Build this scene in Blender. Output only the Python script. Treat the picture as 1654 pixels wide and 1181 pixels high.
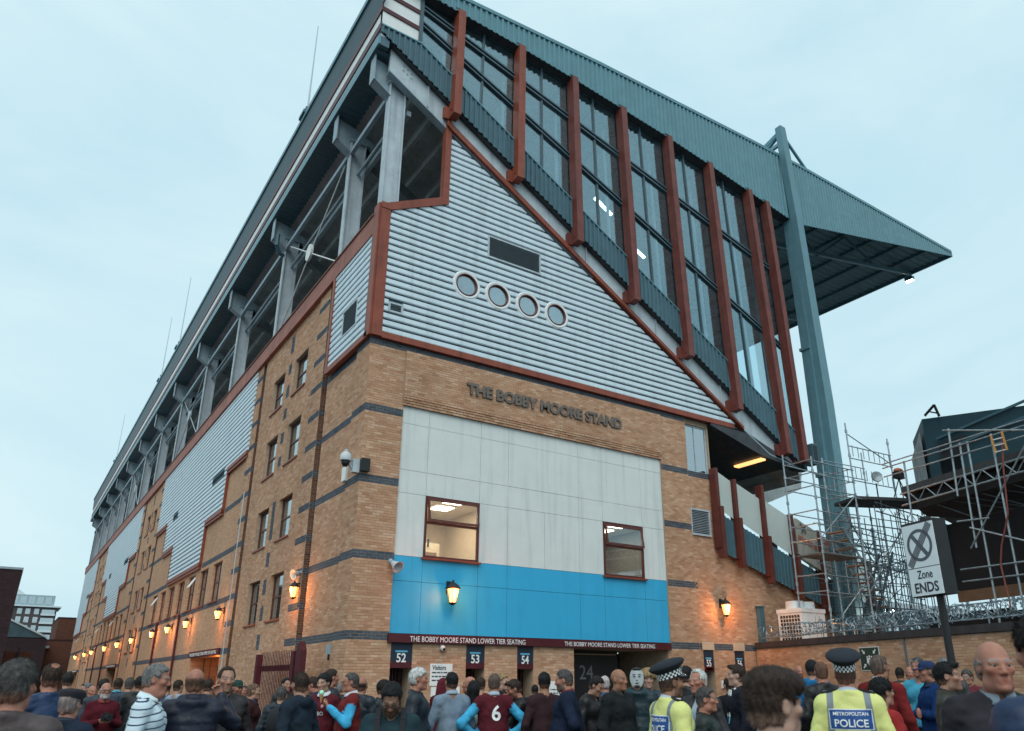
import bpy, bmesh, math, random
import numpy as np
from mathutils import Vector, Matrix, noise as mnoise
from mathutils.bvhtree import BVHTree
random.seed(7)
for _o in list(bpy.data.objects): bpy.data.objects.remove(_o)
S = bpy.context.scene
COL = S.collection
R = math.radians

# ------------------------------------------------------------------ camera
CAM_POS = Vector((-7.299, -19.462, 1.65))
YAW, PIT, ROL = 0.6014, 0.34174, -0.001627
F_PX, PX, PY, W_PX, H_PX = 1212.585, 871.6, 669.9, 1654.0, 1181.0
_fw = Vector((math.sin(YAW)*math.cos(PIT), math.cos(YAW)*math.cos(PIT), math.sin(PIT)))
_r = Vector((math.cos(YAW), -math.sin(YAW), 0))
_u = _r.cross(_fw)
_r2 = _r*math.cos(ROL) + _u*math.sin(ROL)
_u2 = -_r*math.sin(ROL) + _u*math.cos(ROL)
cd = bpy.data.cameras.new('camera')
cam = bpy.data.objects.new('camera', cd); COL.objects.link(cam)
M = Matrix((( _r2.x, _u2.x, -_fw.x, CAM_POS.x), (_r2.y, _u2.y, -_fw.y, CAM_POS.y), (_r2.z, _u2.z, -_fw.z, CAM_POS.z), (0,0,0,1)))
cam.matrix_world = M
cd.sensor_fit = 'HORIZONTAL'; cd.sensor_width = 36.0
cd.lens = 36.0*F_PX/W_PX
cd.shift_x = (W_PX/2-PX)/W_PX
cd.shift_y = (PY-H_PX/2)/W_PX
cd.clip_start = 0.1; cd.clip_end = 3000
cd.dof.use_dof = True; cd.dof.focus_distance = 17.0; cd.dof.aperture_fstop = 2.6
S.camera = cam
S.render.resolution_x, S.render.resolution_y = 1024, 731

# ------------------------------------------------------------------ sky, sun, exposure
SUN_EL, SUN_AZ = R(50), R(215)      # azimuth of the sun's position, clockwise from +Y
w = bpy.data.worlds.new('World'); S.world = w; w.use_nodes = True
nt = w.node_tree; nt.nodes.clear()
def _n(t, **k):
    n = nt.nodes.new(t)
    for a, b in k.items(): setattr(n, a, b)
    return n
out = _n('ShaderNodeOutputWorld')
sky = _n('ShaderNodeTexSky', sky_type='NISHITA', sun_disc=False, sun_elevation=SUN_EL, sun_rotation=SUN_AZ, air_density=1.6, dust_density=4.0)
bg1 = _n('ShaderNodeBackground'); bg1.inputs['Strength'].default_value = 0.07
nt.links.new(sky.outputs[0], bg1.inputs['Color'])
tc = _n('ShaderNodeTexCoord'); mp = _n('ShaderNodeMapping'); mp.inputs['Scale'].default_value = (1.0, 1.0, 2.2)
nt.links.new(tc.outputs['Generated'], mp.inputs['Vector'])
nz = _n('ShaderNodeTexNoise'); nz.inputs['Scale'].default_value = 1.9; nz.inputs['Detail'].default_value = 7; nz.inputs['Roughness'].default_value = .58; nz.inputs['Distortion'].default_value = .5
nt.links.new(mp.outputs[0], nz.inputs['Vector'])
rp = _n('ShaderNodeValToRGB')
rp.color_ramp.elements[0].position = .3; rp.color_ramp.elements[0].color = (.49, .73, .83, 1)
rp.color_ramp.elements[1].position = .7; rp.color_ramp.elements[1].color = (.68, .86, .91, 1)
nt.links.new(nz.outputs[0], rp.inputs[0])
bg2 = _n('ShaderNodeBackground'); bg2.inputs['Strength'].default_value = 0.98
nt.links.new(rp.outputs[0], bg2.inputs['Color'])
mx = _n('ShaderNodeMixShader'); mx.inputs[0].default_value = 0.9
nt.links.new(bg1.outputs[0], mx.inputs[1]); nt.links.new(bg2.outputs[0], mx.inputs[2]); nt.links.new(mx.outputs[0], out.inputs[0])

sl = bpy.data.lights.new('sun', 'SUN'); sl.energy = 1.35; sl.angle = R(50); sl.color = (1.0, .97, .93)
so = bpy.data.objects.new('sun', sl); COL.objects.link(so)
_d = Vector((math.sin(SUN_AZ)*math.cos(SUN_EL), math.cos(SUN_AZ)*math.cos(SUN_EL), math.sin(SUN_EL)))
so.rotation_euler = (-_d).to_track_quat('-Z', 'Y').to_euler(); so.location = (-20, -30, 60)
S.view_settings.view_transform = 'Standard'; S.view_settings.look = 'None'
S.view_settings.exposure = 0.22; S.view_settings.gamma = 1.0; S.view_settings.use_curve_mapping = False
S.render.engine = 'CYCLES'
S.cycles.max_bounces = 6; S.cycles.diffuse_bounces = 3; S.cycles.glossy_bounces = 3; S.cycles.transmission_bounces = 4; S.cycles.transparent_max_bounces = 12
S.cycles.use_denoising = True

# ------------------------------------------------------------------ materials
MATS = {}
def srgb(r, g, b):
    f = lambda c: c/12.92 if c <= .04045 else ((c+.055)/1.055)**2.4
    return (f(r/255), f(g/255), f(b/255), 1)
def mat(name, col, rough=.6, metal=0., var=.12, scale=6., bump=0., bscale=40., spec=.4, stain=0., emit=None, es=0., aniso=None):
    """a Principled surface with noise-driven colour variation, optional fine bump and vertical streaks of dirt"""
    if name in MATS: return MATS[name]
    m = bpy.data.materials.new(name); m.use_nodes = True
    t = m.node_tree; b = t.nodes['Principled BSDF']
    if len(col) == 3: col = (*col, 1)
    b.inputs['Base Color'].default_value = col; b.inputs['Roughness'].default_value = rough; b.inputs['Metallic'].default_value = metal
    b.inputs['Specular IOR Level'].default_value = spec
    co = t.nodes.new('ShaderNodeTexCoord')
    if var > 0:
        n = t.nodes.new('ShaderNodeTexNoise'); n.inputs['Scale'].default_value = scale; n.inputs['Detail'].default_value = 6; n.inputs['Roughness'].default_value = .65
        if aniso:
            mp = t.nodes.new('ShaderNodeMapping'); mp.inputs['Scale'].default_value = aniso
            t.links.new(co.outputs['Object'], mp.inputs[0]); t.links.new(mp.outputs[0], n.inputs['Vector'])
        else: t.links.new(co.outputs['Object'], n.inputs['Vector'])
        r = t.nodes.new('ShaderNodeValToRGB')
        r.color_ramp.elements[0].position = .3; r.color_ramp.elements[1].position = .7
        r.color_ramp.elements[0].color = (*[max(0, c*(1-var)) for c in col[:3]], 1)
        r.color_ramp.elements[1].color = (*[min(1, c*(1+var)) for c in col[:3]], 1)
        t.links.new(n.outputs[0], r.inputs[0]); src = r.outputs[0]
        if stain > 0:
            mp2 = t.nodes.new('ShaderNodeMapping'); mp2.inputs['Scale'].default_value = (3.0, 3.0, .22)
            t.links.new(co.outputs['Object'], mp2.inputs[0])
            n2 = t.nodes.new('ShaderNodeTexNoise'); n2.inputs['Scale'].default_value = 1.6; n2.inputs['Detail'].default_value = 5
            t.links.new(mp2.outputs[0], n2.inputs['Vector'])
            r2 = t.nodes.new('ShaderNodeValToRGB'); r2.color_ramp.elements[0].position = .5; r2.color_ramp.elements[1].position = .78
            r2.color_ramp.elements[0].color = (0, 0, 0, 1); r2.color_ramp.elements[1].color = (stain, stain, stain, 1)
            t.links.new(n2.outputs[0], r2.inputs[0])
            mxn = t.nodes.new('ShaderNodeMixRGB'); mxn.inputs[2].default_value = (*[c*.35 for c in col[:3]], 1)
            t.links.new(r2.outputs[0], mxn.inputs[0]); t.links.new(src, mxn.inputs[1]); src = mxn.outputs[0]
        t.links.new(src, b.inputs['Base Color'])
    if bump > 0:
        n3 = t.nodes.new('ShaderNodeTexNoise'); n3.inputs['Scale'].default_value = bscale; n3.inputs['Detail'].default_value = 4
        t.links.new(co.outputs['Object'], n3.inputs['Vector'])
        bp = t.nodes.new('ShaderNodeBump'); bp.inputs['Strength'].default_value = bump; bp.inputs['Distance'].default_value = .02
        t.links.new(n3.outputs[0], bp.inputs['Height']); t.links.new(bp.outputs[0], b.inputs['Normal'])
    if emit:
        b.inputs['Emission Color'].default_value = (*emit[:3], 1); b.inputs['Emission Strength'].default_value = es
    MATS[name] = m
    return m
def glass_mat(name, tint=(.8, .88, .9), gloss=.18, rough=.03, dirt=.06, fres=.8):
    m = bpy.data.materials.new(name); m.use_nodes = True; t = m.node_tree; t.nodes.clear()
    o = t.nodes.new('ShaderNodeOutputMaterial'); tr = t.nodes.new('ShaderNodeBsdfTransparent'); tr.inputs[0].default_value = (*tint, 1)
    g = t.nodes.new('ShaderNodeBsdfGlossy'); g.inputs['Roughness'].default_value = rough; g.inputs[0].default_value = (.85, .95, 1, 1)
    lw = t.nodes.new('ShaderNodeLayerWeight'); lw.inputs[0].default_value = .35
    ma = t.nodes.new('ShaderNodeMath'); ma.operation = 'MULTIPLY_ADD'; ma.inputs[1].default_value = fres; ma.inputs[2].default_value = gloss
    ma.use_clamp = True
    t.links.new(lw.outputs['Fresnel'], ma.inputs[0])
    mx = t.nodes.new('ShaderNodeMixShader'); t.links.new(ma.outputs[0], mx.inputs[0]); t.links.new(tr.outputs[0], mx.inputs[1]); t.links.new(g.outputs[0], mx.inputs[2])
    d = t.nodes.new('ShaderNodeBsdfDiffuse'); d.inputs[0].default_value = (.55, .62, .63, 1)
    co = t.nodes.new('ShaderNodeTexCoord'); n = t.nodes.new('ShaderNodeTexNoise'); n.inputs['Scale'].default_value = 1.7; n.inputs['Detail'].default_value = 5
    t.links.new(co.outputs['Object'], n.inputs['Vector'])
    mm = t.nodes.new('ShaderNodeMath'); mm.operation = 'MULTIPLY'; mm.inputs[1].default_value = dirt*2; t.links.new(n.outputs[0], mm.inputs[0])
    mx2 = t.nodes.new('ShaderNodeMixShader'); t.links.new(mm.outputs[0], mx2.inputs[0]); t.links.new(mx.outputs[0], mx2.inputs[1]); t.links.new(d.outputs[0], mx2.inputs[2])
    t.links.new(mx2.outputs[0], o.inputs[0]); MATS[name] = m
    return m
def brick_mat(name, cols, islands=True):
    """bricks that are real geometry: each brick (mesh island) or brick object gets its own tone"""
    m = bpy.data.materials.new(name); m.use_nodes = True; t = m.node_tree; b = t.nodes['Principled BSDF']
    b.inputs['Roughness'].default_value = .85; b.inputs['Specular IOR Level'].default_value = .25
    r = t.nodes.new('ShaderNodeValToRGB'); r.color_ramp.interpolation = 'LINEAR'
    e = r.color_ramp.elements
    while len(e) < len(cols): e.new(.5)
    for i, c in enumerate(cols): e[i].position = i/(len(cols)-1); e[i].color = (*c, 1)
    if islands:
        g = t.nodes.new('ShaderNodeNewGeometry'); t.links.new(g.outputs['Random Per Island'], r.inputs[0])
    else:
        g = t.nodes.new('ShaderNodeObjectInfo'); t.links.new(g.outputs['Random'], r.inputs[0])
    gp = t.nodes.new('ShaderNodeNewGeometry')
    n = t.nodes.new('ShaderNodeTexNoise'); n.inputs['Scale'].default_value = 30; n.inputs['Detail'].default_value = 5; t.links.new(gp.outputs['Position'], n.inputs['Vector'])
    mr = t.nodes.new('ShaderNodeMapRange'); mr.inputs['To Min'].default_value = .78; mr.inputs['To Max'].default_value = 1.22; t.links.new(n.outputs[0], mr.inputs[0])
    n2 = t.nodes.new('ShaderNodeTexNoise'); n2.inputs['Scale'].default_value = .45; n2.inputs['Detail'].default_value = 6; t.links.new(gp.outputs['Position'], n2.inputs['Vector'])
    mr2 = t.nodes.new('ShaderNodeMapRange'); mr2.inputs['From Min'].default_value = .3; mr2.inputs['From Max'].default_value = .7; mr2.inputs['To Min'].default_value = .87; mr2.inputs['To Max'].default_value = 1.10; t.links.new(n2.outputs[0], mr2.inputs[0])
    mu = t.nodes.new('ShaderNodeMath'); mu.operation = 'MULTIPLY'; t.links.new(mr.outputs[0], mu.inputs[0]); t.links.new(mr2.outputs[0], mu.inputs[1])
    mm = t.nodes.new('ShaderNodeVectorMath'); mm.operation = 'SCALE'; t.links.new(r.outputs[0], mm.inputs[0]); t.links.new(mu.outputs[0], mm.inputs['Scale'])
    t.links.new(mm.outputs[0], b.inputs['Base Color'])
    bp = t.nodes.new('ShaderNodeBump'); bp.inputs['Strength'].default_value = .25; bp.inputs['Distance'].default_value = .01
    t.links.new(n.outputs[0], bp.inputs['Height']); t.links.new(bp.outputs[0], b.inputs['Normal'])
    MATS[name] = m
    return m
def brick_tex_mat(name, c1, c2, mortar, axis='y', w=.225, h=.075):
    """walls too far off to tell the bricks apart: brick texture with relief"""
    m = bpy.data.materials.new(name); m.use_nodes = True; t = m.node_tree; b = t.nodes['Principled BSDF']
    b.inputs['Roughness'].default_value = .88; b.inputs['Specular IOR Level'].default_value = .2
    gp = t.nodes.new('ShaderNodeNewGeometry'); sp = t.nodes.new('ShaderNodeSeparateXYZ'); cb = t.nodes.new('ShaderNodeCombineXYZ')
    t.links.new(gp.outputs['Position'], sp.inputs[0])
    if axis == 'xy':
        ad = t.nodes.new('ShaderNodeMath'); t.links.new(sp.outputs[0], ad.inputs[0]); t.links.new(sp.outputs[1], ad.inputs[1]); t.links.new(ad.outputs[0], cb.inputs[0])
    else: t.links.new(sp.outputs['XYZ'.index(axis.upper())], cb.inputs[0])
    t.links.new(sp.outputs[2], cb.inputs[1])
    k = t.nodes.new('ShaderNodeTexBrick'); k.inputs['Scale'].default_value = 1; k.inputs['Brick Width'].default_value = w; k.inputs['Row Height'].default_value = h
    k.inputs['Mortar Size'].default_value = .006; k.inputs['Color1'].default_value = (*c1, 1); k.inputs['Color2'].default_value = (*c2, 1); k.inputs['Mortar'].default_value = (*mortar, 1)
    t.links.new(cb.outputs[0], k.inputs['Vector'])
    n2 = t.nodes.new('ShaderNodeTexNoise'); n2.inputs['Scale'].default_value = .4; n2.inputs['Detail'].default_value = 7; n2.inputs['Roughness'].default_value = .7; t.links.new(gp.outputs['Position'], n2.inputs['Vector'])
    mr2 = t.nodes.new('ShaderNodeMapRange'); mr2.inputs['From Min'].default_value = .3; mr2.inputs['From Max'].default_value = .7; mr2.inputs['To Min'].default_value = .87; mr2.inputs['To Max'].default_value = 1.10; t.links.new(n2.outputs[0], mr2.inputs[0])
    mm = t.nodes.new('ShaderNodeVectorMath'); mm.operation = 'SCALE'; t.links.new(k.outputs[0], mm.inputs[0]); t.links.new(mr2.outputs[0], mm.inputs['Scale'])
    t.links.new(mm.outputs[0], b.inputs['Base Color'])
    bp = t.nodes.new('ShaderNodeBump'); bp.inputs['Strength'].default_value = .5; bp.inputs['Distance'].default_value = .01; bp.invert = True
    t.links.new(k.outputs['Fac'], bp.inputs['Height']); t.links.new(bp.outputs[0], b.inputs['Normal'])
    MATS[name] = m
    return m

YB = [(.40,.212,.122),(.51,.295,.18),(.55,.33,.21),(.475,.258,.152),(.62,.41,.28),(.43,.222,.132)]
M_BRICK = brick_mat('yellow_brick', YB); M_BRICK1 = brick_mat('yellow_brick_single', YB, False)
EB = [(.055,.07,.09),(.075,.095,.12),(.09,.11,.135),(.06,.08,.105)]
M_ENG = brick_mat('blue_engineering_brick', EB); M_ENG1 = brick_mat('blue_engineering_brick_single', EB, False)
M_BRICKT = brick_tex_mat('yellow_brick_far', (.44,.238,.140), (.56,.335,.208), (.48,.355,.245), 'y')
M_ENGT = brick_tex_mat('engineering_brick_far', (.06,.075,.095), (.085,.105,.13), (.13,.14,.15), 'y')
M_MORTAR = mat('mortar', (.40,.30,.21), .95, var=.2, scale=8)
M_MORTARD = mat('dark_mortar', (.14,.15,.16), .95, var=.2, scale=8)
M_SILVER = mat('silver_cladding', (.62,.73,.79), .42, 0, var=.06, scale=2.5, stain=.28, spec=.45)
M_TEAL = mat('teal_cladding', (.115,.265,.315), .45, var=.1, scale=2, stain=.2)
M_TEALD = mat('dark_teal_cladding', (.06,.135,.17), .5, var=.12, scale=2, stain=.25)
M_RED = mat('red_oxide_paint', (.25,.058,.030), .5, var=.22, scale=3, stain=.5, bump=.05)
M_FIN = mat('fin_paint', (.165,.045,.034), .55, var=.25, scale=2.5, stain=.55, bump=.06)
M_STEEL = mat('grey_blue_steel', (.30,.39,.44), .5, var=.14, scale=3, stain=.4)
M_STEELL = mat('pale_steel', (.46,.53,.57), .5, var=.14, scale=2.5, stain=.45)
M_COLT = mat('teal_steel', (.12,.25,.30), .45, var=.1, scale=2, stain=.25)
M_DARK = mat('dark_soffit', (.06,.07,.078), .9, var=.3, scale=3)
M_CONC = mat('precast_concrete', (.26,.28,.28), .9, var=.25, scale=1.5, stain=.5)
M_WHITEP = mat('white_render_panel', (.68,.72,.70), .7, var=.05, scale=1.2, stain=.26, bump=.03, bscale=90)
M_BLUEP = mat('sky_blue_panel', (.035,.40,.68), .55, var=.05, scale=1.2, stain=.2)
M_WHITE = mat('white_paint', (.78,.80,.79), .5, var=.05, scale=4, stain=.12)
M_MAROON = mat('maroon_paint', (.075,.010,.016), .45, var=.18, scale=3)
M_MULL = mat('mullion_grey', (.055,.10,.125), .4, var=.1, scale=4)
M_WFRAME = mat('window_frame_maroon', (.10,.025,.02), .45, var=.15, scale=5)
M_BLACK = mat('black_metal', (.012,.013,.015), .5, var=.3, scale=5)
M_LETTER = mat('letter_brown', (.15,.12,.10), .5, var=.25, scale=10, stain=.3)
M_GALV = mat('galvanised_tube', (.36,.42,.45), .38, .6, var=.3, scale=6)
M_GALVD = mat('silhouette_tube', (.10,.135,.155), .5, .4, var=.35, scale=6)  # darker tube steel: the silhouette against the sky is put into the colour
M_TXTW = mat('white_lettering', (.80,.82,.82), .5, var=0)
M_GLASS = glass_mat('stand_glazing', (.78,.91,.94), .10, .015, .012, .26)
M_GLASSW = glass_mat('window_glass', (.55,.62,.65), .42, .01, .03)
M_GLASSC = glass_mat('clear_window_glass', (.95,.97,.97), .03, .01, .01, .15)
def frosted_mat(name):
    m = bpy.data.materials.new(name); m.use_nodes = True; t = m.node_tree; t.nodes.clear()
    o = t.nodes.new('ShaderNodeOutputMaterial'); a = t.nodes.new('ShaderNodeBsdfTranslucent'); a.inputs[0].default_value = (.92,.98,.95,1)
    b = t.nodes.new('ShaderNodeBsdfTransparent'); b.inputs[0].default_value = (.86,.93,.92,1); d = t.nodes.new('ShaderNodeBsdfPrincipled'); d.inputs['Base Color'].default_value = (.75,.82,.79,1); d.inputs['Roughness'].default_value = .25
    x = t.nodes.new('ShaderNodeMixShader'); y = t.nodes.new('ShaderNodeMixShader')
    co = t.nodes.new('ShaderNodeTexCoord'); n = t.nodes.new('ShaderNodeTexNoise'); n.inputs['Scale'].default_value = 1.2; n.inputs['Detail'].default_value = 6; t.links.new(co.outputs['Object'], n.inputs['Vector'])
    mr = t.nodes.new('ShaderNodeMapRange'); mr.inputs['To Min'].default_value = .5; mr.inputs['To Max'].default_value = .95; t.links.new(n.outputs[0], mr.inputs[0])
    t.links.new(mr.outputs[0], x.inputs[0]); t.links.new(b.outputs[0], x.inputs[1]); t.links.new(a.outputs[0], x.inputs[2]); y.inputs[0].default_value = .55
    t.links.new(x.outputs[0], y.inputs[1]); t.links.new(d.outputs[0], y.inputs[2]); t.links.new(y.outputs[0], o.inputs[0]); MATS[name] = m
    return m
M_SCREENG = frosted_mat('frosted_screen')
M_ASPH = mat('asphalt', (.05,.05,.052), .9, var=.3, scale=30, bump=.4, bscale=120)
M_CORR = M_TEAL

# ------------------------------------------------------------------ mesh helpers
OFF = {}
def link(o, parent=None):
    COL.objects.link(o)
    if parent is not None:
        o.parent = parent; OFF[o.name] = OFF.get(parent.name, Vector((0,0,0)))
    return o
def thing(name, label, cat, loc=(0,0,0), group=None, kind=None):
    o = bpy.data.objects.new(name, None); COL.objects.link(o); o.location = loc; OFF[o.name] = Vector(loc)
    o.empty_display_size = .2
    return tag(o, label, cat, group, kind)
def tag(o, label=None, cat=None, group=None, kind=None):
    if label: o['label'] = label
    if cat: o['category'] = cat
    if group: o['group'] = group
    if kind: o['kind'] = kind
    return o
class MB:
    """collects polygons in world coordinates and links them as ONE mesh object"""
    def __init__(s): s.v = []; s.f = []
    def add(s, vs, fs):
        k = len(s.v); s.v += [tuple(p) for p in vs]; s.f += [tuple(i+k for i in f) for f in fs]; return s
    def box(s, x0, x1, y0, y1, z0, z1):
        if x0 > x1: x0, x1 = x1, x0
        if y0 > y1: y0, y1 = y1, y0
        if z0 > z1: z0, z1 = z1, z0
        return s.add([(x0,y0,z0),(x1,y0,z0),(x1,y1,z0),(x0,y1,z0),(x0,y0,z1),(x1,y0,z1),(x1,y1,z1),(x0,y1,z1)],
                     [(0,3,2,1),(4,5,6,7),(0,1,5,4),(1,2,6,5),(2,3,7,6),(3,0,4,7)])
    def obox(s, c, ax, ay, az, hx, hy, hz):
        c, ax, ay, az = Vector(c), Vector(ax), Vector(ay), Vector(az)
        p = [c+ax*(i*hx)+ay*(j*hy)+az*(k*hz) for k in (-1,1) for i, j in ((-1,-1),(1,-1),(1,1),(-1,1))]
        return s.add(p, [(0,3,2,1),(4,5,6,7),(0,1,5,4),(1,2,6,5),(2,3,7,6),(3,0,4,7)])
    def bar(s, p, q, wd, dp, up=(0,0,1)):
        p, q = Vector(p), Vector(q); d = (q-p); L = d.length; d.normalize(); up = Vector(up)
        if abs(d.dot(up)) > .98: up = Vector((0,1,0))
        a = d.cross(up).normalized(); b = a.cross(d).normalized()
        return s.obox((p+q)/2, d, a, b, L/2, wd/2, dp/2)
    def tube(s, p, q, r, n=8, r2=None, caps=True):
        p, q = Vector(p), Vector(q); d = (q-p).normalized(); up = Vector((0,0,1)) if abs(d.z) < .95 else Vector((1,0,0))
        a = d.cross(up).normalized(); b = a.cross(d); r2 = r if r2 is None else r2
        vs = [p+(a*math.cos(2*math.pi*i/n)+b*math.sin(2*math.pi*i/n))*r for i in range(n)] + [q+(a*math.cos(2*math.pi*i/n)+b*math.sin(2*math.pi*i/n))*r2 for i in range(n)]
        fs = [(i, (i+1) % n, n+(i+1) % n, n+i) for i in range(n)]
        if caps: fs += [tuple(range(n-1,-1,-1)), tuple(range(n,2*n))]
        return s.add(vs, fs)
    def path(s, pts, r, n=6):
        for a, b in zip(pts[:-1], pts[1:]): s.tube(a, b, r, n)
        return s
    def prism(s, poly, axis, a, b):
        """poly: 2D points; extruded along axis from a to b. axis 'y': (x,z); 'x': (y,z); 'z': (x,y)"""
        mk = {'y': lambda p, t: (p[0], t, p[1]), 'x': lambda p, t: (t, p[0], p[1]), 'z': lambda p, t: (p[0], p[1], t)}[axis]
        n = len(poly); vs = [mk(p, a) for p in poly] + [mk(p, b) for p in poly]
        return s.add(vs, [tuple(range(n)), tuple(range(2*n-1, n-1, -1))] + [(i, n+i, n+(i+1) % n, (i+1) % n) for i in range(n)])
    def lathe(s, prof, c, n=16, axis=(0,0,1)):
        c = Vector(c); ax = Vector(axis).normalized(); up = Vector((1,0,0)) if abs(ax.x) < .9 else Vector((0,1,0)); a = ax.cross(up).normalized(); b = ax.cross(a)
        vs = []; 
        for r, h in prof: vs += [c+ax*h+(a*math.cos(2*math.pi*i/n)+b*math.sin(2*math.pi*i/n))*r for i in range(n)]
        fs = [(k*n+i, k*n+(i+1) % n, (k+1)*n+(i+1) % n, (k+1)*n+i) for k in range(len(prof)-1) for i in range(n)]
        fs += [tuple(range(n-1,-1,-1)), tuple(range((len(prof)-1)*n, len(prof)*n))]
        return s.add(vs, fs)
    def sphere(s, c, rx, ry=None, rz=None, n=12, m=8):
        ry = ry or rx; rz = rz or rx; c = Vector(c)
        vs = [c+Vector((0,0,-rz))]
        for j in range(1, m):
            a = -math.pi/2+math.pi*j/m
            vs += [c+Vector((rx*math.cos(a)*math.cos(2*math.pi*i/n), ry*math.cos(a)*math.sin(2*math.pi*i/n), rz*math.sin(a))) for i in range(n)]
        vs.append(c+Vector((0,0,rz)))
        fs = [(0, 1+(i+1) % n, 1+i) for i in range(n)]
        for j in range(m-2): fs += [(1+j*n+i, 1+j*n+(i+1) % n, 1+(j+1)*n+(i+1) % n, 1+(j+1)*n+i) for i in range(n)]
        fs += [(1+(m-2)*n+i, 1+(m-2)*n+(i+1) % n, len(vs)-1) for i in range(n)]
        return s.add(vs, fs)
    def mesh(s, name, off):
        me = bpy.data.meshes.new(name)
        me.from_pydata([(p[0]-off[0], p[1]-off[1], p[2]-off[2]) for p in s.v], [], s.f); me.update()
        return me
    def build(s, name, material, parent=None, label=None, smooth=False, kind=None, fix=True):
        off = OFF.get(parent.name, Vector((0,0,0))) if parent is not None else Vector((0,0,0))
        me = s.mesh(name, off)
        if fix:
            bm = bmesh.new(); bm.from_mesh(me); bmesh.ops.recalc_face_normals(bm, faces=bm.faces); bm.to_mesh(me); bm.free()
        if smooth: me.polygons.foreach_set('use_smooth', [True]*len(me.polygons))
        me.materials.append(material)
        o = bpy.data.objects.new(name, me); link(o, parent)
        if label: o['label'] = label
        if kind: o['kind'] = kind
        return o
    def solo(s, name, material, label, cat, group=None, smooth=False):
        """a top-level thing that is one mesh: origin at its base"""
        v = np.array(s.v); c = (v.min(0)+v.max(0))/2; off = Vector((c[0], c[1], v[:,2].min()))
        me = s.mesh(name, off)
        bm = bmesh.new(); bm.from_mesh(me); bmesh.ops.recalc_face_normals(bm, faces=bm.faces); bm.to_mesh(me); bm.free()
        if smooth: me.polygons.foreach_set('use_smooth', [True]*len(me.polygons))
        me.materials.append(material); o = bpy.data.objects.new(name, me); o.location = off; COL.objects.link(o); OFF[o.name] = off
        return tag(o, label, cat, group)
def text_obj(txt, name, material, parent, origin, ux, uz, size, depth=.002, font_bold=False, xscale=1., align='LEFT', fit=None, label=None, offset=0.0, conform=None):
    """lettering laid in the plane (ux, uz) at origin; normal = ux x uz... extruded towards the viewer"""
    cu = bpy.data.curves.new('lettering', 'FONT'); cu.body = txt; cu.size = size; cu.align_x = align; cu.extrude = depth; cu.offset = offset
    cu.resolution_u = 3
    tmp = bpy.data.objects.new('tmp_lettering', cu); COL.objects.link(tmp)
    dg = bpy.context.evaluated_depsgraph_get(); me = bpy.data.meshes.new_from_object(tmp.evaluated_get(dg)); bpy.data.objects.remove(tmp)
    v = np.array([p.co for p in me.vertices])
    if fit:
        x0, x1 = v[:,0].min(), v[:,0].max(); sx = fit/(x1-x0); v[:,0] = (v[:,0]-x0)*sx
    else: v[:,0] *= xscale
    ux, uz = Vector(ux).normalized(), Vector(uz).normalized(); un = ux.cross(uz)
    off = OFF.get(parent.name, Vector((0,0,0))) if parent is not None else Vector((0,0,0))
    for p, q in zip(me.vertices, v):
        p.co = Vector(origin)+ux*q[0]+uz*q[1]+un*q[2]-off
    me.materials.clear(); me.materials.append(material)
    o = bpy.data.objects.new(name, me); link(o, parent)
    if label: o['label'] = label
    return o
def minus(ivals, a, b):
    r = []
    for p, q in ivals:
        if b <= p or a >= q: r.append((p, q)); continue
        if a > p: r.append((p, a))
        if b < q: r.append((b, q))
    return r
def sheet(mb, O, U, N, u0, u1, z0, z1, holes, reveal=.15):
    """wall face through O, horizontal axis U, outward normal N, with rectangular holes (a,b,c,d) that get reveals of the given depth"""
    O, U, N = Vector(O), Vector(U), Vector(N)
    P = lambda u, z, d=0: O+U*u+Vector((0,0,z))-N*d
    us = sorted({u0, u1, *[max(u0, min(u1, h[i])) for h in holes for i in (0, 1)]}); zs = sorted({z0, z1, *[max(z0, min(z1, h[i])) for h in holes for i in (2, 3)]})
    for a, b in zip(us[:-1], us[1:]):
        for c, d in zip(zs[:-1], zs[1:]):
            m, n = (a+b)/2, (c+d)/2
            if any(h[0] < m < h[1] and h[2] < n < h[3] for h in holes): continue
            mb.add([P(a,c),P(b,c),P(b,d),P(a,d)], [(0,1,2,3)])
    for h in holes:
        a, b, c, d = h[:4]; rv = h[4] if len(h) > 4 else reveal
        mb.add([P(a,c),P(a,d),P(a,d,rv),P(a,c,rv)], [(0,1,2,3)]); mb.add([P(b,c),P(b,d),P(b,d,rv),P(b,c,rv)], [(0,1,2,3)])
        mb.add([P(a,c),P(b,c),P(b,c,rv),P(a,c,rv)], [(0,1,2,3)]); mb.add([P(a,d),P(b,d),P(b,d,rv),P(a,d,rv)], [(0,1,2,3)])
    return mb
BL, BH, JT = .215, .065, .010
def bricks(u0, u1, z0, z1, holes, bands=(), z_base=0.0, keep=None):
    """stretcher-bond bricks of a wall face -> list of (u, w, z, is_band)"""
    res = []; k0 = int(math.floor((z0-z_base)/.075))
    k = k0
    while z_base+k*.075 < z1-.02:
        z = z_base+k*.075; zc = z+.0325
        if zc > z0:
            iv = [(u0, u1)]
            for h in holes:
                if h[2] < zc < h[3]: iv = minus(iv, h[0], h[1])
            if keep: iv = [t for i in iv for t in keep(zc, i)]
            band = any(a < zc < b for a, b in bands)
            for p, q in iv:
                u = math.floor((p-(.1125 if k % 2 else 0))/.225)*.225+(.1125 if k % 2 else 0)
                while u < q:
                    a, b = max(u, p), min(u+BL, q)
                    if b-a > .03: res.append((a, b-a, z, band))
                    u += .225
        k += 1
    return res
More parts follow.
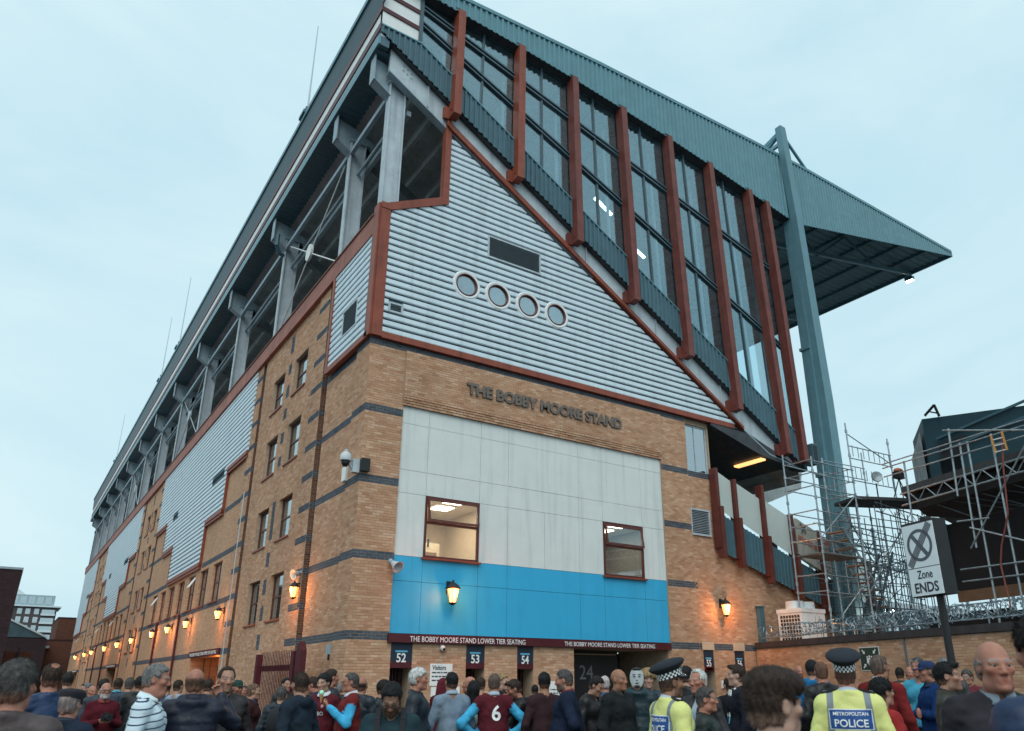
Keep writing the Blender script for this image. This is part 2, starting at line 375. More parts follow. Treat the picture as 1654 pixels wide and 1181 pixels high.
def brick_boxes(mb, lst, O, U, N, proud=.006, rnd=None):
    O, U, N = Vector(O), Vector(U), Vector(N)
    for (u, wd, z, _) in lst:
        pr = proud*(.6+.8*random.random())
        a, b = O+U*u+Vector((0,0,z)), O+U*(u+wd)+Vector((0,0,z)); h = Vector((0,0,BH)); n = N*pr; back = -N*.004
        mb.add([a+back, b+back, b+h+back, a+h+back, a+n, b+n, b+h+n, a+h+n], [(4,5,6,7),(0,1,5,4),(1,2,6,5),(2,3,7,6),(3,0,4,7)])
_UB = {}
def brick_parts(lst, O, U, N, parent, material, name='brick'):
    """single bricks as objects that share one mesh per length"""
    O, U, N = Vector(O), Vector(U), Vector(N); off = OFF.get(parent.name, Vector((0,0,0)))
    for (u, wd, z, _) in lst:
        key = (round(wd, 3), tuple(round(c, 3) for c in (*U, *N)), material.name)
        if key not in _UB:
            mb = MB(); a = Vector((0,0,0)); b = U*wd; h = Vector((0,0,BH)); n = N*.006; back = -N*.004; c = .004
            ih = Vector((0,0,c)); iu = U*c
            mb.add([a+back, b+back, b+h+back, a+h+back, a+n*.5, b+n*.5, b+h+n*.5, a+h+n*.5, a+n+iu+ih, b+n-iu+ih, b+h+n-iu-ih, a+h+n+iu-ih],
                   [(8,9,10,11),(4,5,9,8),(5,6,10,9),(6,7,11,10),(7,4,8,11),(0,1,5,4),(1,2,6,5),(2,3,7,6),(3,0,4,7)])
            me = mb.mesh(name, (0,0,0)); me.materials.append(material); _UB[key] = me
        o = bpy.data.objects.new(name, _UB[key]); COL.objects.link(o); o.parent = parent
        o.location = O+U*u+Vector((0,0,z))+N*random.uniform(-.001, .0035)-off
# ================================================================== ground
g = MB(); g.add([(-900,-900,0),(900,-900,0),(900,1200,0),(-900,1200,0)], [(0,1,2,3)])
tag(g.build('ground', M_ASPH), kind='structure')
pv = MB().box(-1.6, 13.0, -1.6, 0.0, 0.004, .11); pv.box(-1.6, 0.0, 0.0, 96, 0.004, .11)
tag(pv.build('pavement', mat('paving', (.20,.20,.19), .9, var=.2, scale=3, bump=.2, bscale=60)), kind='structure')

# ================================================================== the stand
stand = thing('stadium_stand', 'tall brick football stand with silver cladding, raking glazed end and overhanging teal roof', 'stand', (0,0,0))
UX, UY, NX, NY = (1,0,0), (0,1,0), (-1,0,0), (0,-1,0)
ENDY = 96.0
BANDS = [(z, z+.225) for z in (2.70, 4.80, 6.90, 9.00, 11.10)]
lerp = lambda x, P: float(np.interp(x, [p[0] for p in P], [p[1] for p in P]))
FT = [(-.66,25.0),(2.54,25.49),(8.77,26.0),(18.36,26.48),(22.0,26.62),(36.5,26.66)]
FB = [(-.66,24.80),(1.27,24.75),(4.5,24.62),(7.6,24.42),(12.29,24.00),(15.16,23.64),(20.9,22.80),(36.5,26.33)]
ft = lambda x: lerp(x, FT); fb = lambda x: lerp(x, FB)

# ---------------------------------------------------------------- front brickwork (plane y = 0)
PX0, PX1, PZ0, PZ1 = 1.17, 11.47, 2.885, 9.39
OPEN = [(1.25,1.88), (3.53,4.14), (5.24,5.82)]; GATE = (7.32, 11.30)
front_holes = [(PX0, PX1, 2.64, PZ1, .14)] + [(a, b, -1, 2.64, .9) for a, b in OPEN] + [(*GATE, -1, 2.64, 2.6)]
wl = MB(); sheet(wl, (0,0,0), UX, NY, 0, 12.85, 0, 11.33, front_holes)
wl.add([(12.85,0,0),(12.85,.1,0),(12.85,.1,11.33),(12.85,0,11.33)], [(0,1,2,3)])
fw_ = wl.build('brick_wall', M_MORTAR, stand)
lst = bricks(0, 12.85, 0, 11.33, front_holes, BANDS)
lst = [b for b in lst if not (PX0-.02 < b[0] < PX1-.02 and 2.6 < b[2] < 11.08 and b[2] > 9.3)]
eng = [b for b in lst if b[3]]; yel = [b for b in lst if not b[3]]
# the bricks that show largest (lowest, next to the turnstiles) are single parts, the rest one part
near = sorted(yel, key=lambda b: abs(b[2]-2.2)+.05*b[0])[:150]
near_e = sorted(eng, key=lambda b: b[2])[:60]
ns = set(map(id, near)) | set(map(id, near_e))
brick_parts(near, (0,0,0), UX, NY, fw_, M_BRICK1); brick_parts(near_e, (0,0,0), UX, NY, fw_, M_ENG1)
mb = MB(); brick_boxes(mb, [b for b in yel if id(b) not in ns], (0,0,0), UX, NY); mb.build('brickwork', M_BRICK, stand, kind='stuff', fix=False)
mb = MB(); brick_boxes(mb, [b for b in eng if id(b) not in ns], (0,0,0), UX, NY); mb.build('dark_brickwork', M_ENG, stand, kind='stuff', fix=False)
# wall over the panel, corbelled out in stepped courses
cb = MB(); cb.box(PX0-.03, PX1+.03, -.075, .02, 9.70, 11.10)
for i in range(4): cb.box(PX0-.03, PX1+.03, -.015-.018*i, .05, 9.405+.075*i, 9.405+.075*i+.074)
cbo = cb.build('corbelled_wall', M_MORTAR, stand)
lst = bricks(PX0-.03, PX1+.03, 9.70, 11.09, [], [])
mb = MB(); brick_boxes(mb, lst, (0,-.075,0), UX, NY)
for i in range(4): brick_boxes(mb, bricks(PX0-.03, PX1+.03, 9.40+.075*i, 9.40+.075*(i+1), [], []), (0,-.019-.018*i,0), UX, NY, .012)
mb.build('brickwork', M_BRICK, stand, kind='stuff', fix=False)

# ---------------------------------------------------------------- recessed panel wall of white and blue boards with its two windows
back = MB(); WINS = [(2.07,3.87,4.97,6.76), (8.67,10.45,4.95,6.74)]
sheet(back, (0,.10,0), UX, NY, PX0, PX1, 2.66, PZ1, [(*w_, .02) for w_ in WINS])
pw = back.build('panel_wall', mat('panel_backing', (.05,.055,.06), .9, var=.1), stand)
xs = [PX0, 2.07, 3.87, 4.89, 7.66, 8.67, 10.45, PX1]; zs = [PZ0, 4.28, 4.97, 6.76, 7.44, 8.85, PZ1]
for i in range(7):
    for j in range(6):
        if (i, j) in ((1,2), (5,2)): continue
        cells = [(xs[i], xs[i+1])] if (i, j) != (3, 2) else [(xs[3], 6.28), (6.28, xs[4])]
        for a, b in cells:
            p = MB().box(a+.005, b-.005, .055+random.uniform(-.002,.002), .097, zs[j]+.005, zs[j+1]-.005)
            po_ = p.build('panel', M_BLUEP if j < 2 else M_WHITEP, pw)
            fx = MB(); q_ = .035
            for u in (a+q_+.02, b-q_-.02):
                for v in np.linspace(zs[j]+.06, zs[j+1]-.06, 2 if zs[j+1]-zs[j] < .8 else 4): fx.lathe([(.009,0),(.007,.004)], (u,.055,v), 6, (0,-1,0))
            fx.build('fixings', M_STEEL, po_, kind='stuff')
M_ROOM = mat('office_wall', (.62,.50,.36), .8, var=.06)
M_CEIL = mat('office_ceiling', (.75,.68,.58), .8, var=.04)
M_TUBE = mat('ceiling_light_panel', (1,.95,.85), .5, var=0, emit=(1,.9,.72), es=5)
M_BLIND = mat('window_blind', (.70,.58,.42), .7, var=.1, scale=1, aniso=(1,1,60))
for k, (a, b, c, d) in enumerate(WINS):
    fr = MB(); t = .065; zt = c+.98
    for q in ((a,a+t,c,d),(b-t,b,c,d),(a+t,b-t,c,c+t),(a+t,b-t,d-t,d),(a+t,b-t,zt,zt+.07)): fr.box(q[0],q[1],.03,.11,q[2],q[3])
    f = fr.build('window', M_WFRAME, stand)
    MB().box(a-.06, b+.06, -.05, .055, c-.05, c-.002).build('sill', M_RED, f)
    MB().box(a+t, b-t, .07, .076, c+t, zt).build('pane', M_GLASSC, f)
    # top-hung sash pushed open at the bottom
    sa = MB(); o_ = Vector(((a+b)/2, .03, d-t)); dn = Vector((0,-.17,-1)).normalized(); hh = (d-t-zt-.05)
    nn = Vector((1,0,0)).cross(dn)
    for s_ in (-1, 1): sa.obox(o_+Vector((s_*((b-a)/2-t-.03),0,0))+dn*hh/2, (1,0,0), dn, nn, .03, hh/2, .022)
    for q in (.03, hh-.03): sa.obox(o_+dn*q, (1,0,0), dn, nn, (b-a)/2-t-.06, .03, .022)
    so_ = sa.build('open_sash', M_WFRAME, f)
    MB().obox(o_+dn*hh/2, (1,0,0), dn, nn, (b-a)/2-t-.06, hh/2-.06, .003).build('pane', M_GLASSC, f)
    rm = MB(); y0, y1 = .13, 3.6; x0, x1 = a-.5, b+.7; z0, z1 = c-.6, d+.12
    rm.add([(x0,y1,z0),(x1,y1,z0),(x1,y1,z1),(x0,y1,z1),(x0,y0,z0),(x1,y0,z0),(x1,y0,z1),(x0,y0,z1)], [(0,1,2,3),(0,3,7,4),(1,5,6,2),(0,4,5,1)])
    rm.build('room', M_ROOM if k == 0 else mat('office_wall_grey', (.25,.25,.24), .8), stand, fix=False)
    MB().add([(x0,y0,z1),(x1,y0,z1),(x1,y1,z1),(x0,y1,z1)], [(0,1,2,3)]).build('room_ceiling', M_CEIL, stand, fix=False)
    for (lx, ly) in ((a+.15,.55),(b-.45,.75),(a+.25,1.55),(b-.4,1.75)): MB().box(lx-.3, lx+.3, ly-.28, ly+.28, z1-.03, z1-.008).build('ceiling_light', M_TUBE, stand)
    if k == 0:
        bl = MB(); bl.box(a+.55, b-.1, 2.4, 2.42, c-.3, d-.9)
        bl.build('blind', M_BLIND, stand); MB().box(a+1.05, a+1.5, 2.2, 2.25, c-.5, c+.55).build('door', mat('brown_door', (.26,.16,.09), .6), stand)
        MB().box(a+1.25, a+1.3, 2.36, 2.39, c+.75, c+1.0).build('notice', M_BLACK, stand)
    ll = bpy.data.lights.new('office_light', 'AREA'); ll.energy = 42 if k == 0 else 20; ll.color = (1,.86,.66); ll.size = 1.2
    lo = bpy.data.objects.new('office_light', ll); link(lo, stand); lo.location = ((a+b)/2, 1.6, z1-.06)

# raised letters
LT = 'THE BOBBY MOORE STAND'
lo_ = text_obj(LT, 'raised_lettering', M_LETTER, stand, (3.22,-.10,10.17), UX, (0,0,1), .5, depth=.035, fit=6.33, offset=.022)
# ---------------------------------------------------------------- fascia sign over the turnstiles
sg = MB().box(1.12, 11.38, -.10, .10, 2.645, 2.872).build('fascia_board', M_MAROON, stand)
text_obj('THE BOBBY MOORE STAND LOWER TIER SEATING', 'lettering', M_TXTW, sg, (1.74,-.104,2.678), UX, (0,0,1), .2, fit=3.72)
text_obj('THE BOBBY MOORE STAND LOWER TIER SEATING', 'lettering', M_TXTW, sg, (6.9,-.104,2.684), UX, (0,0,1), .18, fit=3.72)
M_NAVY = mat('navy_sign', (.018,.028,.05), .5, var=.1); M_SKYB = mat('sky_blue_strip', (.12,.42,.62), .5, var=0)
def turnstile(a, b, num, zt=2.64, y0=0.0, extra=False):
    bx = MB().box(a+.003, b-.003, y0+.02, y0+.06, 2.0, zt-.005).build('number_board', M_NAVY, stand)
    MB().box(a+.003, b-.003, y0+.012, y0+.018, 2.0, 2.16).build('lower_strip', M_MAROON, bx)
    m_ = (a+b)/2; wd = (b-a)
    MB().box(m_-wd*.28, m_+wd*.28, y0+.012, y0+.018, 2.40, 2.445).build('blue_strip', M_SKYB, bx)
    text_obj(num, 'number', M_TXTW, bx, (m_-wd*.22,y0+.008,2.15), UX, (0,0,1), .32, fit=wd*.44, offset=.006)
    if extra: MB().box(m_-wd*.34, m_+wd*.34, y0+.012, y0+.018, 2.02, 2.09).build('white_plate', M_WHITE, bx)
    d_ = MB().box(a, b, y0+.75, y0+.8, 0.01, 2.02).build('turnstile_door', M_BLACK, stand)
    for i in range(7): MB().box(a+.05+i*(b-a-.1)/6-.012, a+.05+i*(b-a-.1)/6+.012, y0+.5, y0+.53, .1, 1.98).build('bar', M_MAROON, d_)
for (a, b), n_ in zip(OPEN, ('52','53','54')): turnstile(a, b, n_)
gd = MB().box(GATE[0], 9.7, .75, .8, .02, 2.6).build('gate_door', M_BLACK, stand)
text_obj('24', 'number', mat('faded_grey_paint', (.16,.17,.18), .7), gd, (8.1,.745,1.72), UX, (0,0,1), .62, fit=.55)
MB().box(GATE[0]+.05, 9.6, .70, .74, 2.47, 2.50).build('door_rail', mat('pale_rail', (.35,.26,.17), .6), gd)
MB().box(9.7, GATE[1], 2.55, 2.6, .02, 2.6).build('gate_door', M_BLACK, stand)

# ---------------------------------------------------------------- wall to the right of the panel (plane y = .1) with raking top
RY = .10; rake = lambda x: 6.42-(x-14.2)*.297
def keepR(zc, iv):
    xr = 14.2 if zc > 6.42 else 14.2+(6.42-zc)/.297
    return [(iv[0], min(iv[1], xr))] if iv[0] < xr else []
RH = [(13.08,13.60,-1,2.70),(14.67,15.20,-1,2.70),(12.87,13.90,6.75,7.75),(13.05,13.65,2.7,2.99),(14.64,15.24,2.7,2.99),(12.87,14.12,9.2,11.1)]
rw = MB(); sheet(rw, (0,RY,0), UX, NY, 12.85, 14.2, 0, 11.33, [(a,b,c,d,.5) for a,b,c,d in RH if b < 14.3])
sheet(rw, (0,RY,0), UX, NY, 14.2, 16.2, 0, 4.0, [(14.67,15.20,-1,2.70,.6)])
xs_ = [14.2, 16.2, 18.2, 20.2, 22.2, 24.2]
for a, b in zip(xs_[:-1], xs_[1:]):
    z0 = 4.0 if a < 16 else 0
    rw.add([(a,RY,z0),(b,RY,z0 if b < 16.3 else 0 if a >= 16.2 else z0),(b,RY,rake(b)),(a,RY,rake(a))], [(0,1,2,3)])
rw.add([(14.2,RY,6.42),(14.2,RY+1,6.42),(14.2,RY+1,11.3),(14.2,RY,11.3)], [(0,1,2,3)])
rw.build('brick_wall', M_MORTAR, stand)
lst = bricks(12.85, 24.0, 0, 9.2, RH, BANDS, keep=keepR)
lst = [(u,w_,z,bd and (z < 2.95 and u < 16.1 or u < 14.2 and z > 8.9 or u < 12.9)) for u,w_,z,bd in lst]
mb = MB(); brick_boxes(mb, [b for b in lst if not b[3]], (0,RY,0), UX, NY); mb.build('brickwork', M_BRICK, stand, kind='stuff', fix=False)
mb = MB(); brick_boxes(mb, [b for b in lst if b[3]], (0,RY,0), UX, NY); mb.build('dark_brickwork', M_ENG, stand, kind='stuff', fix=False)
M_CREAM = mat('cream_lintel', (.55,.43,.30), .8, var=.08)
for a, b in ((13.05,13.65),(14.64,15.24)): MB().box(a, b, RY-.012, RY+.1, 2.70, 2.985).build('lintel', M_CREAM, stand)
turnstile(13.08, 13.60, '55', 2.70, RY, True); turnstile(14.67, 15.20, '56', 2.70, RY)
# louvre and corner window of the right-hand wall
def louvre(a, b, c, d, plane, axis, n, mf, ms, parent=stand, depth=.08, fw=.06):
    f = MB(); s_ = []
    def bx(m_, p, q, r, t, e0, e1):
        if axis == 'y': m_.box(p, q, plane+e0, plane+e1, r, t)
        else: m_.box(plane+e0, plane+e1, p, q, r, t)
    bx(f, a, a+fw, c, d, -.05, depth); bx(f, b-fw, b, c, d, -.05, depth); bx(f, a+fw, b-fw, c, c+fw, -.05, depth); bx(f, a+fw, b-fw, d-fw, d, -.05, depth)
    fo = f.build('vent', mf, parent)
    bk = MB(); bx(bk, a+fw, b-fw, c+fw, d-fw, depth-.01, depth); bk.build('backing', M_BLACK, fo)
    h = (d-c-2*fw)/n
    for i in range(n):
        z = c+fw+h*i; m_ = MB()
        e = h*.75
        if axis == 'y': m_.add([(a+fw,plane-.03,z),(b-fw,plane-.03,z),(b-fw,plane+depth-.02,z+e),(a+fw,plane+depth-.02,z+e),(a+fw,plane-.03,z+.008),(b-fw,plane-.03,z+.008),(b-fw,plane+depth-.02,z+e+.008),(a+fw,plane+depth-.02,z+e+.008)], [(0,1,2,3),(4,5,6,7),(0,1,5,4),(2,3,7,6),(0,3,7,4),(1,2,6,5)])
        else: m_.add([(plane-.03,a+fw,z),(plane-.03,b-fw,z),(plane+depth-.02,b-fw,z+e),(plane+depth-.02,a+fw,z+e),(plane-.03,a+fw,z+.008),(plane-.03,b-fw,z+.008),(plane+depth-.02,b-fw,z+e+.008),(plane+depth-.02,a+fw,z+e+.008)], [(0,1,2,3),(4,5,6,7),(0,1,5,4),(2,3,7,6),(0,3,7,4),(1,2,6,5)])
        m_.build('slat', ms, fo)
    return fo
louvre(12.87, 13.90, 6.75, 7.75, RY-.02, 'y', 14, M_STEELL, M_STEELL)
wn = MB()
for q in ((12.87,12.93,9.2,11.1),(14.06,14.12,9.2,11.1),(12.93,14.06,9.2,9.25),(12.93,14.06,11.04,11.1),(13.46,13.50,9.25,11.04)): wn.box(q[0],q[1],RY+.06,RY+.12,q[2],q[3])
wn = wn.build('window', M_STEELL, stand); MB().box(12.93, 14.06, RY+.085, RY+.092, 9.25, 11.04).build('pane', M_GLASSW, wn)
MB().tube((12.95,.6,9.9),(14.0,.9,9.55),.03).tube((13.6,.7,9.3),(13.62,.7,10.9),.02).build('pipe', M_WHITE, stand)
MB().box(12.87, 14.12, 1.2, 1.3, 9.2, 11.1).build('inner_wall', M_TEALD, stand)

# ---------------------------------------------------------------- silver cladding of the end, plank by plank
PITCH = .235; CY = -.06
def plank(parent, O, U, N, u0a, u1a, u0b, u1b, z, pitch=PITCH, m=M_SILVER):
    """one sheet rib: its lower edge stands proud, the dark backing colour deepens the shadow line beneath"""
    O, U, N = Vector(O), Vector(U), Vector(N); Z = Vector((0,0,1)); mb = MB()
    prof = [(0,.0),(.006,.062),(.03,.070),(pitch*.68,.064),(pitch*.755,.004),(pitch*.755,0)]
    vs = []
    for k in (0, 1):
        for (h, d) in prof:
            t = h/pitch; u = (u0a*(1-t)+u0b*t) if k == 0 else (u1a*(1-t)+u1b*t)
            vs.append(O+U*u+Z*(z+h)+N*d)
    n = len(prof)
    mb.add(vs, [(i,i+1,n+i+1,n+i) for i in range(n-1)]+[tuple(range(n)), tuple(range(2*n-1,n-1,-1))])
    return mb.build('cladding_plank', m, parent)
fc = MB(); fc.add([(.1,CY+.02,11.35),(15.9,CY+.02,11.35),(15.72,CY+.02,11.45),(2.1,CY+.02,19.9),(2.1,CY+.02,16.85),(.1,CY+.02,15.8)], [(0,1,2,3,4,5)])
M_GROOVE = mat('shaded_groove', (.060,.10,.125), .6, var=.15, scale=3)  # dark backing colour strengthens the shadow between the ribs
fco = fc.build('cladding', M_GROOVE, stand, fix=False)
PORT = [(3.08,13.94),(4.29,13.91),(5.50,13.90),(6.71,13.89)]
Lb = lambda z: .27 if z < 15.7 else (.27+(z-15.7)*1.72 if z < 16.72 else 2.27)
Rb = lambda z: (20.88-z)/.6
z = 11.50
while z < 19.4:
    zc = z+PITCH/2; iv = [(Lb(z), Rb(z))]
    for hx0, hx1, hz0, hz1 in ((3.83,6.02,15.26,16.12),(.42,.90,12.20,12.54)):
        if hz0-.02 < zc < hz1+.02: iv = minus(iv, hx0, hx1)
    for (cx, cz) in PORT:
        q = .43**2-(zc-cz)**2
        if q > 0: iv = minus(iv, cx-math.sqrt(q), cx+math.sqrt(q))
    for i, (a, b) in enumerate(iv):
        last = abs(b-Rb(z)) < 1e-6
        plank(fco, (0,CY,0), UX, NY, a, b, (Lb(z+PITCH) if abs(a-Lb(z)) < 1e-6 else a), (Rb(z+PITCH) if last else b), z)
    z += PITCH
louvre(3.83, 6.02, 15.26, 16.12, CY-.04, 'y', 17, M_STEELL, mat('louvre_grey', (.17,.225,.25), .5, var=.1))
louvre(.42, .90, 12.20, 12.54, CY-.04, 'y', 4, M_STEELL, M_STEEL)
M_LAMPW = mat('fluorescent_tube', (1,1,1), .4, var=0, emit=(.95,.97,1), es=5)
M_PORT = glass_mat('porthole_glass', (.9,.95,.96), .22, .02, .06, .3)
for k, (cx, cz) in enumerate(PORT):
    p = MB(); n = 32
    prof = [(.40,-.02),(.52,-.02),(.52,.05),(.47,.085),(.40,.07)]
    vs = []; 
    for r_, h in prof: vs += [(cx+r_*math.cos(2*math.pi*i/n), CY-h, cz+r_*math.sin(2*math.pi*i/n)) for i in range(n)]
    p.add(vs, [(j*n+i, j*n+(i+1) % n, ((j+1) % 5)*n+(i+1) % n, ((j+1) % 5)*n+i) for j in range(5) for i in range(n)])
    po = p.build('porthole', M_WHITE, stand, smooth=False)
    p = MB(); vs = []; prof = [(.345,-.03),(.405,-.03),(.405,.08),(.37,.09),(.345,.06)]
    for r_, h in prof: vs += [(cx+r_*math.cos(2*math.pi*i/n), CY-h, cz+r_*math.sin(2*math.pi*i/n)) for i in range(n)]
    p.add(vs, [(j*n+i, j*n+(i+1) % n, ((j+1) % 5)*n+(i+1) % n, ((j+1) % 5)*n+i) for j in range(5) for i in range(n)])
    p.build('rim', M_WFRAME, po)
    MB().lathe([(.35,0),(.35,.01)], (cx,CY-.02,cz), 32, (0,1,0)).build('pane', M_PORT, po)
    c_ = MB(); c_.add([(cx+.42*math.cos(2*math.pi*i/n), CY+.0, cz+.42*math.sin(2*math.pi*i/n)) for i in range(n)]+[(cx+.42*math.cos(2*math.pi*i/n), CY+.7, cz+.42*math.sin(2*math.pi*i/n)) for i in range(n)], [(i,(i+1)%n,n+(i+1)%n,n+i) for i in range(n)]+[tuple(range(n,2*n))])
    c_.build('lining', mat('porthole_room', (.72,.76,.77), .8, var=.12, scale=2), po, fix=False)
    pl_ = bpy.data.lights.new('porthole_light', 'POINT'); pl_.energy = 4.5; pl_.color = (.95,1,1); pl_.shadow_soft_size = .08; plo = bpy.data.objects.new('porthole_light', pl_); link(plo, po); plo.location = (cx, CY+.42, cz+.2)
    lm = MB()
    if k == 1: lm.bar((cx-.14,CY+.30,cz-.12),(cx+.13,CY+.30,cz+.16),.07,.05)
    else: lm.bar((cx-.05,CY+.6,cz-.25),(cx+.06,CY+.6,cz-.24),.03,.02)
    lm.build('tube_light', M_LAMPW, po)
# red trims of the end cladding
T0, T1 = CY-.09, CY+.05
tr = MB(); tr.box(-.05, .27, T0, .1, 11.33, 15.72); tr.build('corner_trim', M_RED, stand)
MB().box(.27, 15.55, T0+.01, T1, 11.30, 11.50).build('lower_trim', M_RED, stand)
tr = MB(); tr.prism([(-.05,15.72),(.27,15.72),(2.27,16.72),(2.27,16.92),(2.05,16.92),(.12,15.93),(-.05,15.93)], 'y', T0-.02, .12); tr.build('upper_trim', M_RED, stand)
MB().box(2.05, 2.27, T0-.01, .1, 16.92, 19.86).build('upright_trim', M_RED, stand)
MB().prism([(2.05,19.86),(2.27,19.68),(15.75,11.50),(16.0,11.30),(16.0,11.46),(2.05,20.06)], 'y', T0-.10, T1).build('raking_trim', M_RED, stand)

# ---------------------------------------------------------------- raking beam, corrugated apron, fins and glazing
zb = lambda x: 21.06-.6*x
bm_ = MB(); bm_.prism([(-.15,21.15),(15.85,zb(15.85)),(17.6,10.6),(19.6,10.25),(19.6,11.0),(18.8,11.6),(-.15,22.2)], 'y', -.10, .02)
bmo = bm_.build('raking_beam', M_STEELL, stand)
MB().prism([(-.15,21.15),(15.85,zb(15.85)),(17.6,10.6),(19.6,10.25),(19.6,10.19),(17.6,10.54),(15.85,zb(15.85)-.06),(-.15,21.09)], 'y', -.13, .16).build('bottom_flange', M_STEEL, bmo)
for i in range(5):
    x = 1.3+i*3.4
    MB().box(x-.02, x+.02, -.16, -.10, zb(x)+.03, zb(x)+1.1).build('stiffener', M_STEELL, bmo)
for x in (.35, .5, .65):
    for dz in (.55, .75, .95): MB().tube((x,-.10,zb(x)+dz),(x,-.125,zb(x)+dz),.03,6).build('bolt', M_STEEL, bmo)
def corr(mb, x0, x1, zlo, zhi, Y, pitch=.25, dep=.05, axis='y', sgn=1):
    n = max(1, round((x1-x0)/pitch)); p = (x1-x0)/n
    pts = []
    for i in range(n):
        a = x0+i*p; pts += [(a, 0), (a+p*.12, dep), (a+p*.45, dep), (a+p*.57, 0)]
    pts.append((x1, 0))
    vs = []; 
    for (x, d) in pts:
        for z_ in (zlo(x), zhi(x)): vs.append((x, Y-d*sgn, z_) if axis == 'y' else (Y-d*sgn, x, z_))
    mb.add(vs, [(2*i, 2*i+2, 2*i+3, 2*i+1) for i in range(len(pts)-1)])
    return mb
AY = -.32      # apron plane; the glass stands at -.22, the fins reach out to -.66
bt = lambda x: 22.63 if x < .84 else 23.13-.592*x
bb = lambda x: 21.97-.6*x
FINX = [2.20, 4.83, 7.47, 10.15, 12.86, 15.45, 18.25, 19.35]      # foot of each fin
FINT = [2.24, 4.86, 7.38, 9.90, 12.51, 15.01, 17.58, 18.79]       # head of each fin
FINB = [20.05, 18.54, 16.87, 15.25, 13.61, 11.91, 10.52, 10.34]
AEND = 19.75
edges = [-.64]+FINX+[AEND]
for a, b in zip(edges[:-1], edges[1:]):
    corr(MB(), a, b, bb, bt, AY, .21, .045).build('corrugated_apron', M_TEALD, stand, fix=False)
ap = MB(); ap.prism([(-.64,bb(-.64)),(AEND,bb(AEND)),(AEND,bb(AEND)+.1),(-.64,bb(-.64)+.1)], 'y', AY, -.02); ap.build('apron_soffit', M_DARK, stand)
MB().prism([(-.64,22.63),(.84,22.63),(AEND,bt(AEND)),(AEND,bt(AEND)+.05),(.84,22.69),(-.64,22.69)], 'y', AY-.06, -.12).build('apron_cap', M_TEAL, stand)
for i, (x, xt, zb_) in enumerate(zip(FINX, FINT, FINB)):
    zt = fb(xt)+.14; hw = .145; mf = M_FIN if i > 1 else M_RED
    prof = [(-.66,zb_+.06),(-.26,zb_+.02),(-.26,zt-.15),(-.42,zt),(-.66,zt-.06)]
    sx = lambda z: x+(xt-x)*(z-zb_)/(zt-zb_)
    vs = [(sx(z)-hw, y, z) for y, z in prof]+[(sx(z)+hw, y, z) for y, z in prof]
    f = MB().add(vs, [(4,3,2,1,0),(5,6,7,8,9)]+[(k, (k+1) % 5, 5+(k+1) % 5, 5+k) for k in range(5)]).build('fin', mf, stand)
    k_ = MB(); k_.prism([(-.27,zb_+.52),(-.05,zb_+.50),(-.05,zb_+.14),(-.27,zb_+.02)], 'x', x-.30, x+.02); k_.build('bracket', mf, f)
    MB().tube((x-.10,-.5,zb_+.25),(x-.19,-.5,zb_+.25),.03,8).build('bolt', M_FIN, f)
    MB().tube((xt-.24,-.60,fb(xt)+.12),(xt-.05,-.60,fb(xt)+.12),.025,6).build('fixing', M_TEAL, f)
    MB().bar((x-.02,.75,bt(x)-1.2),(xt-.02,.75,fb(xt)),.09,.09).build('inner_column', M_STEELL, stand)
r1 = lambda x: 24.07-(x-2.09)*.2574; r2 = lambda x: 23.12-(x-2.10)*.432
gt = lambda x: fb(x)+.02
GY = -.22
colt = [.80, FINT[0], 3.38, FINT[1], 6.00, FINT[2], 8.55, FINT[3], 11.10, FINT[4], 13.65, FINT[5], 16.15, FINT[6], 18.15, FINT[7]]
def skew(xt):        # the glazing bars follow the slight lean of the fins
    return xt+float(np.interp(xt, FINT, [b-t for b, t in zip(FINX, FINT)]))
def barx(xt, z):
    xb = skew(xt); zt, zb_ = fb(xt), bt(xb)-.3
    return xt+(xb-xt)*(zt-z)/max(.5, zt-zb_)
def corner(xt, ln):  # where the glazing bar starting at xt meets the sloping line ln
    x = xt
    for _ in range(4): x = barx(xt, ln(x))
    return x, ln(x)
gz = MB()
for x in colt:
    w_ = .07 if x in FINT else .04; q = [corner(x, lambda t: bt(t)-.05), corner(x, gt)]
    gz.add([(q[0][0]-w_,GY-.05,q[0][1]),(q[0][0]+w_,GY-.05,q[0][1]),(q[1][0]+w_,GY-.05,q[1][1]),(q[1][0]-w_,GY-.05,q[1][1]),(q[0][0]-w_,GY+.06,q[0][1]),(q[0][0]+w_,GY+.06,q[0][1]),(q[1][0]+w_,GY+.06,q[1][1]),(q[1][0]-w_,GY+.06,q[1][1])], [(0,1,2,3),(4,5,6,7),(0,1,5,4),(1,2,6,5),(2,3,7,6),(3,0,4,7)])
    gz.build('mullion', M_MULL, stand); gz = MB()
for a, b in zip(colt[:-1], colt[1:]):
    lines = [lambda x: bt(x)+.03, r2, r1, gt]
    for lo, hi in zip(lines[:-1], lines[1:]):
        A0, A1, B0, B1 = corner(a, lo), corner(a, hi), corner(b, lo), corner(b, hi)
        if min(A1[1]-A0[1], B1[1]-B0[1]) < .06: continue
        MB().prism([(A0[0]+.03,A0[1]+.03),(B0[0]-.03,B0[1]+.03),(B1[0]-.03,B1[1]-.03),(A1[0]+.03,A1[1]-.03)], 'y', GY, GY+.012).build('glass_pane', M_GLASS, stand)
    for ln in (r1, r2):
        t_ = MB(); p, q = corner(a, ln), corner(b, ln)
        if q[1] < bt(q[0])+.05: continue
        for o_, th in ((.09,.035),(-.09,.035)):
            t_.prism([(p[0],p[1]+o_-th),(q[0],q[1]+o_-th),(q[0],q[1]+o_+th),(p[0],p[1]+o_+th)], 'y', GY-.09, GY+.05)
        t_.build('transom', M_MULL, stand)
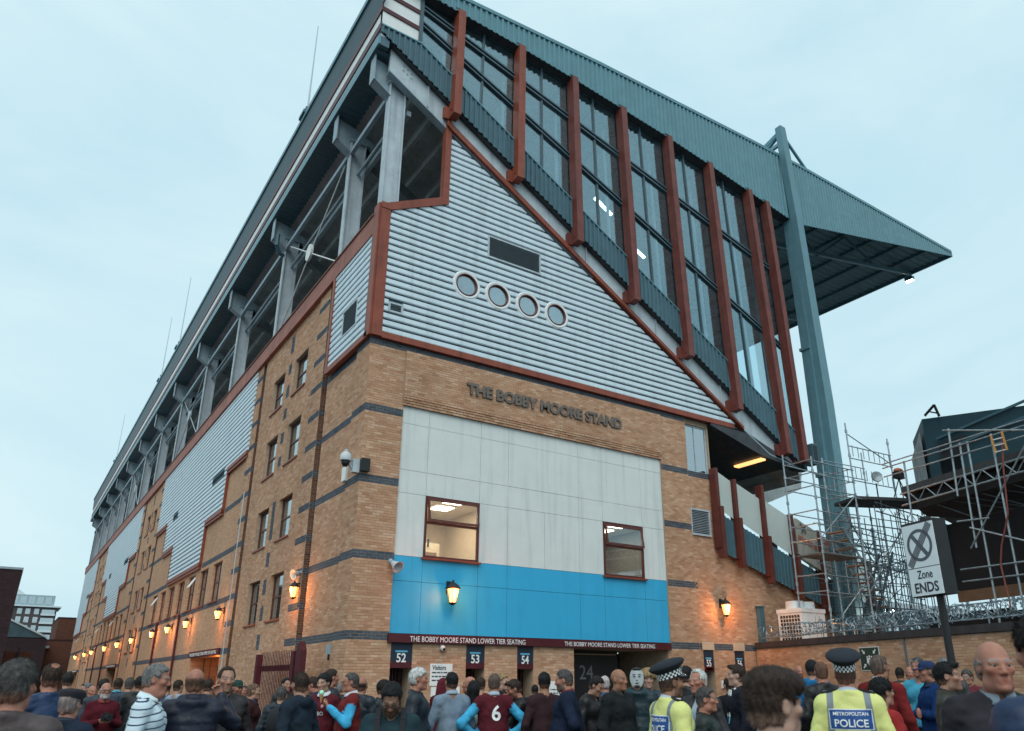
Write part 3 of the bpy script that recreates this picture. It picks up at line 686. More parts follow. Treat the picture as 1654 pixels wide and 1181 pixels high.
# handrail and strip lights behind the glass
hr = MB(); hz = lambda x: bt(x)+.62
hr.tube((1.0,.3,hz(1.0)),(19.0,.3,hz(19.0)),.03,6)
x = 1.4
while x < 19.0: hr.tube((x,.3,bt(x)-.3),(x,.3,hz(x)),.022,6); x += 1.28
hr.build('handrail', M_WHITE, stand)
for (p, q) in (((5.85,1.0,21.2),(6.5,1.0,20.75)), ((9.7,1.2,20.8),(10.6,1.2,20.3)), ((13.0,2.5,20.2),(13.6,2.5,19.9))):
    MB().bar(p, q, .12, .07).build('tube_light', M_LAMPW, stand)

# ---------------------------------------------------------------- roof
FY = -.55
fasc = MB(); corr(fasc, -.64, 20.50, fb, ft, FY, .24, .05)
fasc.build('roof_fascia', M_TEAL, stand, fix=False)
fasc = MB(); corr(fasc, 20.90, 36.5, fb, ft, FY, .24, .05); fasc.build('roof_fascia', M_TEAL, stand, fix=False)
MB().box(20.50, 20.90, FY-.01, FY+.03, 22.8, 26.5).build('roof_fascia', M_TEAL, stand)
xs_ = [-.66]+[p[0] for p in FT[1:]]
top = MB(); top.prism([(x, ft(x)+.06) for x in xs_]+[(x, ft(x)-.10) for x in reversed(xs_)], 'y', FY-.07, ENDY+.5)
top.build('roof_deck', M_TEAL, stand)
us_ = MB(); yy = []; y = FY+.1
while y < 60: yy += [(y,0),(y+.16,0),(y+.2,.06),(y+.36,.06)]; y += .4
vs = [(x, y_, ft(x)-.115-d) for x in xs_ for (y_, d) in yy]; k = len(yy)
us_.add(vs, [(j*k+i, j*k+i+1, (j+1)*k+i+1, (j+1)*k+i) for j in range(len(xs_)-1) for i in range(k-1)])
us_.build('roof_underside', mat('roof_lining', (.20,.34,.37), .6, var=.1, scale=1, stain=.15), stand, fix=False)
ed = MB(); ed.prism([(36.44,26.30),(36.56,26.30),(36.56,26.68),(36.44,26.68)], 'y', FY-.05, ENDY); ed.build('front_gutter', M_TEAL, stand)
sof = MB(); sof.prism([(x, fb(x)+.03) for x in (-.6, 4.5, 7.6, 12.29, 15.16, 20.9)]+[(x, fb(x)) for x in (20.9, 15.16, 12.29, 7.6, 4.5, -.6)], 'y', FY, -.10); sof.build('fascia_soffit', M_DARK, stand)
y = 2.0; 
while y < ENDY:
    t_ = MB()
    t_.bar((.2,y,fb(.2)+.35),(20.3,y,fb(20.3)+.3),.2,.3).bar((20.3,y,fb(20.3)+.2),(36.2,y,26.25),.18,.22)
    ws = [(.2+20.1*i/8, 0) for i in range(9)]
    for i in range(8):
        a, b = .2+20.1*i/8, .2+20.1*(i+1)/8
        t_.bar((a,y,fb(a)+.4),(b,y,ft(b)-.2),.1,.1) if i % 2 == 0 else t_.bar((a,y,ft(a)-.2),(b,y,fb(b)+.4),.1,.1)
    for i in range(4):
        a, b = 20.3+15*i/5, 20.3+15*(i+1)/5
        t_.bar((a,y,fb(a)+.1) if i % 2 == 0 else (a,y,ft(a)-.2),(b,y,ft(b)-.2) if i % 2 == 0 else (b,y,fb(b)+.1),.1,.1)
    t_.build('roof_truss', M_COLT, stand); y += 7.95
for i in range(19):
    x = .5+i*1.9
    MB().box(x-.05, x+.05, FY+.05, ENDY, ft(x)-.32, ft(x)-.12).build('purlin', M_COLT, stand)
mt = MB()
for zz in (22.9, 25.9): mt.bar((20.2,.6,zz),(20.2,ENDY,zz),.35,.35)
y = 0
while y < ENDY-7: mt.bar((20.2,y+.6,22.9),(20.2,y+3.6,25.9),.2,.2).bar((20.2,y+3.6,25.9),(20.2,y+6.6,22.9),.2,.2); y += 6
mt.build('main_truss', M_COLT, stand)
# main column standing outside the end, with the truss head above the roof
cp = [(0.0,21.16),(7.4,21.09),(13.45,21.04),(22.45,20.68),(26.1,20.43),(28.06,20.30)]
cm = MB(); CYC = -.98
for (z0, x0), (z1, x1) in zip(cp[:-1], cp[1:]):
    h0 = .28 if z0 < 20 else .235; h1 = .28 if z1 < 20 else (.235 if z1 < 27.5 else .19)
    d = .17
    vs = []
    for (x, z_, h) in ((x0,z0,h0),(x1,z1,h1)): vs += [(x-h,CYC,z_),(x+h,CYC,z_),(x+h,CYC+2*d,z_),(x-h,CYC+2*d,z_)]
    cm.add(vs, [(0,1,5,4),(1,2,6,5),(2,3,7,6),(3,0,4,7),(0,3,2,1),(4,5,6,7)])
cmo = cm.build('main_column', M_COLT, stand)
MB().prism([(20.62,0),(21.1,0),(20.95,16.5),(20.66,22.9),(20.46,22.9),(20.6,16.5)], 'y', -.642, -.18).build('rear_leg', M_COLT, cmo)
for z_ in (4.0, 10.0, 16.0, 21.7): MB().box(20.55, 21.2, -.64, -.1, z_, z_+.14).build('tie_plate', M_COLT, cmo)
hd = MB(); A = (20.32,-.8,27.8)
hd.bar(A,(20.2,3.4,26.5),.22,.22).bar(A,(20.2,1.8,26.4),.16,.16).bar(A,(22.7,-.5,26.55),.12,.12).bar((20.32,-.8,27.2),(19.6,.6,26.45),.16,.16).bar((20.2,1.6,26.4),(20.25,-.1,27.1),.12,.12)
hd.build('truss_head', M_COLT, cmo)
MB().bar((20.1,1.0,27.1),(19.8,3.9,26.45),.05,.5).build('head_plate', mat('rusty_plate', (.16,.10,.08), .8, var=.3), cmo)
fl = MB().box(36.2, 36.5, 1.9, 2.4, 25.85, 26.1).build('floodlight', M_COLT, stand)
MB().box(36.22, 36.48, 1.92, 2.38, 25.82, 25.848).build('lamp_face', mat('floodlight_face', (1,1,1), .4, var=0, emit=(1,.97,.85), es=12), fl)

# ---------------------------------------------------------------- upper tier: terrace underside, rakers and the eaves of the long side
st = MB(); n = 27; run = .745
prof = []
for i in range(1, n):
    x = -.35+i*run; zz = 21.85-.45*i
    prof += [(x, zz), (x+run-.12, zz-.10), (x+run-.12, zz-.40), (x+run, zz-.45)]
vs = [(x, y_, z_) for y_ in (.05, ENDY-.3) for (x, z_) in prof]; k = len(prof)
st.add(vs, [(i, i+1, k+i+1, k+i) for i in range(k-1)]); st.build('terrace', M_CONC, stand, fix=False)
sl_ = MB(); sl_.add([(-.25,.03,22.05),(19.6,.03,10.05),(19.6,ENDY,10.05),(-.25,ENDY,22.05)], [(0,1,2,3)]); sl_.build('terrace_top', mat('seating_tier', (.30,.26,.27), .8, var=.3, scale=1), stand, fix=False)
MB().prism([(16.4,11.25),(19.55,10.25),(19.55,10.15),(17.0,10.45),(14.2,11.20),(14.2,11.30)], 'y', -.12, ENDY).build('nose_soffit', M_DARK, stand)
MB().box(19.6, 19.74, -.30, ENDY, 10.15, 11.4).build('front_parapet', M_TEALD, stand)
MB().box(17.15, 17.45, .0, 1.45, 10.30, 10.37).build('strip_light', mat('warm_strip_light', (1,.8,.5), .5, var=0, emit=(1,.50,.17), es=1.5), stand)
MB().box(.3, 10.2, .15, ENDY-.3, 15.25, 15.5).build('concourse_floor', M_CONC, stand)
MB().box(10.0, 10.2, .2, ENDY-.3, 15.5, 16.2).build('concourse_back_wall', M_DARK, stand)
COLY = [.30]+[3.85+8.07*i for i in range(12)]
for i, y in enumerate(COLY):
    c = MB(); x0 = .02
    c.box(x0, x0+.05, y-.14, y+.14, 15.62, 20.95); c.box(x0+.05, x0+.55, y-.04, y+.02, 15.62, 20.95); c.box(x0+.55, x0+.60, y-.14, y+.14, 15.62, 20.95)
    co = c.build('column', M_STEELL, stand)
    MB().box(x0-.05, x0+.68, y-.2, y+.2, 15.60, 15.66).build('base_plate', M_STEEL, co)
    MB().box(x0-.05, x0+.72, y-.2, y+.2, 20.9, 20.97).build('cap_plate', M_STEEL, co)
    b_ = MB(); b_.prism([(-.58,21.80),(-.58,20.95),(.02,20.55),(.02,20.15),(.66,20.05),(.9,21.3),(.4,21.8)], 'x', 0, 1)
    # bracket plates: web and end plate
    br = MB(); br.prism([(-.56,21.78),(-.56,20.75),(.04,20.35),(.62,20.35),(.95,21.2),(.55,21.5)], 'y', y-.03, y+.03); br.box(-.60, -.56, y-.2, y+.2, 20.72, 21.80)
    br.add([(-.58,y-.2,20.74),(.04,y-.2,20.33),(.04,y+.2,20.33),(-.58,y+.2,20.74)], [(0,1,2,3)])
    br.build('eaves_bracket', M_STEEL, stand)
    rk = MB(); rk.prism([(.6,20.95),(16.2,11.55),(16.2,10.95),(.6,20.35)], 'y', y-.03, y+.03); rk.prism([(.6,20.40),(16.2,11.0),(16.2,10.94),(.6,20.34)], 'y', y-.16, y+.16)
    if i: rk.build('raker_beam', mat('raker_steel', (.12,.14,.15), .6, var=.3, scale=3), stand)
tb = MB().box(.0, .14, .3, ENDY-.3, 20.30, 20.50).build('eaves_beam', M_STEEL, stand)
MB().box(.75, .9, .3, ENDY-.3, 20.0, 20.2).build('eaves_beam', M_STEEL, stand)
MB().tube((.4,.3,19.6),(.4,ENDY-.4,19.6),.06,8).build('pipe', M_STEEL, stand)
for j in (1, 4, 7):
    ya, yb = COLY[j], COLY[j+1]; m_ = ((ya+yb)/2, 18.2)
    x_ = MB()
    for p, q in (((ya+.1,15.8),(yb-.1,20.6)),((ya+.1,20.6),(yb-.1,15.8))):
        x_.tube((.1,p[0],p[1]),(.1,q[0],q[1]),.028,6)
    x_.lathe([(.08,-.05),(.36,-.05),(.36,.05),(.08,.05)], (.06,m_[0],m_[1]), 16, (1,0,0))
    x_.build('cross_brace', M_WHITE if j == 1 else M_STEELL, stand)
dp = MB(); dp.path([(-.42,11.6,20.9),(-.42,11.6,20.3),(-.25,11.75,20.05),(-.02,11.85,20.05)], .09, 8); dp.build('downpipe', M_TEALD, stand)
# eaves wall with maroon and white stripes
ew = MB(); ew.box(-.62, -.30, -.29, ENDY, 22.22, 23.80); ew.build('eaves_wall', M_WHITE, stand)
MB().box(-.665, -.62, -.34, ENDY, 22.50, 22.80).build('maroon_stripe', M_MAROON, stand)
MB().box(-.665, -.62, -.34, ENDY, 23.33, 23.60).build('maroon_stripe', M_MAROON, stand)
MB().box(-.69, -.62, -.34, ENDY, 21.83, 22.22).build('eaves_edge_trim', M_TEAL, stand)
MB().box(-.62, -.30, -.30, ENDY, 21.84, 22.215).build('eaves_base', M_TEALD, stand)
sf = MB(); 
nn = int(ENDY/.3)
vs = []
for i in range(nn+1):
    y = -.1+i*.3
    vs += [(-.66,y,21.80),(.42,y,21.80),(-.66,y+.15,21.76),(.42,y+.15,21.76)]
kk = 4
fs = []
for i in range(nn): fs += [(4*i,4*i+1,4*i+3,4*i+2),(4*i+2,4*i+3,4*i+5,4*i+4)]
sf.add(vs, fs); sf.build('eaves_soffit', M_TEALD, stand, fix=False)
M_EAVE = mat('dark_eave_teal', (.022,.062,.082), .5, var=.12, scale=2, stain=.2)  # darker teal than the roof fascia
ro = MB(); ro.prism([(-.62,23.62),(-.66,23.62),(-.72,24.82),(-.62,24.82)], 'y', FY, ENDY+.4); ro.build('roof_eave', M_EAVE, stand)
MB().box(-.78, -.66, FY-.07, ENDY+.5, 24.82, 25.04).build('roof_edge_trim', M_TEAL, stand)
# white striped return of the eaves wall on the end
MB().prism([(-.62,22.69),(.72,22.69),(.72,24.7),(-.62,24.7)], 'y', -.31, -.14).build('end_panel', M_WHITE, stand)
for z0, z1, dz in ((23.30,23.47,-.10),(24.02,24.19,-.08)): MB().prism([(-.665,z0),(.76,z0+dz),(.76,z1+dz),(-.665,z1)], 'y', -.35, -.311).build('maroon_stripe', M_MAROON, stand)
MB().box(.72, .86, -.36, -.1, 22.69, 24.8).build('corner_post', M_MULL, stand)
# ================================================================== long side wall (x = 0, facing the street)
def side_holes():
    H = []
    for k in range(3):
        o = 33.05*k
        for a, b in ((6.38,7.92),(9.25,10.78)):
            for c, d in ((3.62,5.18),(6.38,7.90),(9.20,10.76),(11.95,13.40)):
                H.append((a+o, b+o, c, d, 'tower'))
        for i in range(7):
            a = 16.05+2.8*i+o
            if a+1.75 < ENDY-1: H.append((a, a+1.75, 5.03, 6.75, 'row'))
        if 20+o < ENDY: H.append((14.2+o, 19.9+o, -1, 2.68, 'door'))
    return H
SH = side_holes()
TOWER = lambda y: next((k for k in range(3) if 5.36 <= y-33.05*k < 12.45), None)
# wall leaves: (y0, y1, plane x)
leaves = [(0,1.05,0.0),(1.05,3.96,.10),(3.96,4.24,.32)]
for k in range(3):
    o = 33.05*k
    leaves += [(4.24+o,5.36+o,0.0),(5.36+o,12.42+o,.04),(12.42+o,12.74+o,.30),(12.74+o,13.86+o,0.0),(13.86+o,37.0+o,.06),(37.0+o,37.29+o,.30)]
leaves = [(a, min(b, ENDY), x) for a, b, x in leaves if a < ENDY]
NEAR = 13.9
TOPZ = 14.92
wl = MB(); far = MB()
for (a, b, x) in leaves:
    hs = [(h[0], h[1], h[2], h[3], 1.3 if h[4] == 'door' else .24) for h in SH if h[0] < b and h[1] > a]
    if a < 1.2: zt = 11.33
    elif a < 3.9: zt = 11.33
    else: zt = TOPZ
    sheet(wl if b <= NEAR else far, (x,0,0), UY, NX, a, b, 0, zt, hs)
for (a, b, x), (c, d, x2) in zip(leaves[:-1], leaves[1:]):
    m_ = wl if b <= NEAR else far
    if abs(x-x2) > 1e-4: m_.add([(x,b,0),(x2,b,0),(x2,b,TOPZ if b > 3.9 else 11.33),(x,b,TOPZ if b > 3.9 else 11.33)], [(0,1,2,3)])
swall = wl.build('brick_wall', M_MORTAR, stand); far_wall = far.build('far_brick_wall', M_BRICKT, stand)
yl, en = MB(), MB(); single = []
bands_full = BANDS; bands_half = [(2.70+1.05*i, 2.70+1.05*i+.225) for i in range(12)]
MARKS = [(2.70,3.20),(3.65,4.15),(4.60,5.10),(5.54,6.04),(6.49,7.91),(9.26,9.69),(10.20,10.67),(11.16,11.60),(12.10,12.55),(13.05,13.50),(13.95,14.70)]
for (a, b, x) in leaves:
    if b > NEAR: continue
    zt = 11.33 if a < 3.9 else TOPZ
    hs = [h[:4] for h in SH if h[0] < b and h[1] > a]
    tower = 5.3 < a < 12.4 and x == .04
    bd = [] if tower else (bands_half if (x == 0.0 and a > 2) else bands_full)
    mk = [(8.38, 8.80, c, d) for c, d in MARKS] if tower else []
    ls = bricks(a, b, 0, zt, hs+mk, bd)
    mks = [q for c, d in MARKS for q in bricks(8.38, 8.80, c, d, [], [])] if tower else []
    L_y, L_e = [q for q in ls if not q[3]], [q for q in ls if q[3]]+mks
    if a < .5:
        s1 = sorted(L_y, key=lambda q: abs(q[2]-2.0))[:60]; ids = set(map(id, s1)); L_y = [q for q in L_y if id(q) not in ids]
        brick_parts(s1, (x,0,0), UY, NX, swall, M_BRICK1)
    if x > .2: pass
    brick_boxes(yl, L_y, (x,0,0), UY, NX); brick_boxes(en, L_e, (x,0,0), UY, NX)
    # band bricks and face bricks on the pilaster returns that face the camera
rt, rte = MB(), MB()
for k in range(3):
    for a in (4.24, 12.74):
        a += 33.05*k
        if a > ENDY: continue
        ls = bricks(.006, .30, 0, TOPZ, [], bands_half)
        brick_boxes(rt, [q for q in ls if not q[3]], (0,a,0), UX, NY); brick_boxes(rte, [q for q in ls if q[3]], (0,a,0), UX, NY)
M_BRICKD = brick_mat('dark_brown_brick', [(.11,.055,.038),(.15,.075,.05),(.18,.09,.06),(.12,.06,.045)])  # darker and browner than the other face bricks
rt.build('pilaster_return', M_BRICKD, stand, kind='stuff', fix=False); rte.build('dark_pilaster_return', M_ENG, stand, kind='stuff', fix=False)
yl.build('brickwork', M_BRICK, stand, kind='stuff', fix=False); en.build('dark_brickwork', M_ENG, stand, kind='stuff', fix=False)
# dark bands on the far brickwork stand 4 mm proud
def fband(y0, y1, z0, z1, x): MB().box(x-.006, x+.02, y0, y1, z0, z1).build('dark_band', M_ENGT, far_wall)
for k in range(3):
    o = 33.05*k
    if k:
        for c, d in MARKS: fband(8.38+o, 8.80+o, c, d, .04)
        for c, d in bands_half: fband(4.24+o, 5.36+o, c, d, 0)
        for c, d in bands_half: fband(12.74+o, 13.86+o, c, d, 0)
    e = min(37.0+o, ENDY)
    fband(13.87+o, e, 4.80, 5.025, .06)
    fband(20.6+o, e, 2.70, 2.925, .06)
    fband(13.87+o, 20.45+o, 6.90, 7.125, .06)
    if o+36.9 < ENDY: fband(29.7+o, e, 6.90, 7.125, .06)
    fband(13.87+o, 17.0+o, 9.0, 9.225, .06)
    if o+36.9 < ENDY: fband(33.2+o, e, 9.0, 9.225, .06)
# windows of the side wall
M_BACKW = mat('pale_pane_backing', (.55,.62,.66), .8, var=.1, scale=1)  # pale sheet behind the panes, stands in for sky reflected in them
M_GLASSS = glass_mat('side_window_glass', (.75,.8,.82), .34, .01, .03)
wproto = {}
def side_window(h):
    a, b, c, d, kind = h
    x = .04 if kind == 'tower' else .06
    key = (kind, round(b-a, 2), round(d-c, 2))
    if key not in wproto:
        xx = .20; t = .06
        fr = MB(); fr.box(xx-.03, xx+.04, a, a+t, c, d); fr.box(xx-.03, xx+.04, b-t, b, c, d); fr.box(xx-.03, xx+.04, a+t, b-t, c, c+t); fr.box(xx-.03, xx+.04, a+t, b-t, d-t, d)
        fr.box(xx-.03, xx+.04, a+t, b-t, c+(d-c)*.5-.03, c+(d-c)*.5+.03)
        if kind == 'row': fr.box(xx-.03, xx+.04, (a+b)/2-.03, (a+b)/2+.03, c+t, d-t)
        f = fr.build('window', M_WFRAME, stand)
        p = MB().box(xx, xx+.008, a+t, b-t, c+t, d-t).build('pane', M_GLASSS, f)
        s_ = MB().box(x-.06, xx-.03, a-.05, b+.05, c-.06, c-.002).build('sill', M_RED, f)
        k_ = MB().box(xx+.25, xx+.27, a-.1, b+.1, c-.1, d+.1).build('blind', M_BACKW, f)  # added behind the glass so the pane looks pale with reflected sky
        f['ref'] = a; f['refz'] = c
        wproto[key] = (f, [p, s_, k_], a, c)
    else:
        f0, ch, a0, c0 = wproto[key]
        f = f0.copy(); COL.objects.link(f); f.location = f0.location+Vector((0, a-a0, c-c0)); OFF[f.name] = Vector((0,0,0))
        for q in ch:
            q2 = q.copy(); COL.objects.link(q2); q2.parent = f
    return f
for i, h in enumerate(SH):
    if h[4] != 'door':
        f = side_window(h)
        if h[4] == 'row' and i % 4 == 2:   # some vent lights stand open
            a, b, c, d = h[:4]
            MB().add([(.16,a+.08,d-.06),(.16,a+.85,d-.06),(-.16,a+.85,d-.62),(-.16,a+.08,d-.62),(.18,a+.08,d-.05),(.18,a+.85,d-.05),(-.14,a+.85,d-.61),(-.14,a+.08,d-.61)], [(0,1,2,3),(4,5,6,7),(0,1,5,4),(2,3,7,6),(0,3,7,4),(1,2,6,5)]).build('open_sash', M_WHITE, stand)
    else:
        a, b, c, d = h[:4]
        MB().box(1.3, 1.34, a, b, 0.01, d).build('entrance_back', mat('entrance_lining', (.40,.24,.13), .8, var=.15, scale=4), stand)
        s_ = MB().box(-.05, .05, a-.15, b+.1, 2.70, 2.96).build('fascia_board', M_MAROON, stand)
        text_obj('THE BOBBY MOORE STAND UPPER TIER SEATING', 'lettering', M_TXTW, s_, (-.056,b-.1,2.75), (0,-1,0), (0,0,1), .2, fit=b-a-.3)
        for i2 in range(4):
            yy = a+.9+i2*1.35
            MB().box(.5, .54, yy, yy+.08, .02, d).build('entrance_post', M_MAROON, stand)
# silver cladding of the side bays
def bay(o, y_end=None):
    P = [(13.62,14.9),(13.62,11.12),(17.15,11.12),(17.15,9.17),(20.65,9.17),(20.65,7.12),(29.5,7.12),(29.5,9.17),(33.05,9.17),(33.05,11.12),(37.1,11.12),(37.1,14.9)]
    rows = [(14.9,11.2,13.62,37.1),(11.2,9.25,17.15,33.05),(9.25,7.2,20.65,29.5)]
    bk = MB()
    for zt, zb_, a, b in rows:
        a, b = a+o, min(b+o, ENDY-.05)
        if b-a > .2: bk.box(.02, .05, a, b, zb_-.08, zt)
    c_ = bk.build('cladding', M_GROOVE, stand)
    z = 7.22
    while z < 14.85:
        for zt, zb_, a, b in rows:
            if zb_-.01 <= z+PITCH/2 < zt-.01:
                a2, b2 = a+o, min(b+o, ENDY-.05)
                if b2-a2 < .2: continue
                iv = [(a2, b2)]
                for (p, q, r_, s_) in ((17.85+o,20.4+o,11.0,11.35),(29.5+o,31.1+o,11.0,11.35)):
                    if r_ < z+PITCH/2 < s_: iv = minus(iv, p, q)
                for p, q in iv: plank(c_, (.02,0,0), UY, NX, p, q, p, q, z)
        z += PITCH
    tr = MB()
    for (a, b, zz) in ((13.62,17.15,11.12),(17.15,20.65,9.17),(20.65,29.5,7.12),(29.5,33.05,9.17),(33.05,37.1,11.12)):
        a, b = a+o, min(b+o, ENDY)
        if b-a > .1: tr.box(-.10, .05, a, b, zz-.10, zz+.08); tr.box(-.06, .05, a, b, zz-.22, zz-.13)
    for yy, z0, z1 in ((17.15,9.17,11.12),(20.65,7.12,9.17),(29.5,7.12,9.17),(33.05,9.17,11.12)):
        if yy+o < ENDY: tr.box(-.07, .05, yy+o-.05, yy+o+.05, z0, z1)
    tr.build('bay_trim', M_RED, stand)
    for (p, q, r_, s_) in ((17.85+o,20.4+o,10.95,11.35),(29.5+o,31.1+o,10.95,11.35)):
        if q < ENDY: louvre(p, q, r_, s_, .0, 'x', 6, M_TEALD, M_TEALD)
for k in range(3): bay(33.05*k)
# little silver panel at the corner, with its vent
bk = MB().box(.02, .05, .10, 3.62, 11.33, 14.95); cc = bk.build('cladding', M_GROOVE, stand)
z = 11.50
while z < 14.8:
    iv = [(.12, 3.55)]
    if 12.12 < z+PITCH/2 < 13.12: iv = minus(iv, 1.15, 2.45)
    for p, q in iv: plank(cc, (-.02,0,0), UY, NX, p, q, p, q, z)
    z += PITCH
louvre(1.15, 2.45, 12.14, 13.10, -.05, 'x', 16, M_STEELL, MATS['louvre_grey'])
tr = MB(); tr.box(-.12, .05, 3.55, 3.75, 11.33, 14.92); tr.box(-.12, .05, .10, 3.55, 11.30, 11.50); tr.box(-.12, -.05, -.10, .28, 11.33, 15.9); tr.build('corner_trim', M_RED, stand)
M_GUT = mat('weathered_red_gutter', (.33,.12,.085), .65, var=.25, scale=1.2, stain=.45, bump=.05)
gt_ = MB(); gt_.box(-.12, .30, .28, ENDY+.3, 14.93, 15.62); gt_.build('gutter_band', M_GUT, stand)
MB().box(-.16, .34, .28, ENDY+.3, 15.62, 15.68).build('gutter_cap', mat('gutter_cap_dirty', (.20,.10,.08), .8, var=.4, scale=6), stand)
MB().box(.1, 12, ENDY-.2, ENDY, 0, 15.6).build('far_end_wall', M_BRICKT, stand)
MB().box(.1, 20, ENDY-.15, ENDY-.05, 15.6, 24).build('far_end_wall', M_TEALD, stand)
# downpipes
for y in (24.0, 30.9, 57.0, 64.0):
    MB().tube((-.03,y,0.1),(-.03,y,4.9),.06,8).build('downpipe', M_MAROON, stand)
MB().tube((.02,13.4,.2),(.02,13.4,9.3),.05,8).build('downpipe', M_STEELL, stand)

# ================================================================== wall lanterns
M_LGLASS = mat('lantern_glass', (1,.8,.5), .4, var=0, emit=(1,.43,.11), es=2.2)
def lantern(x, y, z, d, label, group, power=16, s=1.0, col=(1,.36,.09)):
    """tapered lantern on a short bracket; d points out of the wall"""
    d = Vector(d); c = Vector((x, y, z))+d*.22*s
    t = thing('wall_lantern', label, 'lantern', c-Vector((0,0,.26*s)), group)
    g_ = MB(); g_.lathe([(.075*s,-.20*s),(.135*s,.10*s)], c, 6); g_.build('lantern_glass', M_LGLASS, t)
    cp = MB(); cp.lathe([(.17*s,.10*s),(.17*s,.13*s),(.10*s,.20*s),(.03*s,.25*s),(.02*s,.30*s)], c, 6); cp.build('cap', M_BLACK, t)
    b_ = MB(); b_.lathe([(.03*s,-.26*s),(.085*s,-.215*s),(.085*s,-.20*s)], c, 6); b_.build('base', M_BLACK, t)
    fr = MB()
    for i in range(6):
        a = 2*math.pi*i/6
        e = Vector((math.cos(a), math.sin(a), 0)); 
        up = Vector((1,0,0)); 
        p0 = c+e*.078*s+Vector((0,0,-.20*s)); p1 = c+e*.138*s+Vector((0,0,.10*s)); fr.tube(p0, p1, .008*s, 4)
    fr.build('frame', M_BLACK, t)
    br = MB(); br.tube(c+Vector((0,0,.22*s)), c-d*.21*s+Vector((0,0,.22*s)), .018*s, 6).obox(c-d*.205*s+Vector((0,0,.15*s)), d, d.cross(Vector((0,0,1))), (0,0,1), .012, .06*s, .14*s); br.build('bracket', M_BLACK, t)
    l = bpy.data.lights.new('lantern_light', 'POINT'); l.energy = power; l.color = col; l.shadow_soft_size = .12
    lo = bpy.data.objects.new('lantern_light', l); COL.objects.link(lo); lo.parent = t; lo.location = (c+d*.16*s)-OFF[t.name]+Vector((0,0,-.02))
    return t
lantern(2.92, .05, 4.00, (0,-1,0), 'lit lantern on the sky blue panel beneath the left lit window', 'lit wall lanterns', 75, 1.25, (1,.20,.05))
lantern(14.14, .10, 4.16, (0,-1,0), 'lit lantern on the brick wall above turnstiles 55 and 56', 'lit wall lanterns', 80, 1.2)
ORD = ['lit lantern beside the pilaster nearest the street corner, grey loudspeaker above it', 'lit lantern above the lettered fascia of the street side entrance', 'lit lantern second along from the one above the entrance fascia', 'lit lantern over the first downpipe beyond the street entrance',
       'lit lantern over the second downpipe beyond the street entrance', 'lit lantern beside the second window tower, on its nearer side', 'lit lantern beside the second window tower, on its farther side', 'lit lantern over the second street entrance farther along',
       'lit lantern over the downpipe past the second street entrance', 'lit lantern next but one to the far end of the long wall', 'farthest lit lantern on the long side wall']
LY = [4.30, 14.35, 20.99, 25.94, 31.03, 39.43, 46.38, 54.78, 65.23, 72.44, 83.13]
for i, y in enumerate(LY): lantern(0.03, y, 4.31, (-1,0,0), ORD[i], 'lit wall lanterns', 75 if i < 3 else 90, 1.0 if i < 6 else 1.2)
t = thing('entrance_lamp', 'orange bulkhead lamp glowing inside the street entrance', 'lamp', (.2,14.5,2.1))
MB().box(.1, .55, 14.32, 14.46, 1.95, 2.25).build('lamp_glass', M_LGLASS, t); MB().box(.05, .6, 14.22, 14.31, 1.9, 2.3).build('housing', M_BLACK, t)
l = bpy.data.lights.new('entrance_light', 'POINT'); l.energy = 150; l.color = (1,.36,.08); l.shadow_soft_size = .15
lo = bpy.data.objects.new('entrance_light', l); COL.objects.link(lo); lo.parent = t; lo.location = Vector((.4,14.9,2.15))-OFF[t.name]

# ================================================================== roof masts
ML = ['thin aerial mast nearest the street corner on the roof edge', 'taller of two thin roof masts standing close together', 'thin roof mast just beyond the taller close pair mast', 'farthest thin mast on the roof edge']
for lb, y, h in zip(ML, (8.4, 37.8, 45.6, 74.6), (4.3, 5.1, 4.9, 4.7)):
    t = thing('roof_mast', lb, 'mast', (-.6,y,25.0), 'thin masts on the roof edge')
    MB().tube((-.6,y,25.0),(-.6,y,25.0+1.0+h),.045,6,.02).build('pole', M_STEELL, t)
    MB().box(-.85, -.35, y-.35, y+.35, 25.05, 25.2).box(-.7, -.5, y-.1, y+.1, 25.2, 25.6).build('base', M_TEALD, t)
# ================================================================== things fixed to the stand
M_GREYP = mat('pale_grey_plastic', (.52,.56,.57), .5, var=.08)
t = thing('cctv_camera', 'white dome camera on a bracket at the brick corner', 'camera', (-.30,.15,7.10))
MB().lathe([(.02,0.33),(.08,.31),(.15,.24),(.155,.08),(.15,.06)], (-.42,.05,7.35), 16).build('housing', M_GREYP, t, smooth=True)
MB().lathe([(.05,-.10),(.10,-.04),(.125,.05)], (-.42,.05,7.35), 16).build('dome', M_BLACK, t, smooth=True)
a_ = MB(); a_.tube((-.42,.05,7.62),(-.42,.05,7.74),.05,8).tube((-.42,.05,7.45),(-.18,.05,7.2),.04,8).box(-.22,-.03,-.02,.16,7.12,7.5); a_.build('bracket', M_STEELL, t)
MB().box(-.03, .22, -.16, -.01, 7.16, 7.52).build('control_box', M_BLACK, t)
t = thing('junction_box', 'pale grey box on the side wall beside the dome camera', 'box', (0,1.0,7.05))
MB().box(-.06, .095, .95, 1.28, 7.1, 7.55).build('case', M_GREYP, t); MB().box(-.075, -.061, .97, 1.26, 7.12, 7.53).build('lid', M_WHITE, t)
t = thing('alarm_box', 'small grey box on the brick corner under the lowest dark band', 'box', (0,1.0,2.3))
MB().box(-.10, .095, 1.08, 1.2, 2.35, 2.6).build('case', M_STEEL, t); MB().tube((-.03,1.14,2.2),(-.03,1.14,2.36),.03,8).build('gland', M_BLACK, t)
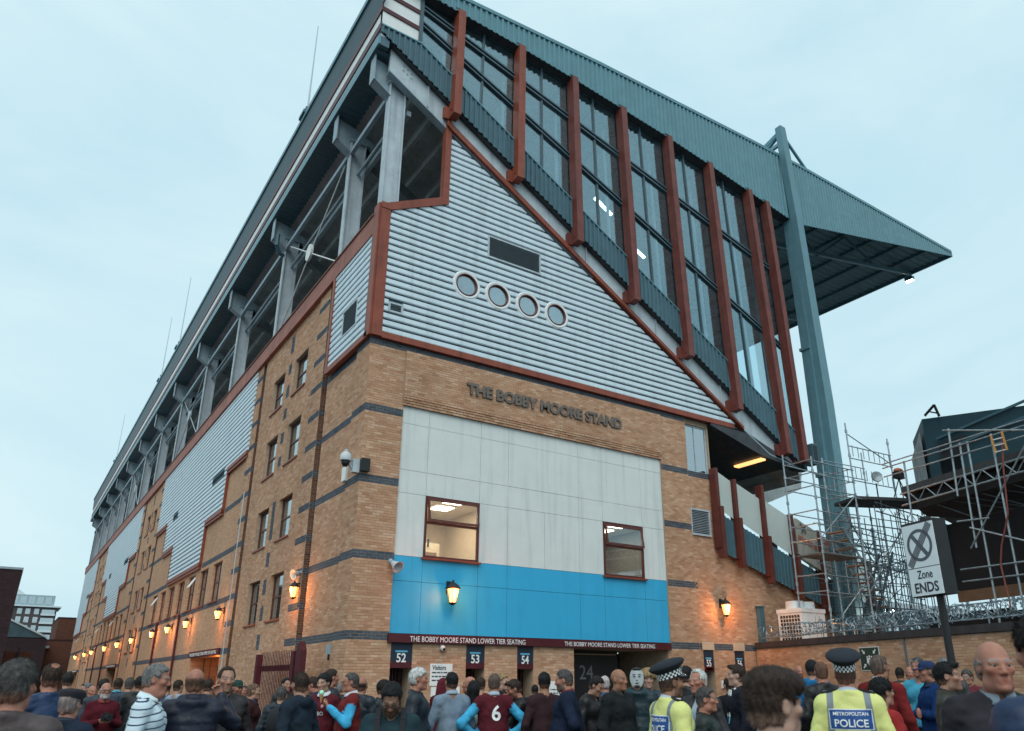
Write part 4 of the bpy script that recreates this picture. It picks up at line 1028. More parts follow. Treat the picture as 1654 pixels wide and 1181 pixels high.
def horn(p, d, name, label, s=1.):
    p, d = Vector(p), Vector(d).normalized(); t = thing(name, label, 'loudspeaker', p)
    MB().lathe([(.06*s,0),(.09*s,.10*s),(.17*s,.26*s),(.18*s,.27*s),(.15*s,.25*s),(.05*s,.12*s),(.01,.12*s)], p, 18, d).build('horn', M_GREYP, t, smooth=True)
    MB().lathe([(.05*s,-.12*s),(.07*s,-.1*s),(.07*s,0)], p, 12, d).build('driver', M_STEEL, t)
    MB().tube(p-d*.05, p-d*.05+Vector((0,.2,.0)), .018, 6).build('bracket', M_BLACK, t)
    return t
horn((1.06,-.16,4.72), (.35,-.75,-.55), 'loudspeaker', 'grey horn loudspeaker at the left edge of the sky blue panel')
horn((-.08,4.3,4.85), (-.8,-.3,-.25), 'loudspeaker', 'grey horn loudspeaker just above the pilaster lantern', .9)
t = thing('dome_camera', 'small white dome camera under the fascia between turnstiles 52 and 53', 'camera', (2.75,-.1,2.4))
MB().sphere((2.75,-.08,2.52), .075, n=14, m=10).build('housing', M_GREYP, t, smooth=True); MB().sphere((2.765,-.125,2.50), .045, n=12, m=8).build('lens', M_BLACK, t, smooth=True); MB().box(2.70,2.80,-.05,-.007,2.50,2.62).build('base', M_GREYP, t)
M_INK = mat('black_print', (.03,.035,.045), .5, var=0)
def wallsign(name, label, x0, x1, z0, z1, y, head=None, lines=0):
    t = thing(name, label, 'sign', (x0,y,z0))
    MB().box(x0, x1, y-.02, y-.008, z0, z1).build('board', M_WHITE, t)
    if head: text_obj(head, 'heading', M_INK, t, (x0+.06,y-.022,z1-.16), UX, (0,0,1), .17, depth=.0008, offset=.004, fit=(x1-x0)*.62)
    for i in range(lines):
        z = z1-.25-.1*i
        if z > z0+.06:
            m_ = MB(); xx = x0+.06
            while xx < x1-.12:
                w_ = random.uniform(.04,.13); m_.box(xx, min(xx+w_, x1-.06), y-.0225, y-.0205, z, z+.035); xx += w_+.025
            m_.build('small_print', M_INK, t)
    return t
wallsign('wall_sign', 'white sign headed Visitors on the brick between turnstiles 52 and 53', 2.42, 3.10, 1.55, 2.12, -.006, 'Visitors', 4)
wallsign('wall_sign', 'plain white notice on the wall low under the Visitors sign', 2.47, 3.35, 1.05, 1.52, -.006, None, 3)
t = wallsign('wall_sign', 'white notice on the brick between turnstile 54 and the dark gate', 6.35, 6.95, 1.0, 1.66, -.006, None, 2)
text_obj('1', 'number', M_INK, t, (6.78,-.028,1.45), UX, (0,0,1), .16, depth=.0008)
t = thing('entry_phone', 'small white box on the brick between turnstiles 55 and 56', 'box', (13.9,.07,1.35)); MB().box(13.86,13.98,.03,.092,1.42,1.68).build('case', M_WHITE, t); MB().box(13.88,13.96,.02,.029,1.52,1.56).build('slot', M_BLACK, t)

# ================================================================== palisade gate by the side wall
t = thing('palisade_gate', 'maroon spiked palisade gate standing open along the side wall', 'gate', (-.7,4,0))
GA, GB = Vector((-.62,1.35,0)), Vector((-.62,4.9,0))
for y in (1.55, 2.05, 5.6):
    p = MB(); w_ = .12 if y != 1.55 else .2
    p.box(-.72, -.56, y-w_, y+w_, 0, 2.45)
    if y == 1.55: p.prism([(y-w_,2.45),(y+w_,2.45),(y,2.68)], 'x', -.72, -.56)
    p.build('post', M_MAROON, t)
for zz in (.35, 1.95): MB().box(-.63, -.57, 2.15, 5.5, zz, zz+.16).build('rail', M_MAROON, t)
y = 2.25; pale = None
while y < 5.45:
    if pale is None:
        m_ = MB(); m_.prism([(-.03,.1),(.03,.1),(.03,2.35),(.018,2.5),(0,2.42),(-.018,2.5),(-.03,2.35)], 'x', -.005, .003)
        pale = m_.mesh('pale', (0,0,0)); pale.materials.append(M_MAROON)
    o = bpy.data.objects.new('pale', pale); link(o, t); o.location = Vector((-.645,y,0))-OFF[t.name]; y += .155

# ================================================================== boundary wall, running from the stand towards the right
E1 = Vector((-.2785,-.9604,0)); E2 = Vector((.9604,-.2785,0)); Q0 = Vector((15.8,0,0))   # E1 runs towards the camera, E2 away from the street
WP = lambda s, d=0, z=0: Q0+E1*s+E2*d+Vector((0,0,z))
NW = -E2
bw = thing('boundary_wall', 'low yellow brick boundary wall with dark coping under razor wire', 'wall', Q0)
m_ = MB()
LW = 17.5
sheet(m_, Q0, E1, NW, -.05, LW, 0, 2.80, [])
m_.add([WP(LW),WP(LW,.3),WP(LW,.3,2.8),WP(LW,0,2.8)], [(0,1,2,3)])
bwo = m_.build('mortar_face', M_MORTAR, bw)
lst = bricks(0, LW, 0, 2.79, [])
vis = sorted([q for q in lst if q[2] > 1.5], key=lambda q: abs(q[0]-11.0)*.3+abs(q[2]-2.4))[:290]; ids = set(map(id, vis))
brick_parts(vis, Q0, E1, NW, bw, M_BRICK1)
mb = MB(); brick_boxes(mb, [q for q in lst if id(q) not in ids], Q0, E1, NW); mb.build('brickwork', M_BRICK, bw, kind='stuff', fix=False)
M_COPE = mat('dark_coping', (.045,.04,.042), .85, var=.3, scale=2.5, stain=.3, bump=.1)
s = 0.0
while s < LW:
    L_ = min(1.8, LW-s)
    MB().obox(WP(s+L_/2,.12,2.90), E1, E2, (0,0,1), L_/2-.004, .20, .10).build('coping', M_COPE, bw)
    MB().obox(WP(s+L_/2,.12,2.80+.0), E1, E2, (0,0,1), L_/2-.004, .15, .012).build('drip', M_COPE, bw); s += L_
MB().obox(WP(7.3,-.02,1.4), E1, E2, (0,0,1), .03, .02, 1.38).build('movement_joint', M_MORTARD, bw)
# razor wire: coils carried on two rails
rz = thing('razor_wire', 'coils of razor wire on rails along the boundary wall top', 'razor wire', WP(8,.1,3.0))
ra = MB(); ra.tube(WP(.3,.05,3.14), WP(LW,.05,3.14), .022, 6).tube(WP(5.8,.45,3.56), WP(LW,.45,3.56), .022, 6)
ra.build('rail', M_GALV, rz)
pp = MB(); s = .5
while s < LW: pp.tube(WP(s,.12,2.99), WP(s,.12,3.35), .02, 6); s += 1.6
pp.build('post', M_GALV, rz)
M_RAZ = mat('razor_steel', (.22,.29,.33), .3, .5, var=.2)
for off_, zc, s0 in ((.10,3.33,.25),(.28,3.36,2.5),(.44,3.40,5.6)):
    ct = MB(); bt2 = MB(); s = s0; ph = 0; prev = None
    while s < LW:
        rr = .19+.03*math.sin(s*3.1)
        p = WP(s+.06*math.sin(ph*2.3), off_+rr*math.cos(ph), zc+rr*math.sin(ph))
        if prev is not None: ct.tube(prev, p, .009, 4, caps=False)
        if prev is not None and random.random() < .95:
            d = (p-prev).normalized(); a = Vector((random.gauss(0,1),random.gauss(0,1),random.gauss(0,1))).normalized(); b = d.cross(a).normalized()
            bt2.add([prev+d*.02, prev+b*.055+d*.035, prev-d*.02, prev-b*.055-d*.035], [(0,1,2,3)])
        prev = p; ph += .62; s += .62/6.283*.26
    ct.build('coil', M_RAZ, rz, kind='stuff', fix=False); bt2.build('barb', M_RAZ, rz, kind='stuff', fix=False)
# green assembly point sign
M_GREEN = mat('dark_green_sign', (.012,.05,.04), .5, var=.1)
gs = thing('assembly_sign', 'dark green safety sign with white border and arrows on the boundary wall', 'sign', WP(5.85,0,1.95))
MB().obox(WP(5.85,-.02,2.28), E1, NW, (0,0,1), .42, .006, .34).build('border', M_WHITE, gs)
MB().obox(WP(5.85,-.03,2.28), E1, NW, (0,0,1), .395, .006, .315).build('board', M_GREEN, gs)
def arrow(c, ang, s_):
    m_ = MB(); d = E1*math.cos(ang)+Vector((0,0,math.sin(ang))); n_ = E1*(-math.sin(ang))+Vector((0,0,math.cos(ang)))
    c = Vector(c)
    pts = [(-.5,-.12),(.05,-.12),(.05,-.35),(.5,0),(.05,.35),(.05,.12),(-.5,.12)]
    vs = [c+d*(p*s_)+n_*(q*s_) for p, q in pts]
    m_.add(vs, [tuple(range(7))]); m_.build('arrow', M_TXTW, gs)
arrow(WP(5.62,-.038,2.48), R(-45), .17); arrow(WP(6.08,-.038,2.48), R(-135), .17)
for q, a in ((5.62,45),(6.08,135)): arrow(WP(q,-.038,2.08), R(a), .17)
for dx, dz in ((-.09,0),(.09,0),(0,.02),(-.03,-.05)):
    MB().lathe([(.030,0),(.030,.004)], WP(5.85+dx,-.036,2.33+dz), 10, NW).obox(WP(5.85+dx,-.038,2.22+dz), E1, NW, (0,0,1), .028, .003, .07).build('figure', M_TXTW, gs)

# HVAC unit behind the wall
M_HV = mat('white_enamel', (.66,.70,.71), .45, var=.06, scale=2, stain=.15)
hv = thing('air_conditioning_unit', 'large white twin fan cooling unit behind the boundary wall', 'cooling unit', (17.0,-1.2,2.4))
hx0, hx1, hy0, hy1, hz0, hz1 = 16.12, 17.45, -1.9, -.85, 2.75, 4.0
MB().box(hx0, hx1, hy0, hy1, hz0, hz1).build('case', M_HV, hv)
MB().box(hx0-.03, hx1+.03, hy0-.03, hy1+.03, hz1, hz1+.14).build('top', M_HV, hv)
for cx in (hx0+.34, hx1-.34):
    m_ = MB(); m_.lathe([(.32,.14),(.31,.40),(.32,.42),(.28,.42),(.26,.30),(.05,.28)], (cx,(hy0+hy1)/2,hz1), 24); m_.build('fan_shroud', M_HV, hv)
    MB().lathe([(.25,.30),(.25,.31)], (cx,(hy0+hy1)/2,hz1), 12).build('fan', M_BLACK, hv)
m_ = MB(); 
for i in range(7):
    for j in range(8): m_.box(hx0-.012, hx0-.002, hy0+.10+i*.125, hy0+.19+i*.125, hz0+.15+j*.13, hz0+.25+j*.13)
m_.build('grille', M_BLACK, hv)
for xx in (hx0+.75, hx0+1.0): MB().box(xx, xx+.008, hy0-.006, hy0, hz0+.1, hz1-.1).build('seam', M_BLACK, hv)
MB().box(hx0+.95, hx0+1.15, hy0-.008, hy0-.001, hz1-.3, hz1-.2).build('badge', M_STEEL, hv)
MB().box(hx0-.2, hx1+.2, hy0-.1, hy1+.1, 0.01, hz0-.01).build('plinth', M_CONC, hv)
pd = thing('cable_duct', 'dark steel duct on the brick wall behind the cooling unit', 'duct', (16.2,-.05,2.9)); MB().box(16.05, 16.3, -.10, .09, 2.3, 4.3).build('duct', M_TEALD, pd); MB().box(16.0, 16.35, -.13, .09, 4.3, 4.34).build('cap', M_TEALD, pd)

# ================================================================== lower tier end: corrugated apron, posts, frosted screens, banners
lt = thing('screen_wall', 'raking screen of frosted glass between red posts at the lower tier end', 'screen', (14.3,-.1,6.3))
lb_ = lambda x: rake(x)-.18; l2 = lambda x: 7.63-(x-14.43)*.335
tp = lambda x: 9.27-(x-14.43)*.305
PXS = [14.08, 15.08, 16.68, 18.35, 19.97, 21.6, 23.3]
for a, b in zip(PXS[:-1], PXS[1:]):
    m_ = MB(); corr(m_, a, b, lambda x: lb_(x)+.0, l2, -.10, .2, .04); m_.build('corrugated_apron', M_TEALD, lt, fix=False)
for i, x in enumerate(PXS):
    m_ = MB(); m_.box(x-.075, x+.075, -.30, .02, l2(x)-1.4, tp(x)+.02 if i not in (2,) else tp(x)+.5)
    m_.box(x-.03, x+.17, -.37, -.12, lb_(x)-.30, l2(x)+.15)
    m_.build('post', mat('dark_red_post', (.12,.030,.022), .55, var=.25, scale=2.5, stain=.4), lt)
for i, (a, b) in enumerate(zip(PXS[:-1], PXS[1:])):
    m_ = MB(); m_.prism([(a+.11,l2(a)+.12),(b-.11,l2(b)+.12),(b-.11,tp(b)-.05),(a+.11,tp(a)-.05)], 'y', -.16, -.145); m_.build('glass_pane', M_SCREENG, lt)
# cloth banners hung on the screens
def cloth(name, label, cat, corners, nx, nz, amp, m, seed):
    """hanging cloth with folds: corners are top-left, top-right, bottom-right, bottom-left; real 4 mm thickness"""
    A, B, Cc, D = map(Vector, corners); n_ = (B-A).cross(D-A).normalized(); vs = []; fs = []
    for j in range(nz+1):
        for i in range(nx+1):
            u, v = i/nx, j/nz
            p = (A*(1-u)+B*u)*(1-v)+(D*(1-u)+Cc*u)*v
            vs.append(p+n_*amp*(math.sin(u*17+seed+v*2)*.5+math.sin(u*31+v*5+seed)*.3+mnoise.noise(p*1.3)))
    k = len(vs); vs += [p+n_*.004 for p in vs]
    for j in range(nz):
        for i in range(nx):
            q = j*(nx+1)+i; fs += [(q,q+1,q+nx+2,q+nx+1), (k+q,k+q+nx+1,k+q+nx+2,k+q+1)]
    mb = MB(); mb.add(vs, fs); return mb.solo(name, m, label, cat, smooth=True)
M_SHEET = mat('weathered_sheet', (.38,.39,.36), .8, var=.2, scale=2, stain=.3)
M_BAN = mat('banner_cloth', (.34,.33,.29), .8, var=.12, scale=2)
M_BRED = mat('banner_red', (.42,.10,.06), .7, var=.15)
b1 = cloth('banner', 'grey banner with red scrawled lettering tied between red posts', 'banner', [(18.5,-.30,tp(18.5)-.05),(19.85,-.30,tp(19.85)-.1),(19.85,-.30,l2(19.85)+.1),(18.5,-.30,l2(18.5)+.15)], 20, 14, .02, M_BAN, 1)
text_obj('moore', 'lettering', M_BRED, b1, (18.55,-.345,tp(18.5)-.95), (1,0,-.30), (0.1,0,1), .42, depth=.001, fit=1.2, offset=.01)
m_ = MB(); m_.bar((18.75,-.35,tp(18.75)-.2),(19.1,-.35,tp(19)-.5),.01,.05).bar((19.1,-.35,tp(19.1)-.15),(18.8,-.35,tp(18.8)-.55),.01,.05); m_.build('hammer_mark', M_INK, b1)
b2 = cloth('banner', 'grey banner with red band and figures hanging farthest along the rake', 'banner', [(20.1,-.30,tp(20.1)-.2),(21.5,-.30,tp(21.5)-.1),(21.5,-.30,l2(21.5)-.1),(20.1,-.30,l2(20.1)+.1)], 20, 14, .02, M_BAN, 2)
m_ = MB(); m_.prism([(20.15,tp(20.15)-.95),(21.45,tp(21.45)-.85),(21.45,tp(21.45)-.65),(20.15,tp(20.15)-.75)], 'y', -.355, -.345); m_.build('red_band', M_BRED, b2)
text_obj('225', 'lettering', M_BRED, b2, (20.7,-.345,tp(21)-.60), (1,0,-.30), (0,0,1), .3, depth=.001)
MB().lathe([(.17,0),(.17,.01)], (20.45,-.345,tp(20.5)-.3), 14, (0,-1,0)).build('red_disc', M_BRED, b2)
cloth('tarpaulin', 'pale grey tarpaulin slung beneath the upper tier nose', 'tarpaulin', [(21.0,4,10.6),(25.4,4,12.3),(25.2,4,11.0),(21.6,4,9.6)], 26, 12, .08, mat('tarpaulin', (.45,.48,.47), .75, var=.2, scale=1.5, stain=.3), 3)
# box fixed on the nose of the upper tier
t = thing('speaker_box', 'small dark box fixed to the tip of the upper tier', 'box', (19.8,-.5,10.6)); MB().box(19.68,20.0,-.75,-.3,10.35,11.25).build('case', M_TEALD, t); MB().box(19.72,19.96,-.762,-.751,10.42,11.18).build('grille', M_BLACK, t)

# ================================================================== scaffold tower round the column
sc = thing('scaffold_tower', 'grey tube scaffold tower with guard rails and stair beside the teal column', 'scaffold', (17.4,-2,0))
SX0, SX1, SY0, SY1 = 16.25, 18.75, -3.0, -1.75
T = lambda: MB()
for (x, y, h) in ((SX0,SY0,9.55),(SX1,SY0,11.35),(SX0,SY1,9.9),(SX1,SY1,10.2),(21.6,SY0,11.2),(21.6,SY1,10.9),(19.95,SY1,9.2)):
    T().tube((x,y,0.02),(x,y,h),.03,8).build('standard', M_GALV, sc)
    c_ = MB()
    z = 1.0
    while z < h: c_.tube((x,y,z-.06),(x,y,z+.06),.05,8); z += 1.0
    c_.build('coupler', M_GALV, sc)
for z in (3.0,3.55,4.6,5.2,6.45,7.0,7.5,8.4,8.9,9.4):
    for y in (SY0, SY1):
        zz = z if y == SY0 else z+.1
        T().tube((SX0-.05,y,zz),(SX1+.1,y,zz),.022,6).build('ledger', M_GALV, sc)
    for x in (SX0, SX1): T().tube((x,SY0-.05,z+.05),(x,SY1+.05,z+.05),.022,6).build('transom', M_GALV, sc)
for z in (7.3,8.3,9.0,9.9,10.4):
    T().tube((SX1,SY0,z),(21.7,SY0,z+.08),.022,6).build('ledger', M_GALV, sc)
    T().tube((SX1,SY1,z-.3),(21.7,SY1,z-.2),.022,6).build('ledger', M_GALV, sc)
for z0, x0, x1 in ((3.0,SX0,SX1),(4.6,SX0,SX1),(5.2,SX0,SX1),(8.4,SX0,SX1)):
    for i in range(5):
        x = x0+(x1-x0)*i/4; T().tube((x,SY0,z0),(x,SY0,z0+.55),.016,6).build('guard_post', M_GALV, sc)
MB().box(SX0+.2, SX1, SY0+.1, SY1, 6.0, 6.05).build('deck', mat('scaffold_boards', (.16,.17,.17), .85, var=.3, scale=2), sc)
for (p, q) in (((SX0,SY0,.6),(SX1,SY0,3.0)),((SX0,SY0,6.5),(SX1,SY0,8.4)),((SX1,SY0,4.7),(21.6,SY0,7.4)),((SX1,SY1,9.1),(21.6,SY1,6.2)),((21.6,SY0,7.3),(SX1,SY1,4.0)),((SX1,SY0,10.9),(21.6,SY0,10.1))):
    T().tube(p, q, .022, 6).build('brace', M_GALV, sc)
# lattice frames of the event scaffold to the right
for x in (19.3, 20.2, 21.0, 22.0, 22.9):
    for y in (-2.6, -1.2):
        T().tube((x,y,2.0),(x,y,8.2),.024,6).build('standard', M_GALVD, sc)
for z in (4.2,5.0,5.9,6.6,7.3):
    for y in (-2.6,-1.2):
        l_ = MB(); l_.tube((18.9,y,z),(23.2,y,z-.25),.02,6).tube((18.9,y,z-.22),(23.2,y,z-.47),.02,6)
        for i in range(9): l_.tube((18.9+i*.48,y,z-.22-.028*i),(19.14+i*.48,y,z-.014-.028*i),.013,5)
        l_.build('lattice_beam', M_GALVD, sc)
for i in range(7):
    x = 18.9+i*.62; T().tube((x,-2.6,7.4-.3*i),(x+.6,-1.2,6.2-.2*i),.018,6).build('brace', M_GALVD, sc)
for i in range(9):
    x = SX0+(SX1-SX0)*i/8
    for z0 in (7.0, 8.9): T().tube((x,SY0,z0),(x,SY0,z0+.5),.014,5).build('guard_post', M_GALVD, sc)
for i in range(8):
    x = 19.0+i*.36
    for z0 in (9.1, 10.0): T().tube((x,SY0,z0),(x,SY0,z0+.45),.014,5).build('guard_post', M_GALVD, sc)
for z in (2.4,3.0,3.6,4.5,5.4,6.2,7.0,7.8):
    for y in (-3.4,-1.9,-.8): T().tube((19.0,y,z+.1*y),(23.4,y-.3,z+.1*y+.08),.018,5).build('ledger', M_GALVD, sc)
for i in range(9):
    x = 19.2+i*.5
    T().tube((x,-3.4,1.8),(x+.05,-3.4,8.0+.3*math.sin(i*2.1)),.02,6).build('standard', M_GALVD, sc)
    T().tube((x,-2.2,3.0+.3*(i%3)),(x+.9,-2.2,5.4+.3*(i%3)),.016,5).build('brace', M_GALVD, sc)
for k in (0,1):
    T().bar((21.9,-2.3+k*.6,6.6),(19.2,-2.3+k*.6,2.6),.04,.10).build('stringer', M_GALVD, sc)
for i in range(12):
    f = (i+.5)/12; MB().box(21.9-2.7*f-.13, 21.9-2.7*f+.13, -2.28, -1.72, 6.6-4*f-.018, 6.6-4*f+.018).build('tread', M_STEELL, sc)
for (x0, z0, x1, z1, y) in ((19.0,8.05,24.6,7.7,-3.6),(19.6,5.6,24.4,6.9,-2.8),(19.2,6.9,24.6,6.3,-1.4),(20.4,3.4,24.8,4.6,-3.0),(20.2,4.8,24.6,3.7,-1.9)):
    l_ = MB(); l_.tube((x0,y,z0),(x1,y,z1),.024,6).tube((x0,y,z0-.34),(x1,y,z1-.34),.024,6)
    for i in range(14):
        a, b = i/14, (i+1)/14; l_.tube((x0+(x1-x0)*a,y,z0+(z1-z0)*a-(.34 if i % 2 else 0)),(x0+(x1-x0)*b,y,z0+(z1-z0)*b-(0 if i % 2 else .34)),.014,5)
    l_.build('truss', M_GALVD, sc)
for i in range(16):
    x = 19.2+i*.34; T().tube((x,-2.9-.1*(i%3),2.5),(x+.03,-2.9-.1*(i%3),6.2+.5*(i%4)),.016,5).build('standard', M_GALVD, sc)
# stair, the orange light on its treads put into their colour
M_TREAD = mat('stair_tread', (.40,.20,.11), .6, var=.2)
for k in (0, 1):
    y = -2.55+k*.7
    T().bar((18.3,y,7.2),(21.5,y,3.3),.04,.10).build('stringer', M_GALV, sc)
    T().tube((18.3,y,8.1),(21.5,y,4.2),.02,6).build('handrail', M_GALV, sc)
for i in range(13):
    f = (i+.5)/13; x = 18.3+3.2*f; z = 7.2-3.9*f; MB().box(x-.14, x+.14, -2.52, -1.88, z-.02, z+.02).build('tread', M_TREAD, sc)
# platform bridge to the stage deck
pf = MB(); pf.prism([(18.9,-2.9),(22.6,-4.6),(22.9,-3.2),(19.4,-1.6)], 'z', 8.30, 8.42); pf.build('platform', mat('dark_boards', (.05,.052,.055), .85, var=.3), sc)

# ================================================================== event stage on the far side of the boundary wall
SPp = lambda s, d, z: Q0+E1*s+E2*(d)+Vector((0,0,z))
sg_ = thing('stage_deck', 'dark raised stage deck on truss beams and scaffold tubes', 'stage', SPp(8,3,0))
M_BRD = mat('stage_board', (.07,.07,.07), .9, var=.25, scale=3)
M_STAGE = mat('stage_underside', (.03,.028,.028), .9, var=.3, scale=2)
DS = 2.4      # distance behind the boundary wall of the stage front
MB().add([SPp(s,DS+d,z) for z in (7.55,7.76) for s, d in ((5.64,0),(19,0),(19,6),(2.0,6),(4.2,2))], [(0,1,2,3,4),(5,6,7,8,9)]+[(i,(i+1)%5,5+(i+1)%5,5+i) for i in range(5)]).build('deck', M_BRD, sg_)
us = MB(); us.add([SPp(s,DS+d,z) for z in (7.0,7.5) for s, d in ((5.9,.3),(19,.3),(19,3.2),(5.2,3.2),(5.0,1.6))], [(0,1,2,3,4),(5,6,7,8,9)]+[(i,(i+1)%5,5+(i+1)%5,5+i) for i in range(5)]); us.build('underframe', M_STAGE, sg_)
tr_ = MB(); tr_.tube(SPp(5.64,DS-.05,7.52),SPp(18,DS-.05,7.52),.03,6).tube(SPp(5.64,DS-.05,7.14),SPp(18,DS-.05,7.14),.03,6); tr_.build('truss_chord', M_GALV, sg_)
i = 0; s = 6.0
while s < 17.5:
    T().tube(SPp(s,DS-.05,7.14 if i % 2 else 7.52),SPp(s+.36,DS-.05,7.52 if i % 2 else 7.14),.02,6).build('truss_web', M_GALV, sg_); i += 1; s += .36
for s, z0, z1 in ((6.1,4.2,8.5),(8.05,6.9,9.0),(8.35,5.3,8.45),(8.62,3.0,8.42),(9.45,3.0,8.4),(11.3,2.4,9.2),(13.2,2.4,9.2)):
    T().tube(SPp(s,DS-.25,z0),SPp(s+.12,DS-.25,z1),.032,8).build('standard', M_GALV, sg_)
for z0, z1 in ((8.48,8.25),(8.18,7.98),(8.62,8.42)):
    T().tube(SPp(5.3,DS-.3,z0),SPp(15,DS-.3,z1-.1),.022,6).build('guard_rail', M_GALV, sg_)
for p, q in (((8.0,9.0),(12.5,7.6)),((8.3,5.9),(14,3.6)),((8.2,5.3),(11.2,8.4)),((7.9,6.15),(9.0,6.05)),((7.7,4.75),(15,4.55)),((7.7,4.4),(15,4.25))):
    T().tube(SPp(p[0],DS-.3,p[1]),SPp(q[0],DS-.3,q[1]),.026,6).build('brace', M_GALV, sg_)
for i in range(14):
    s = 6.6+i*.55; T().tube(SPp(s,DS+.4,7.02),SPp(s+random.uniform(-.6,.6),DS+2.8,6.75),.02,5).build('under_tube', M_GALV, sg_)
bk_ = MB(); bk_.obox(SPp(11.4,DS+1.2,5.40), E1, E2, (0,0,1), 5.25, .1, 1.06); bk_.build('dark_screen', mat('black_drape', (.012,.012,.014), .85, var=.2), sg_)
MB().obox(SPp(11.3,DS+1.05,4.15), E1, E2, (0,0,1), 5.1, .04, .17).build('timber_board', mat('ply_board', (.17,.095,.055), .8, var=.25, scale=2), sg_)
MB().obox(SPp(6.05,DS+1.0,5.4), E1, E2, (0,0,1), .12, .04, 1.0).build('pale_edge', mat('pale_green_board', (.36,.40,.34), .8, var=.2), sg_)
MB().path([SPp(10.0,DS-.36,8.25),SPp(9.85,DS-.40,7.2),SPp(9.7,DS-.40,6.0),SPp(9.3,DS-.40,5.2),SPp(9.15,DS-.4,4.7),SPp(9.2,DS-.4,3.4)], .024, 8).build('red_hose', mat('red_hose', (.22,.06,.05), .6, var=.2), sg_)
t = thing('step_ladder', 'orange framed ladder hung on the stage guard rail', 'ladder', SPp(9.75,DS-.4,8.0))
for s in (9.72, 10.08): T().bar(SPp(s,DS-.38,7.75),SPp(s-.05,DS-.38,8.32),.03,.05).build('rail', mat('orange_paint', (.55,.26,.06), .6), t)
for z in (7.8,7.98,8.16): T().bar(SPp(9.72,DS-.38,z),SPp(10.05,DS-.38,z-.02),.03,.03).build('rung', M_WHITE, t)
# dark cabin on the stage
ca = thing('stage_cabin', 'large dark teal cabin with sloping roof standing on the stage', 'cabin', SPp(8,5.4,7.8))
M_CAB = mat('dark_cabin', (.022,.065,.085), .6, var=.15, scale=1.5, stain=.2); D2 = 5.2
L0, L1 = 4.36, 19.0
roof = lambda s: 10.91-(s-L0)*.218
m_ = MB(); P_ = [(L0,7.79),(L0+.46,7.79),(L0+.46,9.15),(L0+1.33,9.14),(L0+1.33,7.79),(L1,7.79),(L1,roof(L1)),(L0,10.91)]
vs = [SPp(s,D2,z) for s, z in P_]+[SPp(s-(2.35 if s < 5 else 1.4),D2+1.8,z) for s, z in P_]
n = len(P_); m_.add(vs, [tuple(range(n)), tuple(range(2*n-1,n-1,-1))]+[(i,(i+1)%n,n+(i+1)%n,n+i) for i in range(n)]); m_.build('body', M_CAB, ca)
m_ = MB(); m_.add([SPp(L0-.32-e,D2+.12,7.82) for e in (0,.012)]+[SPp(L0-2.5-e,D2+1.75,7.82) for e in (0,.012)]+[SPp(L0-2.5-e,D2+1.75,10.2) for e in (0,.012)]+[SPp(L0-.32-e,D2+.12,10.5) for e in (0,.012)], [(0,2,4,6),(1,7,5,3),(0,1,3,2),(2,3,5,4),(4,5,7,6),(6,7,1,0)]); m_.build('side_sheet', mat('pale_sheet', (.38,.43,.44), .7, var=.3, scale=2, stain=.5), ca)
for z0, z1 in ((10.25,9.6),(9.75,9.3)): T().bar(SPp(L0+.6,D2-.08,z0-.3),SPp(14,D2-.08,z0+.15-.0),.06,.08).build('sheeting_rail', M_TEALD, ca)
for i in range(4): T().bar(SPp(L0+.75+i*.28,D2-.05,9.15),SPp(L0+.75+i*.28,D2-.05,9.75),.03,.3).build('frame_panel', M_BLACK, ca)
T().bar(SPp(4.62,D2-.1,10.95),SPp(5.12,D2-.1,11.2),.05,.08).bar(SPp(5.12,D2-.1,11.2),SPp(5.25,D2-.1,10.72),.05,.08).bar(SPp(4.85,D2-.1,11.03),SPp(5.2,D2-.1,10.85),.04,.05).build('roof_bracket', M_BLACK, ca)
t = thing('sandbag', 'black bag slumped on the left end of the stage deck', 'bag', SPp(5.0,DS+1.5,7.78)); MB().sphere(SPp(5.0,DS+1.5,7.9),.3,.2,.14).sphere(SPp(5.25,DS+1.5,7.98),.14,.14,.22).build('bag', M_BLACK, t, smooth=True)
t = thing('work_light', 'bright white work light low among the stage scaffolding', 'lamp', (22.4,-1.4,4.3))
MB().box(22.3,22.5,-1.5,-1.4,4.25,4.42).build('housing', M_BLACK, t); MB().sphere((22.4,-1.54,4.33),.10).build('lens', mat('work_light_lens', (1,1,1), .4, var=0, emit=(.85,1,.95), es=14), t); T().tube((22.4,-1.45,2.5),(22.4,-1.45,4.25),.03,6).build('stand', M_BLACK, t)
l = bpy.data.lights.new('work_light_beam', 'POINT'); l.energy = 40; l.color = (.8,1,.95); l.shadow_soft_size = .1
lo = bpy.data.objects.new('work_light_beam', l); COL.objects.link(lo); lo.parent = t; lo.location = Vector((22.4,-1.75,4.33))-OFF[t.name]
t = thing('yard_lamp', 'orange lamp glowing at the foot of the scaffold tower', 'lamp', (16.3,-2.6,2.9))
T().tube((16.9,-3.3,0),(16.9,-3.3,2.75),.04,8).build('post', M_BLACK, t); MB().sphere((16.9,-3.3,2.83),.09).build('lamp_glass', M_LGLASS, t)
l = bpy.data.lights.new('yard_lamp_light', 'POINT'); l.energy = 26; l.color = (1,.36,.08); l.shadow_soft_size = .1
lo = bpy.data.objects.new('yard_lamp_light', l); COL.objects.link(lo); lo.parent = t; lo.location = Vector((17.0,-3.45,3.0))-OFF[t.name]
